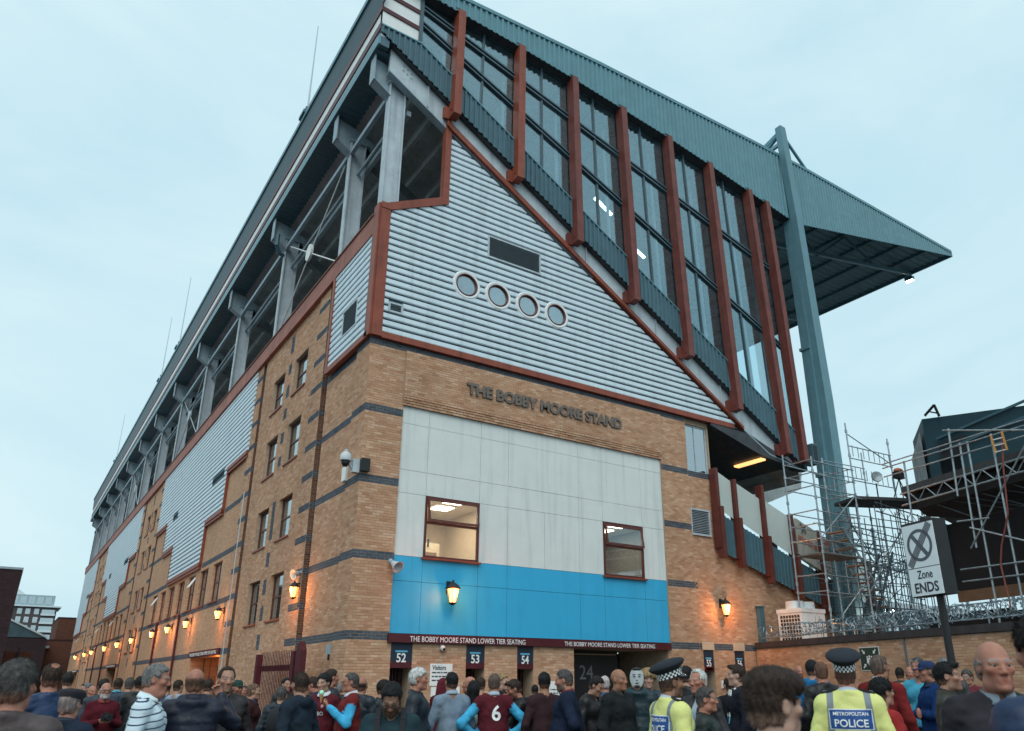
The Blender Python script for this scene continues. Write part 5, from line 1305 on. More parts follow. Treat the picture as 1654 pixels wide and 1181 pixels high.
# far stand glimpsed through the scaffolding
fs_ = thing('corner_block', 'distant red and grey corner structure glimpsed behind the scaffolding', 'building', (27,4,0))
M_BGW = mat('far_grey_wall', (.10,.125,.14), .8, var=.25, scale=.8, stain=.3)
MB().box(21.6,95,5.0,8.0,0.01,5.4).build('lower_wall', M_BGW, fs_); MB().box(21.5,95.1,4.9,8.1,5.4,5.8).build('parapet', M_STEELL, fs_)
MB().box(22.0,25.2,4.2,4.98,0.01,7.0).build('red_block', mat('far_red_wall', (.15,.035,.025), .7, var=.25), fs_); MB().prism([(28.2,5.8),(29.4,5.8),(29.0,9.6),(28.5,9.2)], 'y', 4.6, 4.9).build('sign_blade', mat('salmon_board', (.42,.21,.15), .7, var=.2), fs_)
for i in range(20): MB().box(25.8+i*2.2,27.0+i*2.2,4.9,4.99,2.6,4.6).build('window', M_GLASSW, fs_)
for i in range(16): MB().box(26+i*3,26.14+i*3,4.6,4.74,5.8,8.2+.8*(i%3)).build('post', M_STEEL, fs_)
MB().box(26,74,4.62,4.70,7.6,7.72).build('rail', M_STEEL, fs_)

hd_ = thing('site_hoarding', 'dark site hoarding behind the razor wire under the stage', 'hoarding', SPp(10,6,0))
for i in range(9):
    MB().obox(SPp(3.2+i*1.8,6.0,1.95), E1, E2, (0,0,1), .88, .04, 1.93+.06*math.sin(i*2)).build('panel', mat('hoarding_board', (.022,.028,.034), .8, var=.25, scale=2), hd_)
tp_ = thing('camera_tripod', 'camera on a tripod under an orange cover on the scaffold platform', 'tripod', (21.3,-3.4,8.42))
for q in ((.32,.1),(-.25,.25),(-.1,-.32)): T().tube((21.3+q[0],-3.4+q[1],8.42),(21.3,-3.4,9.35),.022,6).build('leg', M_BLACK, tp_)
MB().box(21.1,21.55,-3.52,-3.28,9.35,9.62).build('camera_body', M_BLACK, tp_); MB().sphere((21.35,-3.4,9.68),.24,.16,.12).build('cover', mat('orange_cover', (.42,.14,.06), .8, var=.2), tp_, smooth=True)
ds = thing('dish_fan', 'round grey fan on a stand on the scaffold platform', 'fan', (20.3,-3.0,8.42))
MB().lathe([(.20,0),(.22,.05),(.20,.10),(.04,.08)], (20.3,-3.05,9.35), 20, (-.6,-.8,0)).build('guard', M_GALV, ds); T().tube((20.3,-3.0,8.42),(20.3,-3.0,9.1),.03,6).box(20.1,20.5,-3.2,-2.8,8.42,8.46).build('stand', M_BLACK, ds)
MB().prism([(17.6,rake(17.6)+1.40),(22.5,rake(22.5)+1.40),(22.5,rake(22.5)+1.2),(17.6,rake(17.6)+1.2)], 'y', .3, 4).build('lower_terrace', M_CONC, lt)
# ================================================================== zone sign on its post
sn = thing('zone_sign', 'white Zone ENDS parking sign with crossed circle on a black post', 'sign', (2.55,-13.95,0))
cS = Vector((2.15,-14.28,0)); wS = .255
def SG(u, d, z): return cS+E1*u+E2*d+Vector((0,0,z))
MB().lathe([(.045,0),(.045,2.75),(.03,2.76)], SG(.06,.13,0), 14).build('post', M_BLACK, sn)
MB().lathe([(.075,0),(.07,.5),(.045,.55)], SG(.06,.13,0), 14).build('post_base', M_BLACK, sn)
MB().obox(SG(0,.115,3.13), E1, E2, (0,0,1), wS+.012, .10, .47).build('housing', M_BLACK, sn)
M_SIGNW = mat('sign_white', (.72,.78,.80), .35, var=.03); M_SIGNG = mat('sign_grey', (.085,.10,.12), .5, var=0)
MB().obox(SG(0,.008,3.29), E1, E2, (0,0,1), wS, .006, .275).build('upper_plate', M_SIGNW, sn)
MB().obox(SG(0,.008,2.835), E1, E2, (0,0,1), wS, .006, .17).build('lower_plate', M_SIGNW, sn)
vs = []; n = 40
for r_ in (.205, .165): vs += [SG(r_*math.cos(2*math.pi*i/n),-.0005,3.29+r_*math.sin(2*math.pi*i/n)) for i in range(n)]
MB().add(vs, [(i,(i+1)%n,n+(i+1)%n,n+i) for i in range(n)]).build('ring', M_SIGNG, sn, fix=False)
dgl = MB(); dv = (E1*.62+Vector((0,0,-.78))).normalized(); 
dgl.obox(SG(0,-.001,3.29), dv, E2, dv.cross(E2), .165, .0006, .028); dgl.build('bar', M_SIGNG, sn)
dd = (E1*.60+Vector((0,0,.75))).normalized()
for k in range(5):
    m_ = MB(); nrm = dd.cross(E2); m_.obox(SG(0,-.002,3.29)+nrm*((k-2)*.020), dd, E2, nrm, .325, .0006, .0058); m_.build('stripe', M_SIGNG, sn)
text_obj('Zone', 'lettering', M_INK, sn, SG(-.115,-.0005,2.875), E1, (0,0,1), .145, depth=.0006, fit=.245, offset=.002)
text_obj('ENDS', 'lettering', M_INK, sn, SG(-.185,-.0005,2.705), E1, (0,0,1), .17, depth=.0006, fit=.38, offset=.004)
MB().obox(SG(.02,.15,3.63), E1, E2, (0,0,1), .05, .05, .03).build('photo_cell', M_BLACK, sn)

# ================================================================== street on the left and what stands beyond
M_DBR = brick_tex_mat('dark_red_brick', (.030,.019,.024), (.048,.026,.030), (.045,.036,.038), 'xy')
M_RBR = brick_tex_mat('red_brick', (.10,.036,.026), (.135,.052,.034), (.11,.08,.06), 'xy')
d_ = thing('street_building', 'dark brick building across the street at the left edge', 'building', (-26,30,0))
D0 = MB(); D0.box(-40, -7.12, 40, 62, 0.01, 8.52); D0.build('wall', M_DBR, d_); MB().box(-40.05, -7.06, 39.95, 62, 8.52, 8.66).build('parapet', M_STEEL, d_)
for i in range(4): MB().box(-16.5-i*4, -15.0-i*4, 39.94, 39.99, 2.6, 4.6).build('window', M_GLASSW, d_)
far_ = thing('low_brick_block', 'low red brick block closing the far end of the street', 'building', (-5,112,0))
MB().box(-20, 2.5, 104, 120, 0.01, 6.95).build('wall', M_RBR, far_); MB().box(-20.05, 2.55, 103.95, 120, 6.95, 7.1).build('parapet', M_DBR, far_)
MB().box(-1.55, 2.5, 106, 120, 7.1, 10.0).build('upper_storey', M_RBR, far_); MB().box(-1.6, 2.55, 105.95, 120, 10.0, 10.15).build('parapet', M_DBR, far_)
MB().box(-4.2, -2.6, 103.9, 103.99, .02, 5.2).build('door', mat('blue_door', (.035,.055,.085), .6), far_); MB().box(-3.75, -2.05, 103.5, 103.99, 5.95, 6.25).build('canopy', M_STEELL, far_)
sh = thing('glazed_roof', 'pitched dark glass roof sloping down behind the street building', 'roof', (-10,100,0))
MB().box(-20, -2.6, 100.2, 103.5, 0.01, 7.0).build('wall', M_DBR, sh)
MB().prism([(-16,13.5),(-2.7,7.1),(-16,7.1)], 'y', 100.2, 103.5).build('roof', mat('slate_glass', (.04,.085,.10), .3, var=.3, scale=1), sh); T().bar((-16,100.1,13.55),(-2.6,100.1,7.12),.2,.2).build('verge', M_STEELL, sh)
ab = thing('apartment_block', 'distant brown apartment block with white balconies and pale top storey', 'building', (0,330,0))
M_APT = mat('apartment_brick', (.075,.068,.07), .9, var=.15, scale=.5); M_APW = mat('apartment_white', (.60,.68,.71), .7, var=.05)
MB().box(-26, 7.6, 330, 350, 0.01, 28.7).build('wall', M_APT, ab); MB().box(-26.5, 8.9, 329.2, 350, 28.7, 29.2).build('roof_slab', M_APW, ab); MB().box(-24, 6.4, 331.5, 348, 29.2, 33.2).build('penthouse', mat('pale_cladding', (.30,.40,.44), .7, var=.1), ab)
MB().prism([(-24,33.2),(-3.2,33.2),(-6,35.2),(-24,36)], 'y', 333, 346).build('plant_room', M_APW, ab)
for r_ in range(9):
    z = 1.6+r_*3.05
    for i, (x, w_) in enumerate(((-22,1.6),(-17,1.6),(-12.5,1.6),(-8.6,1.6),(-5.0,1.5),(-2.4,1.5),(.4,1.5))):
        w0 = MB().box(x, x+w_, 329.93, 329.99, z, z+2.0).build('window', M_APW, ab); MB().box(x+.2, x+w_*.46, 329.88, 329.92, z+.3, z+1.8).box(x+w_*.54, x+w_-.2, 329.88, 329.92, z+.3, z+1.8).build('pane', M_GLASSW, w0)
    w0 = MB().box(2.6, 7.2, 329.4, 329.99, z-.4, z+.35).build('balcony', M_APW, ab); MB().box(2.8, 7.0, 329.9, 329.95, z+.35, z+1.8).build('balcony_window', M_GLASSW, w0)
for q in range(5): MB().box(-7.5+q*2.7, -5.4+q*2.7, 331.4, 331.49, 29.8, 32.6).build('penthouse_window', M_GLASSW, ab)
gt2 = thing('yard_gates', 'dark maroon gate leaves ajar beside the street building', 'gate', (-6.5,64,0))
for x0, x1, y0, y1 in ((-7.0,-6.1,63,64.4),(-5.9,-5.0,64.6,66)):
    T().bar((x0,y0,2.1),(x1,y1,2.1),.08,4.2).build('leaf', mat('gate_maroon', (.045,.016,.016), .7, var=.2), gt2)
MB().box(-6.05,-5.9,64.3,64.5,0.01,4.6).build('post', M_BLACK, gt2)
# ================================================================== people: bodies grown from smooth distance fields
def axis_grid(lo, hi, coarse, fines):
    pts = [lo]
    while pts[-1] < hi:
        p = pts[-1]; h = coarse
        for a, b, f in fines:
            if a-f <= p <= b: h = min(h, f)
            elif p < a-f: h = min(h, max(a-p, f*.6))
        pts.append(p+h)
    return np.array(pts)
class Field:
    def __init__(s, X, Y, Z):
        s.X, s.Y, s.Z = X, Y, Z; s.F = np.full((len(X), len(Y), len(Z)), .35)
    def _sub(s, lo, hi):
        r = []
        for A, l, h in ((s.X, lo[0], hi[0]), (s.Y, lo[1], hi[1]), (s.Z, lo[2], hi[2])):
            a, b = np.searchsorted(A, l)-1, np.searchsorted(A, h)+1; r.append((max(a, 0), min(b, len(A))))
        (a, b), (c, d), (e, f) = r
        if a >= b or c >= d or e >= f: return None
        return (slice(a, b), slice(c, d), slice(e, f)), s.X[a:b, None, None], s.Y[None, c:d, None], s.Z[None, None, e:f]
    def _mix(s, sl, d, k, op):
        a = s.F[sl]
        if op == 'u':
            h = np.maximum(k-np.abs(a-d), 0)/k; s.F[sl] = np.minimum(a, d)-h*h*k*.25
        else:
            d = -d; h = np.maximum(k-np.abs(a-d), 0)/k; s.F[sl] = np.maximum(a, d)+h*h*k*.25
    def cap(s, p, q, r1, r2=None, k=.02, op='u'):
        r2 = r1 if r2 is None else r2; p, q = np.asarray(p, float), np.asarray(q, float); m = max(r1, r2)+k+.03
        t = s._sub(np.minimum(p, q)-m, np.maximum(p, q)+m)
        if t is None: return s
        sl, x, y, z = t; d = q-p; L = d@d+1e-12
        u = np.clip(((x-p[0])*d[0]+(y-p[1])*d[1]+(z-p[2])*d[2])/L, 0, 1)
        D = np.sqrt((x-p[0]-u*d[0])**2+(y-p[1]-u*d[1])**2+(z-p[2]-u*d[2])**2)-(r1+(r2-r1)*u)
        s._mix(sl, D, k, op); return s
    def ell(s, c, r, k=.02, op='u', Rm=None):
        c, r = np.asarray(c, float), np.asarray(r, float); m = r.max()+k+.03
        t = s._sub(c-m, c+m)
        if t is None: return s
        sl, x, y, z = t; x, y, z = x-c[0], y-c[1], z-c[2]
        if Rm is not None:
            x, y, z = (Rm[0][0]*x+Rm[1][0]*y+Rm[2][0]*z, Rm[0][1]*x+Rm[1][1]*y+Rm[2][1]*z, Rm[0][2]*x+Rm[1][2]*y+Rm[2][2]*z)
        k0 = np.sqrt((x/r[0])**2+(y/r[1])**2+(z/r[2])**2); k1 = np.sqrt((x/r[0]**2)**2+(y/r[1]**2)**2+(z/r[2]**2)**2)+1e-9
        s._mix(sl, k0*(k0-1)/k1, k, op); return s
    def clip(s, G): s.F = np.maximum(s.F, G); return s
    def mesh(s):
        F, X, Y, Z = s.F, s.X, s.Y, s.Z; S = F < 0
        c = S[:-1,:-1,:-1].astype(np.int8)
        for i, j, k in ((1,0,0),(0,1,0),(1,1,0),(0,0,1),(1,0,1),(0,1,1),(1,1,1)):
            c = c+S[i:F.shape[0]-1+i, j:F.shape[1]-1+j, k:F.shape[2]-1+k]
        I, J, K = np.nonzero((c > 0) & (c < 8))
        idx = np.full(c.shape, -1, int); idx[I, J, K] = np.arange(len(I))
        P = np.zeros((len(I), 3)); n = np.zeros(len(I))
        co = [(0,0,0),(1,0,0),(0,1,0),(1,1,0),(0,0,1),(1,0,1),(0,1,1),(1,1,1)]
        for a, b in ((0,1),(2,3),(4,5),(6,7),(0,2),(1,3),(4,6),(5,7),(0,4),(1,5),(2,6),(3,7)):
            A, B = co[a], co[b]; fa = F[I+A[0], J+A[1], K+A[2]]; fb_ = F[I+B[0], J+B[1], K+B[2]]
            m = (fa < 0) != (fb_ < 0); t = np.where(m, fa/(fa-fb_+1e-12), 0)
            for ax, G, q in ((0, X, I), (1, Y, J), (2, Z, K)):
                g = G[q+A[ax]]*(1-t)+G[q+B[ax]]*t; P[:, ax] += np.where(m, g, 0)
            n += m
        P /= n[:, None]; faces = []
        for ax in range(3):
            sh = [slice(1, -1)]*3; s0 = list(sh); s1 = list(sh); s0[ax] = slice(0, -1); s1[ax] = slice(1, None)
            a, b = S[tuple(s0)], S[tuple(s1)]
            for sg, mask in ((1, a & ~b), (-1, ~a & b)):
                i, j, k = np.nonzero(mask); q = [i, j, k]
                for t in range(3):
                    if t != ax: q[t] = q[t]+1
                u, v = (ax+1) % 3, (ax+2) % 3
                def cell(du, dv):
                    w_ = [q[0].copy(), q[1].copy(), q[2].copy()]; w_[u] = w_[u]+du; w_[v] = w_[v]+dv; return idx[w_[0], w_[1], w_[2]]
                Q = [cell(-1,-1), cell(0,-1), cell(0,0), cell(-1,0)]
                if sg < 0: Q = Q[::-1]
                f = np.stack(Q, 1); faces.append(f[(f >= 0).all(1)])
        return P, np.concatenate(faces)
def np_mesh(name, P, Q, material, col=None, smooth=True):
    me = bpy.data.meshes.new(name); me.vertices.add(len(P)); me.vertices.foreach_set('co', P.astype(np.float32).ravel())
    me.loops.add(Q.size); me.loops.foreach_set('vertex_index', Q.astype(np.int32).ravel())
    me.polygons.add(len(Q)); me.polygons.foreach_set('loop_start', np.arange(0, Q.size, 4, dtype=np.int32)); me.polygons.foreach_set('loop_total', np.full(len(Q), 4, np.int32))
    me.update(calc_edges=True)
    if smooth: me.polygons.foreach_set('use_smooth', np.ones(len(Q), bool))
    if col is not None:
        at = me.color_attributes.new('Col', 'FLOAT_COLOR', 'POINT'); c4 = np.ones((len(P), 4), np.float32); c4[:, :3] = col; at.data.foreach_set('color', c4.ravel())
    me.materials.append(material); return me
def attr_mat(name, rough, bump, bscale, aniso=(1,1,1), spec=.3, lo=.82, hi=1.15, nscale=14, crease=0):
    m = bpy.data.materials.new(name); m.use_nodes = True; t = m.node_tree; b = t.nodes['Principled BSDF']; b.inputs['Roughness'].default_value = rough; b.inputs['Specular IOR Level'].default_value = spec
    a = t.nodes.new('ShaderNodeVertexColor'); a.layer_name = 'Col'
    co = t.nodes.new('ShaderNodeTexCoord'); mp = t.nodes.new('ShaderNodeMapping'); mp.inputs['Scale'].default_value = aniso; t.links.new(co.outputs['Object'], mp.inputs[0])
    n = t.nodes.new('ShaderNodeTexNoise'); n.inputs['Scale'].default_value = nscale; n.inputs['Detail'].default_value = 5; t.links.new(mp.outputs[0], n.inputs['Vector'])
    r = t.nodes.new('ShaderNodeMapRange'); r.inputs['From Min'].default_value = .3; r.inputs['From Max'].default_value = .7; r.inputs['To Min'].default_value = lo; r.inputs['To Max'].default_value = hi; t.links.new(n.outputs[0], r.inputs[0])
    v = t.nodes.new('ShaderNodeVectorMath'); v.operation = 'SCALE'; t.links.new(a.outputs[0], v.inputs[0]); t.links.new(r.outputs[0], v.inputs['Scale']); t.links.new(v.outputs[0], b.inputs['Base Color'])
    n2 = t.nodes.new('ShaderNodeTexNoise'); n2.inputs['Scale'].default_value = bscale; n2.inputs['Detail'].default_value = 4; t.links.new(mp.outputs[0], n2.inputs['Vector'])
    bp = t.nodes.new('ShaderNodeBump'); bp.inputs['Strength'].default_value = bump; bp.inputs['Distance'].default_value = .01; t.links.new(n2.outputs[0], bp.inputs['Height'])
    if crease:      # creased cloth: sharp ridges at two scales
        n3 = t.nodes.new('ShaderNodeTexNoise'); n3.noise_type = 'RIDGED_MULTIFRACTAL'; n3.inputs['Scale'].default_value = crease; n3.inputs['Detail'].default_value = 3; n3.inputs['Distortion'].default_value = .9
        mp3 = t.nodes.new('ShaderNodeMapping'); mp3.inputs['Scale'].default_value = (1.0, 1.0, .75); mp3.inputs['Rotation'].default_value = (.3, .5, .2); t.links.new(co.outputs['Object'], mp3.inputs[0]); t.links.new(mp3.outputs[0], n3.inputs['Vector'])
        b3 = t.nodes.new('ShaderNodeBump'); b3.inputs['Strength'].default_value = .75; b3.inputs['Distance'].default_value = .022; t.links.new(n3.outputs[0], b3.inputs['Height']); t.links.new(bp.outputs[0], b3.inputs['Normal']); t.links.new(b3.outputs[0], b.inputs['Normal'])
    else: t.links.new(bp.outputs[0], b.inputs['Normal'])
    MATS[name] = m; return m
M_SKIN = attr_mat('skin', .55, .12, 60, spec=.35, lo=.9, hi=1.08, nscale=22)
M_HAIR = attr_mat('hair', .6, 1.0, 70, aniso=(1,1,.3), spec=.25, lo=.55, hi=1.5, nscale=45)
M_CLOTH = attr_mat('cloth', .85, .5, 22, spec=.15, lo=.75, hi=1.25, nscale=9, crease=6)
M_NYLON = attr_mat('nylon_cloth', .5, .5, 26, spec=.35, lo=.75, hi=1.25, nscale=9, crease=7)
M_KNIT = attr_mat('knit_cloth', .95, .6, 120, spec=.1, lo=.8, hi=1.2, nscale=12, crease=4.5)
def stripe_mat():
    m = bpy.data.materials.new('striped_polo'); m.use_nodes = True; t = m.node_tree; b = t.nodes['Principled BSDF']; b.inputs['Roughness'].default_value = .85
    co = t.nodes.new('ShaderNodeTexCoord'); sp = t.nodes.new('ShaderNodeSeparateXYZ'); t.links.new(co.outputs['Object'], sp.inputs[0])
    ax = t.nodes.new('ShaderNodeMath'); ax.operation = 'ABSOLUTE'; t.links.new(sp.outputs[0], ax.inputs[0])
    mu = t.nodes.new('ShaderNodeMath'); mu.operation = 'MULTIPLY_ADD'; mu.inputs[1].default_value = .18; t.links.new(ax.outputs[0], mu.inputs[0]); t.links.new(sp.outputs[2], mu.inputs[2])
    md = t.nodes.new('ShaderNodeMath'); md.operation = 'PINGPONG'; md.inputs[1].default_value = .0275; t.links.new(mu.outputs[0], md.inputs[0])
    lt_ = t.nodes.new('ShaderNodeMath'); lt_.operation = 'LESS_THAN'; lt_.inputs[1].default_value = .0052; t.links.new(md.outputs[0], lt_.inputs[0])
    x = t.nodes.new('ShaderNodeMixRGB'); x.inputs[1].default_value = (.56,.68,.74,1); x.inputs[2].default_value = (.02,.035,.09,1); t.links.new(lt_.outputs[0], x.inputs[0]); t.links.new(x.outputs[0], b.inputs['Base Color'])
    n2 = t.nodes.new('ShaderNodeTexNoise'); n2.inputs['Scale'].default_value = 22; t.links.new(co.outputs['Object'], n2.inputs['Vector'])
    bp = t.nodes.new('ShaderNodeBump'); bp.inputs['Strength'].default_value = .5; bp.inputs['Distance'].default_value = .01; t.links.new(n2.outputs[0], bp.inputs['Height']); t.links.new(bp.outputs[0], b.inputs['Normal'])
    return m
M_STRIPE = stripe_mat()
def hivis_mat():
    """hi-vis cloth with grey reflective tape over the shoulders and round the body (flat print on the cloth)"""
    m = bpy.data.materials.new('hi_vis_cloth'); m.use_nodes = True; t = m.node_tree; b = t.nodes['Principled BSDF']; b.inputs['Roughness'].default_value = .7
    co = t.nodes.new('ShaderNodeTexCoord'); sp = t.nodes.new('ShaderNodeSeparateXYZ'); t.links.new(co.outputs['Object'], sp.inputs[0])
    def M(op, a, b_, c=None):
        n = t.nodes.new('ShaderNodeMath'); n.operation = op
        for i, v in enumerate((a, b_, c)):
            if v is None: continue
            if isinstance(v, (int, float)): n.inputs[i].default_value = v
            else: t.links.new(v, n.inputs[i])
        return n.outputs[0]
    ax = M('ABSOLUTE', sp.outputs[0], None); bx = M('SUBTRACT', ax, M('MULTIPLY_ADD', sp.outputs[2], -.06, .235))
    band = M('LESS_THAN', M('ABSOLUTE', bx, None), .026)
    hb = M('LESS_THAN', M('ABSOLUTE', M('SUBTRACT', sp.outputs[2], 1.03), None), .027)
    gr = M('MAXIMUM', band, hb)
    x = t.nodes.new('ShaderNodeMixRGB'); x.inputs[1].default_value = (.66,.68,.23,1); x.inputs[2].default_value = (.20,.23,.25,1); t.links.new(gr, x.inputs[0]); t.links.new(x.outputs[0], b.inputs['Base Color'])
    n2 = t.nodes.new('ShaderNodeTexNoise'); n2.inputs['Scale'].default_value = 14; n2.inputs['Detail'].default_value = 4; t.links.new(co.outputs['Object'], n2.inputs['Vector'])
    bp = t.nodes.new('ShaderNodeBump'); bp.inputs['Strength'].default_value = .5; bp.inputs['Distance'].default_value = .015; t.links.new(n2.outputs[0], bp.inputs['Height']); t.links.new(bp.outputs[0], b.inputs['Normal'])
    return m
M_HIVIS = hivis_mat()
M_EYEW = mat('eye_white', (.30,.27,.26), .35, var=0); M_IRIS = mat('eye_iris', (.03,.022,.018), .2, var=0)
M_GFR = mat('spectacle_frame', (.012,.012,.014), .3, var=0); M_LENS = glass_mat('spectacle_lens', (.8,.85,.88), .12, .01, .0, .4)
M_SHOE = mat('dark_shoe', (.02,.018,.017), .5, var=.2)
ARMS = {   # elbow and wrist of the LEFT arm (+x); mirrored for the right
 'down': ((.265,.05,1.13), (.275,-.05,.89)), 'pocket': ((.30,.09,1.14), (.225,-.06,.96)), 'hips': ((.42,.10,1.15), (.225,.02,1.00)),
 'phone': ((.25,-.03,1.13), (.075,-.27,1.19)), 'fold': ((.26,-.08,1.13), (-.06,-.20,1.15)), 'raise': ((.37,-.17,1.27), (.25,-.20,1.50)),
 'cone': ((.28,-.05,1.13), (.15,-.27,1.33)), 'mouth': ((.25,-.16,1.21), (.07,-.19,1.44)), 'behind': ((.31,.13,1.15), (.10,.17,.98))}
SK = {'light': (.37,.20,.14), 'ruddy': (.37,.165,.112), 'tan': (.29,.14,.085), 'brown': (.16,.08,.05), 'pale': (.43,.26,.195), 'olive': (.27,.145,.095)}
HC = {'brown': (.028,.016,.011), 'dark': (.010,.008,.0075), 'black': (.005,.005,.006), 'grey': (.15,.15,.15), 'white': (.48,.48,.47), 'dgrey': (.058,.054,.052), 'blond': (.26,.17,.085), 'lbrown': (.06,.035,.021)}
V3 = lambda *a: np.array(a, float)
def rotm(yaw, pitch):
    """head turn: yaw to the person's left, pitch down positive"""
    cy, sy, cp, sp = math.cos(yaw), math.sin(yaw), math.cos(pitch), math.sin(pitch)
    return np.array([[cy,-sy,0],[sy,cy,0],[0,0,1]]) @ np.array([[1,0,0],[0,cp,-sp],[0,sp,cp]])
CROWD = []
def person(px, ytop, hh, a, label, hair='short', hc='brown', skin='light', top='jacket', tc=(.03,.035,.045), sc=None, pose=('down','down'), hy=0, hp=0, build=1.0,
           collar=None, beard=0., extras=(), h_off=0.0, zb=0.0, inner=None, trousers=(.03,.035,.05), fat=0., place=None):
    """px, ytop, hh: where the photograph shows the head; turned into a place on the ground and a height"""
    ppm = hh*.92/.245
    if place is None:
        dv = _fw*F_PX+_r2*(px-PX)-_u2*(ytop+hh*.5-PY)
        P0 = CAM_POS+dv*((F_PX/ppm)/(dv.dot(_fw)))
    else: P0 = Vector((*place, 0))
    dv = _fw*F_PX+_r2*(px-PX)-_u2*(ytop-PY); hd = math.hypot(P0.x-CAM_POS.x, P0.y-CAM_POS.y)
    ztop = CAM_POS.z+dv.z/math.hypot(dv.x, dv.y)*hd
    H = max(1.30, min(2.0, ztop-h_off-zb)); sc_ = H/1.765
    vx, vy = (P0.x-CAM_POS.x)/hd, (P0.y-CAM_POS.y)/hd; ar = R(a)
    fx, fy = -vx*math.cos(ar)+vy*math.sin(ar), -vy*math.cos(ar)-vx*math.sin(ar)
    th = math.atan2(fx, -fy)
    near = hh > 60; mid = hh > 36
    hf = .0065 if near else (.0085 if mid else .0125)
    CROWD.append((label, P0.x, P0.y, H))
    root = thing('person', label, 'person', (P0.x, P0.y, zb), 'people in the crowd'); root.rotation_euler = (0, 0, th)
    Rm = rotm(hy, hp); PV = V3(0,.03,1.50)                     # head turns about the top of the neck
    HCn = V3(0,-.005,1.627)
    def T(p): return PV+Rm@(HCn+np.asarray(p, float)-PV)
    b = build
    sh = V3(.166*b,.025,1.400)
    arms = []
    for sgn, nm in ((1, pose[0]), (-1, pose[1])):
        e, w_ = ARMS[nm]; m = V3(sgn,1,1); arms.append((sh*m, V3(e[0]*(.6+.4*b), e[1], e[2])*m, V3(*w_)*m, nm))
    hands_vis = [ar_ for ar_ in arms if ar_[3] not in ('down','pocket')]
    # ---- grid
    hc_ = T((0,0,0)); fx_ = [(hc_[0]-.11, hc_[0]+.11, hf)]; fy_ = [(hc_[1]-.15, hc_[1]+.14, hf)]; fz_ = [(hc_[2]-.16, hc_[2]+.14, hf)]
    hg = .010 if mid else .014
    for (_, e, w_, nm) in hands_vis:
        d = (w_-e)/np.linalg.norm(w_-e); c = w_+d*.07
        fx_.append((c[0]-.07, c[0]+.07, hg)); fy_.append((c[1]-.07, c[1]+.07, hg)); fz_.append((c[2]-.08, c[2]+.08, hg))
    cg = .022 if mid else .028
    X = axis_grid(-.62, .62, cg, fx_); Y = axis_grid(-.48, .34, cg, fy_); Z = axis_grid(-.03, 1.80, cg*1.2, fz_)
    f = Field(X, Y, Z)
    # ---- trunk and limbs
    def trunk(f, g, k=.06):
        f.ell((0,.02,1.26),(.162*b+g,.105+g+fat*.4,.20+g), k); f.ell((0,.005-fat*.3,1.06),(.150*b+g+fat,.105+g+fat,.19+g), k); f.ell((0,.02,.93),(.165*b+g+fat*.6,.118+g+fat*.5,.13+g), k)
        for s_ in (-1, 1):
            f.cap((s_*.040,.045,1.458),(s_*.150*b,.03,1.405),.040+g*.6,.046+g*.8,.06); f.ell((s_*.166*b,.025,1.392),(.054+g*.8,.056+g*.8,.060+g*.7),.05)
            f.ell((s_*.08,-.055,1.30),(.075+g,.05+g,.07+g),.06)
    trunk(f, 0)
    for (s_, e, w_, nm) in arms:
        f.cap(s_, e, .050, .041, .03); f.cap(e, w_, .041, .028, .02)
        d = (w_-e)/np.linalg.norm(w_-e); side = np.cross(d, V3(0,1,.15)); side /= np.linalg.norm(side); pn = np.cross(side, d)
        if nm in ('down','pocket') or nm == 'fold' and not mid: f.ell(w_+d*.08, (.03,.03,.07), .02)
        else:
            if nm in ('phone','cone','mouth','raise'): pn = pn if pn[1] > 0 else -pn
            for i in range(4):       # palm and four curled fingers, then the thumb from the side of the palm
                o = side*(i-1.5)*.021; L_ = (.030,.036,.033,.026)[i]
                f.cap(w_+d*.01+o*.7, w_+d*.085+o, .015, .013, .012)
                k1 = w_+d*.088+o; k2 = k1+d*L_*.8+pn*L_*.75; k3 = k2+pn*L_*.75-d*L_*.35
                f.cap(k1, k2, .0105, .0095, .004); f.cap(k2, k3, .0095, .008, .004)
            ts = side*(-.035); f.cap(w_+d*.03+ts*.6, w_+d*.065+ts*1.15+pn*.015, .014, .011, .01); f.cap(w_+d*.065+ts*1.15+pn*.015, w_+d*.085+ts*.9+pn*.04, .011, .009, .004)
    for s_ in (-1, 1):
        f.cap((s_*.09,.025,.90),(s_*.10,.01,.49),.085,.055,.04); f.cap((s_*.10,.01,.49),(s_*.105,.04,.09),.052,.036,.03); f.cap((s_*.105,.04,.05),(s_*.115,-.10,.035),.035,.03,.03)
    # ---- neck and head
    f.cap(T((0,.022,-.07)), (0,.045,1.44), .056*(.9+.1*b)+fat*.15, .064*b, .03)
    wid = .92 if hair == 'long' else .955
    f.ell(T((0,.018,.032)), (.0755*wid,.096,.088), .02, 'u', Rm); f.ell(T((0,-.022,-.032)), (.0585*wid+fat*.10,.068,.080), .03, 'u', Rm)
    f.ell(T((0,-.066,-.100)), (.030*wid+fat*.1,.028,.022), .03, 'u', Rm); f.cap(T((-.038,-.008,-.085)), T((.038,-.008,-.085)), .0235+fat*.2, None, .03)
    if fat > .03: f.ell(T((0,-.03,-.12)), (.055,.045,.035), .04, 'u', Rm)
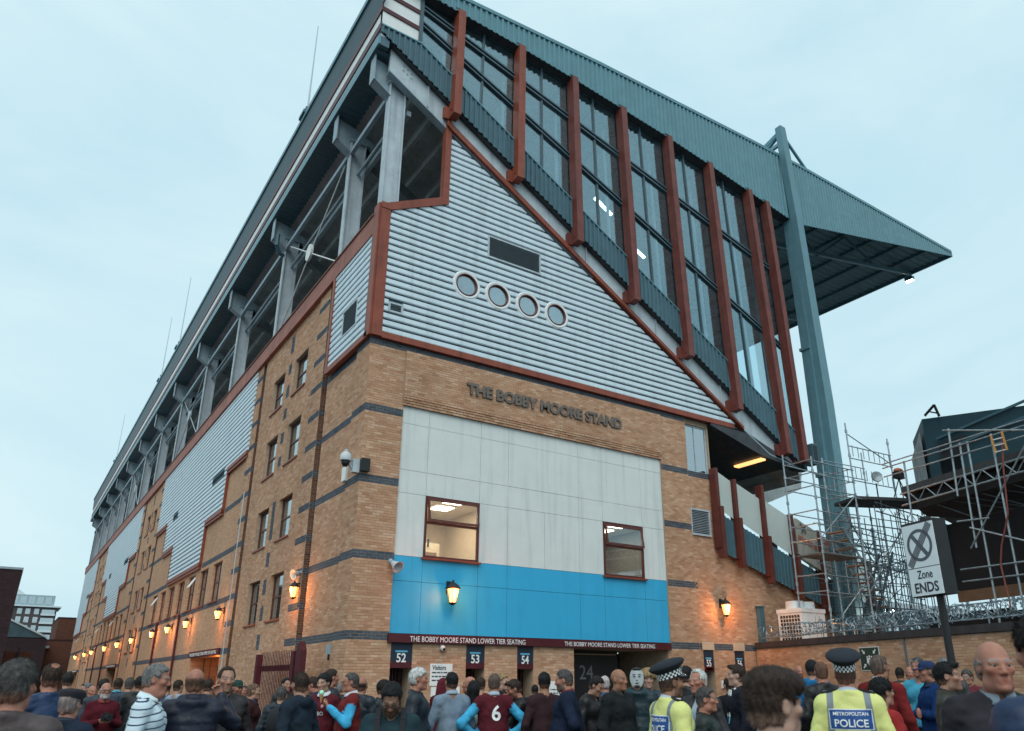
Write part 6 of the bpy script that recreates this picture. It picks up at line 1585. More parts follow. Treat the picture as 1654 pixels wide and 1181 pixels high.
    for s_ in (-1, 1):
        f.ell(T((s_*.043,-.060,-.016)), (.022,.022,.017), .022, 'u', Rm)
        if mid: f.ell(T((s_*.031,-.1075,.006)), (.0215,.0195,.0140), .010, 's', Rm)
        else: f.ell(T((s_*.031,-.104,.006)), (.018,.016,.012), .012, 's', Rm)
        f.cap(T((s_*.012,-.083,.024)), T((s_*.050,-.070,.022)), .0105, .008, .012)
        if mid:
            f.cap(T((s_*.018,-.0870,.0140)), T((s_*.046,-.0775,.0125)), .0055, .0050, .006); f.cap(T((s_*.018,-.0860,-.0060)), T((s_*.046,-.0765,-.0045)), .0050, .0045, .006)
        f.ell(T((s_*.0765*wid,.012,-.004)), (.011,.020,.033), .008, 'u', Rm)
        if mid: f.ell(T((s_*.0875*wid,.008,.002)), (.006,.011,.018), .005, 's', Rm)
    f.cap(T((0,-.084,.014)), T((0,-.1035,-.027)), .0090, .0120, .014)
    for s_ in (-1, 1): f.ell(T((s_*.0125,-.094,-.032)), (.0095,.012,.0085), .008, 'u', Rm)
    f.cap(T((-.020,-.0815,-.0605)), T((.020,-.0815,-.0605)), .0078, None, .010); f.cap(T((-.017,-.0815,-.0735)), T((.017,-.0815,-.0735)), .0085, None, .010)
    if mid:
        for s_ in (-1, 1): f.cap(T((s_*.024,-.089,-.035)), T((s_*.033,-.079,-.062)), .0028, .002, .008, 's')
    if mid: f.cap(T((-.025,-.0925,-.0668)), T((.025,-.0925,-.0668)), .0034, None, .004, 's')
    Pv, Q = f.mesh()
    # ---- skin colours: lips, brows, stubble, flush
    L = (Pv-PV)@Rm+PV-HCn; base = np.array(SK[skin]); col = np.tile(base, (len(Pv), 1)); hcol = np.array(HC[hc])
    x, y, z = L.T; face = (y < -.03) & (np.abs(z) < .16) & (np.abs(x) < .09)
    def blend(mask, c, amt):
        w_ = np.clip(mask, 0, 1)[:, None]*amt; col[:] = col*(1-w_)+np.array(c)*w_
    G = lambda v, s_: np.exp(-(v/s_)**2)
    blend(face*G(z+.068,.011)*G(x,.024)*(y < -.07), base*np.array([.72,.40,.40]), .95)
    blend(face*G(np.abs(x)-.042,.02)*G(z+.03,.025), base*np.array([1.08,.78,.74]), .6); blend(face*G(x,.016)*G(z+.03,.014), base*np.array([1.08,.75,.7]), .6)
    blend(face*G(z-.025-.004*np.sin(np.abs(x)*40),.0065)*(np.abs(x) > .010)*(np.abs(x) < .055), np.minimum(hcol*1.2+.01, .2), .85 if hc not in ('white','blond') else .35)
    if not mid: blend(face*G(z-.006,.008)*G(np.abs(x)-.031,.014), (.03,.022,.02), .8)
    if beard > 0: blend((y < .01)*(z < -.03-.02*G(x,.03))*np.clip((-.028-z)/.02, 0, 1)*(1-G(z+.068,.008)*G(x,.024))*(z > -.135), hcol*1.0+.004, beard)
    if hair in ('crop','fringe'): blend(((z > .05) & (hair == 'crop')) | ((y > -.02) & (z > -.05)), hcol*.8+base*.35, .55 if hair == 'crop' else .2)
    if inner is not None: col[(Pv[:, 2] < 1.462) & (Pv[:, 2] > .85) & (np.abs(Pv[:, 0]) < .2)] = inner
    bo = bpy.data.objects.new('body', np_mesh('body', Pv*sc_, Q, M_SKIN, col)); link(bo, root)
    def part(name, me, label_=None):
        o = bpy.data.objects.new(name, me); link(o, root)
        if label_: o['label'] = label_
        return o
    def place_mb(mb, name, m, smooth=True, headspace=True, parent=None):
        vv = np.array(mb.v, float); vv = (np.array([T(p) for p in vv]) if headspace else vv)*sc_
        mb.v = [tuple(p) for p in vv]; me = mb.mesh(name, (0,0,0)); bm = bmesh.new(); bm.from_mesh(me); bmesh.ops.recalc_face_normals(bm, faces=bm.faces); bm.to_mesh(me); bm.free()
        if smooth: me.polygons.foreach_set('use_smooth', [True]*len(me.polygons))
        me.materials.append(m); o = bpy.data.objects.new(name, me); link(o, parent or root); return o
    if mid:
        for s_ in (-1, 1):
            e_ = MB(); e_.lathe([(.0005,-.0132),(.0042,-.0126),(.0070,-.0108),(.0095,-.0090),(.0125,-.003),(.0125,.004)], (s_*.032,-.0735,.0045), 14, (0,1,0))
            o = place_mb(e_, 'eye', M_EYEW); o.data.materials.append(M_IRIS)
            cz_ = [(Rm.T@(np.array(p.center)/sc_-PV)+PV-HCn) for p in o.data.polygons]
            for p, c_ in zip(o.data.polygons, cz_): p.material_index = 1 if c_[1] < -.0735-.0102 else 0
    # ---- top garment
    g = {'jacket': .030, 'puffer': .042, 'coat': .036, 'hoodie': .028, 'sweater': .020, 'shirt': .014, 'tshirt': .013, 'polo': .014, 'hivis': .034, 'leather': .028, 'vest': .026}[top]
    short = top in ('tshirt','polo')
    cg2 = .0135 if near else (.016 if mid else .021)
    Zg = axis_grid(.78, 1.62, cg2, []); Xg = axis_grid(-.60, .60, cg2, []); Yg = axis_grid(-.46, .34, cg2, [])
    q = Field(Xg, Yg, Zg); trunk(q, g, .05)
    hem = .90 if top in ('tshirt','polo','shirt','sweater','vest') else (.80 if top in ('coat','hivis') else .86)
    q.cap((0,.02,1.05),(0,.02,hem-.06),.15*b+g*.6+fat*.5,.15*b+g+fat*.6,.06)
    for (s_, e, w_, nm) in arms:
        if short: q.cap(s_, s_+(e-s_)*.62, .050+g, .053+g, .03)
        else:
            q.cap(s_, e, .047+g*.7, .042+g*.6, .03); q.cap(e, w_-(w_-e)*.04, .043+g*.6, .033+g*.5, .02)
    if top in ('hoodie','puffer') or 'hood' in extras:
        q.ell((0,.105,1.455),(.115,.062,.075), .03); q.cap((-.09,.06,1.49),(.09,.06,1.49),.035,None,.03); q.ell((0,.125,1.525),(.07,.045,.03), .02, 's')
        for s_ in (-1, 1): q.cap((s_*.09,.06,1.485),(s_*.055,-.07,1.44),.030,.02,.02)
    elif top in ('jacket','coat','leather','hivis'):
        for s_ in np.linspace(0, 2*math.pi, 12, endpoint=False):
            p0 = V3(.070*math.sin(s_), .025+.074*math.cos(s_), 1.475+.018*math.cos(s_)); s1 = s_+2*math.pi/12; p1 = V3(.070*math.sin(s1), .025+.074*math.cos(s1), 1.475+.018*math.cos(s1)); q.cap(p0, p1, .022, None, .014)
    xx, yy, zz = Xg[:, None, None], Yg[None, :, None], Zg[None, None, :]; sd = (px*13.7) % 6.28
    # folds: broken, uneven ridges rather than even waves; more of them at the elbows, the waist and under the arms
    n1 = np.sin(xx*19+yy*13+zz*9+sd)+np.sin(yy*23-zz*17+xx*7+sd*3); n2 = np.sin(xx*11-yy*9+sd*1.7)+np.sin(zz*13+xx*5+sd)
    rid = lambda t: 1-np.abs(np.sin(t))*1.6
    amp_ = .55+.45*np.sin(zz*9+n2+sd)
    wr = .0042*amp_*rid(zz*24+xx*14*np.sign(xx)+n1*.9+sd)+.0028*rid(zz*41-xx*22+yy*15+n2*1.3+sd*2)*(.5+.5*np.sin(xx*15+zz*11+sd))+.0014*np.sin(zz*103+xx*71+n1*2)
    if top in ('puffer','quilt'): wr = wr*.6-.007*np.abs(np.sin(np.pi*zz/.075))+.004
    if top in ('leather','hoodie','vest','coat'): wr = wr*1.6
    q.F = q.F+wr
    q.clip(hem-zz+0*xx+0*yy)
    # neck opening
    q.cap((0,.028,1.43),(0,.015,1.75),.058,.070,.012,'s')
    if top in ('polo','tshirt','shirt','jacket','leather','vest') : q.ell((0,-.085,1.47),(.045,.07,.06 if top != 'jacket' else .085), .015, 's')
    if inner is not None: q.ell((0,-.165,1.22),(.062,.115,.30), .012, 's'); q.ell((0,-.10,1.44),(.058,.075,.09), .015, 's')
    Pg, Qg = q.mesh(); ctc = np.tile(np.array(tc, float)*.82, (len(Pg), 1))
    if sc is not None:
        da = np.full(len(Pg), 9.)
        for (s_, e, w_, nm) in arms:
            for p, r_ in ((s_, e), (e, w_)):
                d = r_-p; u = np.clip(((Pg-p)@d)/(d@d), 0, 1); da = np.minimum(da, np.linalg.norm(Pg-p-u[:, None]*d, axis=1)+(.02 if p is s_ else 0)*(1-u)*2)
        onarm = (da < .095) & (np.abs(Pg[:, 0]) > .155*b+fat*.5); ctc[onarm] = sc
    if 'yoke' in extras: ctc[(Pg[:, 2] > 1.36)] = (.03,.07,.16)
    gm = {'sweater': M_KNIT, 'jacket': M_NYLON, 'puffer': M_NYLON, 'leather': M_NYLON, 'coat': M_CLOTH, 'hivis': M_HIVIS}.get(top, M_CLOTH)
    if 'striped' in extras: gm = M_STRIPE
    gname = {'hivis': 'hi_vis_jacket', 'tshirt': 'shirt', 'vest': 'waistcoat', 'polo': 'polo_shirt', 'leather': 'leather_jacket', 'puffer': 'padded_jacket'}.get(top, top)
    go = part(gname, np_mesh(gname, Pg*sc_, Qg, gm, ctc))
    if collar is not None:
        c_ = MB(); n = 20; op = .55 if top in ('polo','shirt') else .2
        rows = []
        for (r_, dz) in ((.066,.040),(.070,.046),(.088,.012),(.092,-.004),(.084,-.006)):
            rows.append([(r_*math.sin(t)*1.0, .022+r_*math.cos(t)*1.05, 1.472+dz+.020*math.cos(t)) for t in np.linspace(-math.pi+op, math.pi-op, n)])
        vs = [p for r_ in rows for p in r_]; m_ = len(rows)
        c_.add(vs, [(j*n+i, j*n+i+1, ((j+1) % m_)*n+i+1, ((j+1) % m_)*n+i) for j in range(m_) for i in range(n-1)])
        place_mb(c_, 'collar', mat('collar_%d_%d_%d' % tuple(int(v*99) for v in collar), collar, .8, var=.08), headspace=False)
    # ---- trousers and shoes
    Xt = axis_grid(-.30, .30, .03, []); Yt = axis_grid(-.22, .24, .03, []); Zt = axis_grid(.0, 1.0, .036, [])
    t_ = Field(Xt, Yt, Zt); t_.ell((0,.02,.92),(.168*b+.02+fat*.6,.125+fat*.5,.13), .05)
    for s_ in (-1, 1): t_.cap((s_*.09,.025,.88),(s_*.10,.015,.49),.098,.072,.04); t_.cap((s_*.10,.015,.49),(s_*.105,.035,.06),.072,.062,.03)
    t_.clip(.05-Zt[None, None, :]+0*Xt[:, None, None]+0*Yt[None, :, None])
    Pt, Qt = t_.mesh(); part('trousers', np_mesh('trousers', Pt*sc_, Qt, M_CLOTH, np.tile(np.array(trousers, float), (len(Pt), 1))))
    for s_ in (-1, 1):
        m_ = MB(); m_.sphere((s_*.11,-.045,.045), .046, .135, .045, 10, 6); place_mb(m_, 'shoe', M_SHOE, headspace=False)
    # ---- hair
    if hair != 'bald':
        hx = hf*1.05; pad = .16 if hair != 'long' else .2
        Xh = np.arange(hc_[0]-.13, hc_[0]+.13, hx); Yh = np.arange(hc_[1]-.16, hc_[1]+.17, hx); Zh = np.arange(hc_[2]-(.34 if hair == 'long' else .15), hc_[2]+.17, hx)
        k = Field(Xh, Yh, Zh); th_ = {'short': .0095, 'crop': .0055, 'fringe': .007, 'thick': .019, 'mop': .040, 'long': .018, 'receding': .010, 'quiff': .012, 'cap': .006, 'boy': .012}[hair]
        k.ell(T((0,.018,.032)), (.0725+th_,.096+th_,.088+th_), .02, 'u', Rm); k.ell(T((0,.030,-.03)), (.063+th_*.6,.075+th_*.55,.075), .03, 'u', Rm)
        if hair == 'boy': k.ell(T((0,.010,.085)), (.090,.112,.058), .03, 'u', Rm); k.ell(T((0,-.06,.075)), (.080,.055,.05), .03, 'u', Rm)
        if hair == 'quiff': k.ell(T((0,-.06,.105)), (.05,.035,.022), .03, 'u', Rm)
        if hair == 'mop': k.ell(T((0,-.055,.07)), (.085,.06,.055), .03, 'u', Rm); k.ell(T((0,.03,.075)), (.11,.12,.075), .03, 'u', Rm)
        if hair == 'long': k.cap(T((0,.055,.0)), T((0,.075,-.22)), .085, .07, .03)
        xh, yh, zh = np.meshgrid(Xh, Yh, Zh, indexing='ij'); pl = (np.stack([xh, yh, zh], -1)-PV)@Rm+PV-HCn; lx, ly, lz = pl[..., 0], pl[..., 1], pl[..., 2]
        am = .0022 if hair in ('crop','fringe','cap') else (.0048 if hair in ('mop','thick','quiff') else .0032 if hair == 'boy' else .0035)
        k.F = k.F+am*(np.sin(lx*150+ly*60+sd)*np.sin(ly*130-lz*70)+.7*np.sin(lx*260+lz*190+sd)*np.sin(ly*240))
        hl = {'receding': .098, 'short': .078, 'crop': .076, 'thick': .070, 'mop': .045, 'quiff': .080, 'long': .070, 'fringe': .5, 'cap': .03, 'boy': .055}[hair]
        # hairline: temple curve in front, above and behind the ears, nape at the back
        front = hl-np.clip(np.abs(lx)-.03, 0, 1)*(.55 if hair != 'receding' else -.1)
        lim = np.where(ly < -.030, front, np.where(ly < .022, np.maximum(.012, .010+(.022-ly)*.35), -.070+.012*np.sin(lx*95+sd) if hair != 'mop' else -.085))
        lim = np.where((ly < -.03) & (np.abs(lx) > .066), np.minimum(lim, .0+(-.03-ly)*1.8), lim)
        if hair == 'long': lim = np.where(ly > -.02, -.25, lim)
        k.F = np.maximum(k.F, (lim-lz)*.8)
        if hair == 'fringe': k.F = np.maximum(k.F, np.maximum((lz-.045-.02*np.sin(lx*60))*.8, (-.02-ly)*.8)); lim0 = np.where(ly < .022, .012, -.075); k.F = np.maximum(np.maximum(k.F, (lim0-lz)*.8), -1)
        for s_ in (-1, 1): k.ell(T((s_*.082,.012,-.004)), (.016,.024,.034), .004, 's', Rm)
        if hair == 'fringe':
            k.F = np.full_like(k.F, .3); k.ell(T((0,.018,.032)), (.0755+th_,.096+th_,.088+th_), .02, 'u', Rm); k.ell(T((0,.035,-.03)), (.066+th_,.075+th_,.075+th_*.5), .03, 'u', Rm)
            k.F = k.F+am*np.sin(lx*260+lz*190)*np.sin(ly*240); k.F = np.maximum.reduce([k.F, (lz-.040-.45*np.clip(-ly,0,.1)+.012*np.sin(lx*70+sd)-.010*np.sin(ly*120))*.8, (-.022-ly)*.8, (np.where(ly < .022, .012, -.07+.012*np.sin(lx*95+sd))-lz)*.8])
        Ph, Qh = k.mesh()
        if len(Qh):
            hcc = np.tile(hcol, (len(Ph), 1)); Lq = (Ph-PV)@Rm+PV-HCn
            if hair not in ('long','mop'):      # clipped hair thins out to skin at the nape, the sideburns and round a bald crown
                fade = np.clip((-.018-Lq[:, 2])/.055, 0, .75)*(Lq[:, 1] > -.03)
                if hair == 'fringe': fade = np.maximum(fade, np.clip((Lq[:, 2]-.012)/.045, 0, .85))
                if hair == 'crop': fade = np.maximum(fade, .22)
                hcc = hcc*(1-fade[:, None])+base*.8*fade[:, None]
            # loose strands over the hair mass break its outline
            rg = np.random.default_rng(int(px*7+ytop)); ns_ = 4200 if near else (2200 if mid else 520)
            ln = {'crop': .006, 'fringe': .007, 'cap': .006, 'short': .012, 'receding': .012, 'thick': .016, 'quiff': .016, 'mop': .020, 'boy': .012, 'long': .05}[hair]; wd_ = .0011 if near else (.0016 if mid else .0030)
            vi = rg.integers(0, len(Ph), ns_); p0 = Ph[vi]; nrm = (p0-T((0,.018,.02))); nrm /= np.linalg.norm(nrm, axis=1)[:, None]
            fl = np.array([0,.55,-.8])@Rm.T if hair not in ('quiff','boy') else np.array([.35,-.5,-.15])@Rm.T
            d_ = fl-nrm*(nrm@fl)[:, None]+rg.normal(0,.28,(ns_,3)); d_ /= np.linalg.norm(d_, axis=1)[:, None]
            sdv = np.cross(d_, nrm); sdv /= np.linalg.norm(sdv, axis=1)[:, None]+1e-9; L1 = (ln*rg.uniform(.5,1.3,ns_))[:, None]
            lift = rg.uniform(.04,.30,ns_)[:, None]
            m0 = p0-nrm*.001; m1 = p0+d_*L1*.5+nrm*L1*lift*.5; m2 = p0+d_*L1+nrm*L1*lift*.45
            st_ = np.concatenate([m0-sdv*wd_, m0+sdv*wd_, m1-sdv*wd_*.8, m1+sdv*wd_*.8, m2-sdv*wd_*.2, m2+sdv*wd_*.2]); i0 = np.arange(ns_)+len(Ph); k_ = ns_
            Qh = np.concatenate([Qh, np.stack([i0, i0+k_, i0+3*k_, i0+2*k_], 1), np.stack([i0+2*k_, i0+3*k_, i0+5*k_, i0+4*k_], 1)])
            sc3 = hcc[vi]*rg.uniform(.55,1.7,ns_)[:, None]; Ph = np.concatenate([Ph, st_]); hcc = np.concatenate([hcc]+[sc3]*6)
            if 'spot' in extras: Lh = (Ph-PV)@Rm+PV-HCn; hcc[np.linalg.norm(Lh-V3(.0,.075,.10), axis=1) < .035] = base*.8
            part('hair', np_mesh('hair', Ph*sc_, Qh, M_HAIR, hcc))
    # ---- things worn
    def cap_police():
        c_ = MB(); n = 40
        TLT = .34
        def ring(r1_, r2_, z_, ty=0.): return [(r1_*math.cos(2*math.pi*i/n), .012+r2_*math.sin(2*math.pi*i/n)+.30*(z_-.05), z_-TLT*r2_*math.sin(2*math.pi*i/n)) for i in range(n)]
        rows = [ring(.083,.105,.048), ring(.085,.107,.100), ring(.095,.117,.108,-.004), ring(.122,.142,.124,-.012), ring(.137,.157,.142,-.016), ring(.136,.156,.150,-.016), ring(.118,.136,.168,-.016), ring(.08,.092,.179,-.012), ring(.03,.034,.184,-.004), ring(.002,.002,.185)]
        c_.add([p for r_ in rows for p in r_], [(j*n+i, j*n+(i+1) % n, (j+1)*n+(i+1) % n, (j+1)*n+i) for j in range(len(rows)-1) for i in range(n)])
        co = place_mb(c_, 'police_cap', mat('police_cap_cloth', (.012,.016,.024), .9, var=.15, bump=.2, bscale=200))
        ck = MB(); m_ = 36
        for r_ in range(3):
            for i in range(m_):
                if (i+r_) % 2: continue
                a0, a1 = 2*math.pi*i/m_, 2*math.pi*(i+1)/m_; z0, z1 = .051+r_*.0155, .051+(r_+1)*.0155
                P_ = [(.0872*math.cos(t), .012+.1098*math.sin(t)+.30*(zz_-.05), zz_-TLT*.107*math.sin(t)) for t, zz_ in ((a0,z0),(a1,z0),(a1,z1),(a0,z1))]; ck.add(P_, [(0,1,2,3)])
        place_mb(ck, 'chequered_band', M_WHITE, smooth=False, parent=co)
        v_ = MB(); aa = np.linspace(math.pi*1.12, math.pi*1.88, 14)
        inner = [(.084*math.cos(t), .012+.106*math.sin(t), .052-TLT*.106*math.sin(t)) for t in aa]; outer = [(.090*math.cos(t), .012+.168*math.sin(t), .052-TLT*.106*math.sin(t)-.028*max(0, -math.sin(t))) for t in aa]
        vv = inner+outer+[(p[0], p[1], p[2]-.005) for p in inner+outer]; q_ = len(aa)
        v_.add(vv, [(i, i+1, q_+i+1, q_+i) for i in range(q_-1)]+[(2*q_+i, 3*q_+i, 3*q_+i+1, 2*q_+i+1) for i in range(q_-1)]+[(q_+i, q_+i+1, 3*q_+i+1, 3*q_+i) for i in range(q_-1)])
        place_mb(v_, 'peak', mat('patent_peak', (.02,.03,.045), .15, var=0, spec=.7), parent=co)
        bd = MB(); bd.lathe([(.018,0),(.014,.006),(.002,.008)], (0,-.098,.125), 10, (0,-1,.2)); place_mb(bd, 'cap_badge', M_GALV, parent=co)
    def soft_cap(kind, c):
        c_ = MB(); n = 28
        if kind == 'flat':
            rows = []
            for (r_, z_, yo) in ((.087,.045,.0),(.093,.062,-.006),(.108,.088,-.016),(.102,.112,-.014),(.07,.128,-.008),(.002,.133,0)):
                rows.append([(r_*.92*math.cos(2*math.pi*i/n), .008+yo+r_*1.18*math.sin(2*math.pi*i/n), z_+.20*(r_*math.sin(2*math.pi*i/n))*(1 if z_ < .1 else .6)) for i in range(n)])
        else:
            rows = [[(r_*.92*math.cos(2*math.pi*i/n), .012+r_*1.16*math.sin(2*math.pi*i/n), z_) for i in range(n)] for r_, z_ in ((.088,.045),(.090,.075),(.080,.108),(.055,.130),(.002,.140))]
        c_.add([p for r_ in rows for p in r_], [(j*n+i, j*n+(i+1) % n, (j+1)*n+(i+1) % n, (j+1)*n+i) for j in range(len(rows)-1) for i in range(n)])
        m_ = mat('cap_cloth_%d_%d_%d' % tuple(int(v*999) for v in c), c, .9, var=.2, scale=20, bump=.3, bscale=150)
        co = place_mb(c_, 'flat_cap' if kind == 'flat' else 'peaked_cap', m_)
        v_ = MB(); aa = np.linspace(math.pi*1.15, math.pi*1.85, 12); L_ = .055 if kind == 'flat' else .085
        inner = [(.080*math.cos(t), .010+.100*math.sin(t), .050-(.02 if kind == 'flat' else 0)) for t in aa]; outer = [(.076*math.cos(t), .010+.100*math.sin(t)-L_*max(0, -math.sin(t)), .036-(.02 if kind == 'flat' else 0)) for t in aa]
        vv = inner+outer+[(p[0], p[1], p[2]-.006) for p in inner+outer]; q_ = len(aa)
        v_.add(vv, [(i, i+1, q_+i+1, q_+i) for i in range(q_-1)]+[(2*q_+i, 3*q_+i, 3*q_+i+1, 2*q_+i+1) for i in range(q_-1)]+[(q_+i, q_+i+1, 3*q_+i+1, 3*q_+i) for i in range(q_-1)])
        place_mb(v_, 'peak', m_, parent=co)
    def specs(up=0., dark=False):
        g_ = MB(); 
        for s_ in (-1, 1):
            pts = [(s_*.033+.025*math.cos(t), -.103+up*.25+.004*abs(math.cos(t)), .004+up+.017*math.sin(t)) for t in np.linspace(0, 2*math.pi, 15)]
            g_.path([Vector(p) for p in pts], .0022, 5); g_.tube((s_*.058,-.098+up*.25,.010+up), (s_*.080,.005,.012+up*.8), .002, 5)
        g_.tube((-.009,-.106+up*.25,.008+up), (.009,-.106+up*.25,.008+up), .002, 5); go_ = place_mb(g_, 'spectacles', M_GFR)
        for s_ in (-1, 1):
            l_ = MB(); l_.add([(s_*.033+.024*math.cos(t), -.102+up*.25, .004+up+.016*math.sin(t)) for t in np.linspace(0, 2*math.pi, 14, endpoint=False)], [tuple(range(14))]); place_mb(l_, 'lens', M_LENS if not dark else M_GFR, parent=go_)
    for ex in extras:
        if ex == 'police':
            cap_police()
        elif ex == 'epaulettes':
            for s_ in (-1, 1):
                e_ = MB(); u = V3(s_*.86,.0,-.22); u /= np.linalg.norm(u); vn = V3(0,1,0); wn = np.cross(u, vn); wn *= np.sign(wn[2])
                e_.obox(V3(s_*.128*b,.028,1.500), u, vn, wn, .058, .028, .012); eo = place_mb(e_, 'epaulette', M_BLACK, smooth=False, headspace=False)
                nn = MB(); 
                for i in range(2):
                    for j in range(4 if i == 0 else 2): nn.obox(V3(s_*.128*b,.028,1.500)+u*(.022+i*.016)+vn*(j-1.5 if i == 0 else j-.5)*.011+wn*.0135, u, vn, wn, .0055, .0040, .001)
                place_mb(nn, 'shoulder_number', M_WHITE, smooth=False, headspace=False, parent=eo)
        elif ex == 'flatcap': soft_cap('flat', (.022,.020,.026))
        elif ex == 'bluecap': soft_cap('peak', (.018,.035,.10))
        elif ex == 'greencap': soft_cap('peak', (.012,.045,.035))
        elif ex == 'specs': specs()
        elif ex == 'specsup': specs(.075)
        elif ex == 'shadesup': specs(.085, True)
        elif ex == 'straps':
            for s_ in (-1, 1):
                m_ = MB(); pts = [V3(s_*.085,.10,1.44), V3(s_*.10,.03,1.515), V3(s_*.10,-.075,1.43), V3(s_*.095,-.125,1.30), V3(s_*.09,-.13,1.12)]
                for p, q2 in zip(pts[:-1], pts[1:]): m_.bar(Vector(p), Vector(q2), .045, .012, up=(0,-1,.3))
                place_mb(m_, 'strap', mat('strap_black', (.012,.013,.018), .8, var=.2), smooth=False, headspace=False)
        elif ex == 'rucksack':
            m_ = MB(); m_.sphere((0,.205,1.25), .15, .085, .21, 16, 10); place_mb(m_, 'rucksack', mat('rucksack_cloth', (.012,.014,.018), .8, var=.25, bump=.2), headspace=False)
        elif ex == 'scarf':
            for s_ in (-1, 1):
                for k_ in range(7):
                    m_ = MB(); p, q2 = V3(s_*(.07-.003*k_), -.085-.010*min(k_,4), 1.47-.075*k_), V3(s_*(.067-.003*k_), -.095-.010*min(k_,4), 1.40-.075*k_); m_.bar(Vector(p), Vector(q2), .055, .014, up=(0,-1,.2))
                    place_mb(m_, 'scarf_band', (M_WHITE, M_SKYB, M_MAROON)[k_ % 3], smooth=False, headspace=False)
            m_ = MB(); pts = [Vector((.075*math.sin(t), .03+.082*math.cos(t), 1.478+.014*math.cos(t))) for t in np.linspace(-2.5, 2.5, 14)]; m_.path(pts, .024, 8); place_mb(m_, 'scarf', M_WHITE, headspace=False)
        elif ex == 'mask':
            m_ = MB(); nx_, nz_ = 10, 12; vs = []
            for j in range(nz_+1):
                for i in range(nx_+1):
                    u, v = i/nx_*2-1, j/nz_*2-1; w_ = math.sqrt(max(0, 1-abs(v)**2.4)); vs.append((u*.082*w_, .138-.030*(u*w_)**2-.008*v*v, .01+v*.118))
            k_ = len(vs); vs += [(p[0], p[1]-.002, p[2]) for p in vs]; fs = []
            for j in range(nz_):
                for i in range(nx_): q2 = j*(nx_+1)+i; fs += [(q2,q2+1,q2+nx_+2,q2+nx_+1),(k_+q2,k_+q2+nx_+1,k_+q2+nx_+2,k_+q2+1)]
            m_.add(vs, fs); mo = place_mb(m_, 'paper_mask', mat('mask_paper', (.42,.46,.47), .6, var=.12, scale=25))
            d_ = MB()
            for s_ in (-1, 1): d_.sphere((s_*.030,.137,.022), .016, .003, .007, 10, 6).sphere((s_*.032,.136,.045), .022, .003, .005, 10, 6)
            d_.sphere((0,.142,-.018), .013, .004, .005, 10, 6).sphere((0,.139,-.052), .024, .003, .006, 10, 6).sphere((0,.133,.108), .058, .003, .018, 12, 6).sphere((0,.137,-.09), .035, .004, .018, 12, 6)
            place_mb(d_, 'printed_features', M_BLACK, parent=mo)
        elif ex == 'hoodup':
            m_ = Field(np.arange(-.16,.16,.012), np.arange(-.16,.20,.012), np.arange(1.38,1.86,.012)); m_.ell((0,.025,1.655),(.108,.125,.125), .02); m_.cap((0,.06,1.58),(0,.06,1.44),.105,.12,.03); m_.ell((0,-.10,1.61),(.075,.10,.10), .02, 's')
            Pm, Qm = m_.mesh(); part('hood', np_mesh('hood', Pm*sc_, Qm, M_CLOTH, np.tile(np.array(tc, float), (len(Pm), 1))))
        elif ex == 'buttons':
            m_ = MB(); 
            for zz_ in (1.40,1.35): m_.lathe([(.006,0),(.006,.003)], (.0,-.128,zz_), 8, (0,-1,0)); place_mb(m_, 'button', M_WHITE, headspace=False); m_ = MB()
    # ---- flat print laid on the cloth
    def project(me, back):
        tree = BVHTree.FromPolygons([tuple(p) for p in (Pg*sc_)], [tuple(int(v) for v in t) for t in Qg])
        for v in me.vertices:
            o0 = Vector((v.co.x, .8 if back else -.8, v.co.z)); hit = tree.ray_cast(o0, Vector((0, -1 if back else 1, 0)))
            y0 = hit[0].y if hit[0] else (.16 if back else -.16); v.co.y = y0+(v.co.y if back else -v.co.y)
    def print_text(txt, name, m, size, cx, cz, fit, back=True, lift=.004, off_=0.):
        cu = bpy.data.curves.new('print', 'FONT'); cu.body = txt; cu.size = size; cu.offset = off_; cu.resolution_u = 4
        tmp = bpy.data.objects.new('tmp_print', cu); COL.objects.link(tmp); dg = bpy.context.evaluated_depsgraph_get(); me = bpy.data.meshes.new_from_object(tmp.evaluated_get(dg)); bpy.data.objects.remove(tmp)
        bm = bmesh.new(); bm.from_mesh(me); bmesh.ops.subdivide_edges(bm, edges=[e for e in bm.edges if e.calc_length() > size*.25], cuts=1); bmesh.ops.triangulate(bm, faces=bm.faces); bm.to_mesh(me); bm.free()
        v = np.array([p.co for p in me.vertices]); x0, x1 = v[:, 0].min(), v[:, 0].max(); s_ = fit/(x1-x0)
        for p, c in zip(me.vertices, v):
            xx_ = (c[0]-(x0+x1)/2)*s_; p.co = Vector((((-xx_ if back else xx_)+cx)*sc_, lift, (cz+c[1]*s_)*sc_))
        project(me, back); me.materials.clear(); me.materials.append(m); o = bpy.data.objects.new(name, me); link(o, go); return o
    def print_rect(name, m, cx, cz, w_, hh_, back=True, lift=.003):
        nx_, nz_ = 12, 6; mb = MB(); mb.add([((cx+(i/nx_-.5)*w_)*sc_, lift, (cz+(j/nz_-.5)*hh_)*sc_) for j in range(nz_+1) for i in range(nx_+1)], [(j*(nx_+1)+i, j*(nx_+1)+i+1, (j+1)*(nx_+1)+i+1, (j+1)*(nx_+1)+i) for j in range(nz_) for i in range(nx_)])
        me = mb.mesh(name, (0,0,0)); project(me, back); me.materials.append(m); o = bpy.data.objects.new(name, me); link(o, go); return o
    if 'policeprint' in extras:
        print_rect('blue_panel_border', M_WHITE, 0, 1.30, .318, .150, True, .003); print_rect('blue_panel', mat('police_blue', (.012,.07,.26), .5, var=.04), 0, 1.30, .305, .137, True, .006)
        print_text('METROPOLITAN', 'print', M_TXTW, .04, 0, 1.328, .255, True, .010, .0006); print_text('POLICE', 'print', M_TXTW, .08, 0, 1.246, .245, True, .010, .0012)
    if 'six' in extras: print_text('6', 'number', M_TXTW, .3, -.01, 1.19, .115, True, .006, .006)
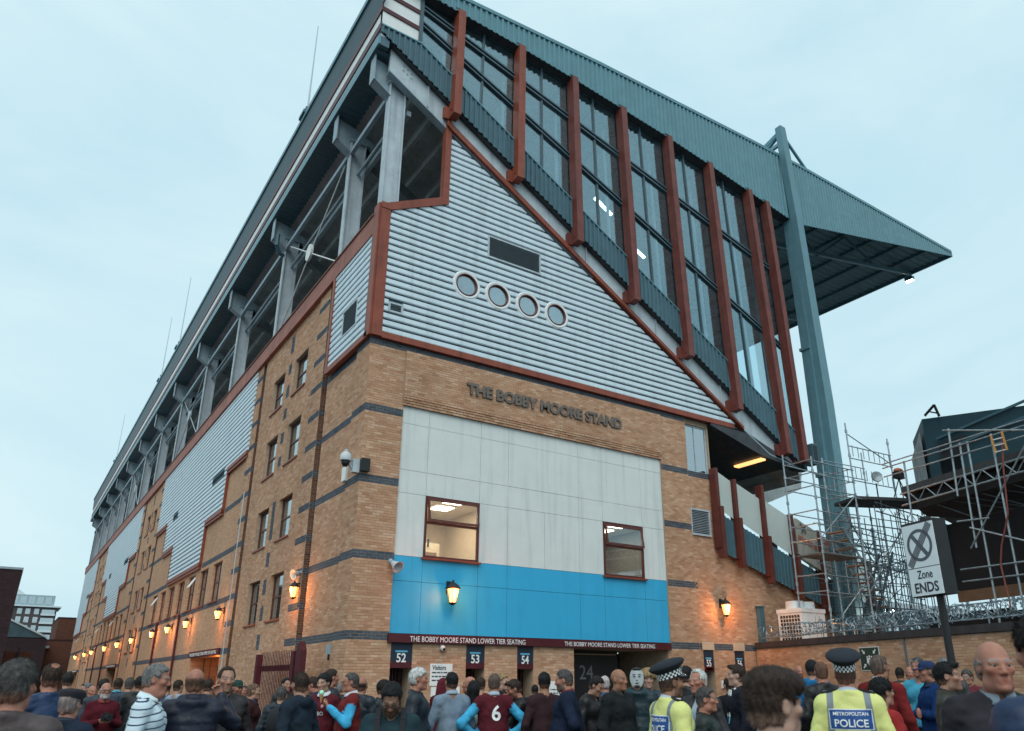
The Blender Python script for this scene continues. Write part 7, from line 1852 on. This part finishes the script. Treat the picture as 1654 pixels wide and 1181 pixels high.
    if 'shirtfront' in extras:
        print_text('SBO', 'sponsor_print', M_TXTW, .06, .03, 1.215, .12, False, .006); 
        o_ = MB(); o_.lathe([(.024,0),(.020,.003)], (.09,-.15,1.33), 10, (0,-1,0)); place_mb(o_, 'crest', mat('crest_pink', (.5,.25,.25), .7), headspace=False)
    # ---- things held
    hands = []
    for (s_, e, w_, nm) in arms:
        d = (w_-e)/np.linalg.norm(w_-e); hands.append(((w_+d*.10), nm, d))
    return root, sc_, hands, T, Rm
def held(root, sc_, p, build_fn, name, label, cat):
    """a thing held in a hand: top-level, placed at the hand in world space"""
    mw = Matrix.Translation(root.location) @ Matrix.Rotation(root.rotation_euler[2], 4, 'Z')
    w_ = mw @ Vector(np.asarray(p)*sc_); t = thing(name, label, cat, w_); t.rotation_euler = root.rotation_euler
    OFF[t.name] = Vector((0,0,0)); build_fn(t); return t
# ================================================================== the crowd
MARO, CYAN, NAVY, BLK, DGRN = (.10,.014,.022), (.055,.36,.60), (.014,.022,.048), (.012,.012,.014), (.016,.024,.022)
TEALK = (.012,.036,.052)
person(24,1063,84,172,'grey haired man seen from behind at the left edge in a grey brown jacket', 'thick','dgrey','ruddy','jacket',(.075,.055,.055), hy=-.35, build=1.05)
person(82.5,1069,46,195,'man in a bright navy blue jacket with a bald spot in his hair', 'short','brown','ruddy','jacket',(.012,.035,.10), extras=('spot',))
person(114,1107,55,150,'man in a dark flat cap and navy coat over grey hair', 'crop','grey','ruddy','coat',(.016,.026,.045), extras=('flatcap',), collar=(.02,.025,.04), h_off=.02)
person(149,1106,24,25,'bald man whose face shows between the flat cap and the camera man', 'bald','dark','ruddy','jacket',BLK)
P5 = person(171,1101,29,12,'white bearded man in glasses and maroon top holding a camera', 'fringe','white','ruddy','sweater',MARO, pose=('phone','phone'), extras=('specs',), beard=.8, fat=.03, collar=(.2,.03,.03))
person(167,1095,27,185,'dark haired man standing directly behind the bearded camera man', 'short','dark','light','jacket',(.02,.03,.05))
person(110,1085,26,178,'man in a dark coat standing behind the flat cap man', 'short','dark','light','coat',(.022,.022,.028))
person(191,1094,23,175,'brown haired man with a turquoise collar left of the striped polo man', 'short','brown','light','jacket',(.012,.025,.06), collar=(.05,.35,.45))
person(209,1093,24,188,'stocky man in a blue grey jacket just left of the striped polo man', 'short','dgrey','light','jacket',(.02,.035,.07), build=1.1)
person(139,1102,22,-70,'grey haired person with sunglasses pushed up near the far wall', 'short','grey','light','jacket',(.03,.035,.04), extras=('shadesup',))
person(250.7,1069,50,78,'grey haired man in a white polo shirt with thin navy stripes, in profile', 'short','grey','ruddy','polo',(.5,.6,.68), extras=('striped',), collar=(.62,.74,.78), fat=.035, build=1.08, hp=.12)
person(315,1077,47,183,'bald man seen from behind in a navy quilted jacket with one arm raised', 'fringe','lbrown','ruddy','puffer',(.016,.020,.040), pose=('down','raise'), build=1.12, fat=.02, collar=(.018,.022,.04))
person(365.5,1075,42,8,'young man with brown hair facing the camera in a dark jacket', 'receding','brown','light','jacket',(.022,.018,.020), beard=.35, hy=.1, inner=(.03,.03,.035))
person(383,1098,27,40,'bearded man in a dark green peaked cap', 'crop','brown','ruddy','jacket',(.02,.024,.022), extras=('greencap',), beard=.7)
person(394.5,1106,22,-15,'round faced man between the green cap and the maroon brown jacket', 'crop','dark','ruddy','jacket',BLK)
person(410,1102.6,29,82,'young man in a maroon brown jacket with navy hood, looking right', 'crop','lbrown','light','hoodie',(.045,.014,.016), collar=(.012,.025,.06))
person(337,1095,26,160,'brown haired person half hidden right of the bald navy jacket man', 'short','brown','light','jacket',(.03,.03,.035))
person(288.5,1097,23,135,'young man in a pale blue shirt behind the bald man', 'short','brown','light','shirt',(.32,.40,.52))
person(270,1100,21,170,'dark haired person in a slate blue top between striped polo and bald man', 'short','dark','light','sweater',(.07,.09,.15))
person(226,1091,25,172,'dark haired man directly behind the striped polo man', 'short','black','tan','jacket',BLK)
person(483,1084,40,-128,'bearded man with thinning hair in a navy hooded jacket, turned away', 'receding','brown','light','hoodie',(.018,.030,.046), beard=.85, build=1.08, hy=-.35)
person(524,1086,31,-32,'dark haired young man in a maroon football shirt with white V neck', 'thick','black','pale','tshirt',MARO, collar=(.62,.64,.68), extras=('shirtfront',), hp=.1)
person(536,1079,28,115,'man in a dark jacket looking right behind the maroon football shirt', 'short','brown','ruddy','jacket',(.016,.022,.034))
P26 = person(566,1085,32,-82,'man in glasses and maroon jacket with sky blue sleeves eating an ice cream', 'short','dgrey','ruddy','vest',(.17,.022,.022), sc=CYAN, pose=('cone','down'), extras=('specs',), collar=(.5,.5,.55), fat=.02)
person(585,1092,29,150,'balding man in a dark navy jacket behind the ice cream eater', 'fringe','dark','ruddy','jacket',(.014,.022,.034))
person(455,1108,30,168,'short grey haired woman in a dark padded coat with a rucksack', 'short','dgrey','light','puffer',(.014,.024,.034), extras=('rucksack',))
person(462,1094,23,35,'dark haired man peering out beside the maroon gate', 'short','black','light','jacket',BLK)
person(509,1090,27,-100,'brown haired man in a navy top bowing his head near the gate', 'short','brown','ruddy','jacket',(.014,.028,.06), hp=.35)
person(549,1102,21,180,'grey haired person low between football shirt and ice cream eater', 'short','grey','light','jacket',(.02,.03,.035))
person(621,1096,31,95,'man in a dark jacket mostly hidden behind the man looking down', 'short','dark','light','jacket',(.014,.020,.028))
person(634,1091,55,-4,'dark haired man in glasses and dark teal shirt looking down, rucksack straps on', 'short','black','olive','tshirt',(.018,.042,.052), pose=('phone','phone'), extras=('specs','straps'), beard=.7, hp=.62)
person(677,1077.5,35,84,'white haired man in a navy jacket in profile by turnstile 52', 'thick','white','ruddy','jacket',(.016,.024,.036), build=1.06)
person(730,1084,33,188,'black haired man from behind in a pale blue grey sweater', 'short','black','tan','sweater',(.22,.29,.37), collar=(.26,.33,.41), hy=.25)
person(717,1096,25,150,'person in a maroon hood behind the pale blue grey sweater', 'short','dark','light','hoodie',MARO, extras=('hoodup',))
person(757.7,1091,28,-110,'bald man looking left beside the door of turnstile 53', 'bald','dark','ruddy','jacket',(.014,.016,.02))
person(765,1099,32,175,'woman with long black hair and a pale mint top', 'long','black','light','sweater',(.42,.62,.60))
person(777,1093,25,172,'brown haired person in a red top behind the long black hair', 'short','brown','light','sweater',(.16,.03,.03))
person(797,1086,33,-168,'man in a maroon number 6 top with sky blue sleeves, hands on hips', 'crop','dgrey','tan','vest',MARO, sc=CYAN, pose=('hips','hips'), extras=('six',), collar=(.35,.38,.45), build=1.06, fat=.03, hy=-.45)
person(811,1086,28,65,'blond woman in a black scarf beside the number 6 top', 'thick','blond','pale','coat',(.016,.016,.018), collar=(.02,.02,.02))
person(835,1094,32,-78,'man with short beard bowing his head in a black leather jacket', 'quiff','brown','ruddy','leather',BLK, pose=('mouth','down'), beard=.6, hp=.38)
person(878,1084,33,-158,'black haired man from behind in a dark brown sweater and jeans', 'short','black','tan','sweater',(.050,.026,.030), trousers=(.03,.06,.12), hy=-.3)
P45 = person(913,1079,35,-96,'grey bearded man in a navy jacket with maroon collar holding a phone', 'short','dgrey','ruddy','coat',(.012,.020,.045), pose=('behind','behind'), beard=.8, collar=(.14,.018,.022), fat=.03, build=1.08, hp=.15)
person(864,1105,21,182,'dark haired child low behind the dark brown sweater', 'short','black','light','hoodie',BLK)
person(958,1087,32,60,'dark haired man bowing his head before the dark gate', 'short','dark','light','jacket',BLK, hp=.5)
person(977,1090,28,178,'white haired man from behind in a maroon and blue jacket', 'crop','white','ruddy','jacket',(.20,.032,.032), extras=('yoke',))
person(1000,1078.5,36,52,'bald sunburnt man in a heavy black coat with turned up collar', 'bald','dark','tan','coat',(.015,.018,.020), collar=(.016,.018,.02), build=1.06)
person(1028,1077,34,182,'person in a dark teal padded coat wearing a printed paper mask backwards', 'short','black','light','puffer',(.012,.034,.046), extras=('mask','hood'))
person(1047,1081,30,6,'blond boy peering out beside the paper mask', 'mop','blond','pale','jacket',(.02,.03,.05))
person(1084,1076,50,118,'police officer with a short beard in profile in chequered cap and hi-vis jacket', 'crop','dark','tan','hivis',(.6,.6,.1), extras=('police','epaulettes','policeprint'), collar=(.45,.52,.60), beard=.6, build=1.12, fat=.02)
person(1127,1079,40,-38,'white haired elderly man with a stern face looking left', 'receding','white','ruddy','jacket',(.022,.020,.024), beard=.0, inner=(.30,.36,.42))
person(1141.6,1107.6,45,82,'short grey haired man in profile in a dark green jacket', 'short','dgrey','ruddy','jacket',(.016,.024,.022), fat=.02)
person(1109,1074,32,155,'dark haired man partly hidden behind the bearded officer', 'short','black','light','jacket',BLK)
person(1189,1072,34,-82,'young man in a dark suit with a claret and blue scarf', 'quiff','brown','pale','coat',(.014,.016,.026), extras=('scarf',))
person(1178,1092,30,-150,'dark haired person just left of the claret and blue scarf', 'short','dark','light','coat',BLK)
person(1250,1069,118,128,'boy with a thick mop of brown hair close to the camera', 'boy','brown','pale','jacket',(.020,.030,.034), h_off=.02, build=.85)
person(1291,1074,19,20,'bald man far off against the boundary wall', 'bald','dark','ruddy','jacket',(.2,.07,.05))
person(1311,1064,29,178,'black haired man in a bright blue hooded top', 'short','black','light','hoodie',(.02,.16,.36))
person(1325,1067,33,-152,'short haired man in a black jacket left of the capped officer', 'crop','lbrown','ruddy','jacket',BLK, hy=-.2)
person(1365,1061,51,180,'police officer from behind with chequered cap and METROPOLITAN POLICE panel', 'crop','dark','ruddy','hivis',(.6,.6,.1), extras=('police','epaulettes','policeprint'), collar=(.45,.52,.60), build=1.1)
person(1420,1055.6,37,148,'grey cropped man in a deep red sweater by the green sign', 'crop','dgrey','tan','sweater',(.19,.022,.022), collar=(.55,.55,.58), build=1.1, hy=-.2)
person(1425,1093,48,128,'black haired boy in glasses and red shirt turned away', 'thick','black','light','tshirt',(.34,.03,.03), extras=('specs',), build=.85)
person(1453,1077,20,180,'distant man in a dark green jacket by the boundary wall', 'short','dark','tan','jacket',(.03,.04,.03))
person(1482,1059,29,-25,'man with glasses on his head in a light blue shirt', 'short','dgrey','ruddy','tshirt',(.07,.36,.52), extras=('specsup',))
person(1497,1067,32,-68,'man in a blue peaked cap and blue jumper with folded arms', 'crop','dgrey','ruddy','sweater',(.014,.045,.15), pose=('fold','fold'), extras=('bluecap',), collar=(.02,.03,.06))
person(1531,1067,46,84,'black haired man in an olive green jacket looking right', 'quiff','black','light','jacket',(.042,.045,.034), collar=(.016,.016,.016), beard=.3)
person(1604,1030,82,14,'tall bald man facing the camera in a dark jacket over a navy polo', 'fringe','grey','ruddy','coat',(.030,.028,.034), collar=(.16,.21,.26), fat=.02, build=1.08, hy=.12, inner=(.016,.024,.042))
person(1690,988,118,-140,'dark haired man in navy cut off by the right edge', 'thick','dark','ruddy','puffer',(.012,.030,.085), hy=.0)
person(1524,1058,28,178,'grey haired man behind the blue peaked cap', 'short','grey','ruddy','jacket',(.05,.05,.05))
person(1562,1081,24,-20,'woman in glasses and a red top near the boundary wall', 'thick','dgrey','light','coat',(.14,.03,.04), extras=('specs',))
person(1470,1075,22,8,'bald faced man in a tan top left of the light blue shirt', 'fringe','grey','ruddy','sweater',(.35,.24,.15))
person(1288,838,22,150,'dark haired person leaning behind the first grey banner on the lower tier', 'short','dark','light','jacket',BLK, place=(18.9,1.2), zb=6.35, hp=.4)
person(1317,848,20,80,'worker with one arm stretched out behind the farther banner', 'short','brown','ruddy','jacket',BLK, place=(20.2,1.2), zb=5.95, pose=('cone','raise'))
# ---- things in hands
def mk_camera(t):
    MB().box(-.07,.07,-.03,.03,-.045,.045).box(-.025,.025,-.028,.025,.046,.068).build('camera_body', M_BLACK, t); MB().lathe([(.036,0),(.036,.07),(.032,.075),(.028,.06)], (0,-.031,0), 16, (0,-1,0)).build('lens', M_BLACK, t); MB().box(-.05,.05,.031,.034,-.03,.03).build('screen', mat('screen_glow', (.5,.6,.6), .3, var=0), t)
held(P5[0], P5[1], V3(0,-.36,1.25), mk_camera, 'hand_camera', 'black camera held by the white bearded man in maroon', 'camera')
def mk_cone(t):
    MB().lathe([(.006,-.07),(.026,.03),(.028,.035)], (0,0,0), 12).build('cone', mat('wafer', (.45,.25,.10), .8, var=.15), t); MB().sphere((0,0,.05), .032, .032, .036, 12, 8).build('ice_cream', mat('mint_ice', (.40,.74,.56), .5, var=.06), t, smooth=True)
h = P26[2][0]; held(P26[0], P26[1], h[0]+V3(-.01,-.03,.06), mk_cone, 'ice_cream_cone', 'pale green ice cream cone held by the man with sky blue sleeves', 'ice cream')
def mk_phone(t):
    MB().obox((0,0,0), (1,0,0), (0,.8,.6), (0,-.6,.8), .036, .07, .004).build('case', M_BLACK, t); MB().obox((0,-.003,.004), (1,0,0), (0,.8,.6), (0,-.6,.8), .033, .065, .001).build('screen', mat('phone_screen', (.1,.2,.22), .2, var=0), t)
h = P45[2][0]; held(P45[0], P45[1], h[0]+V3(0,.03,.0), mk_phone, 'mobile_phone', 'dark phone held behind his back by the grey bearded man', 'phone')
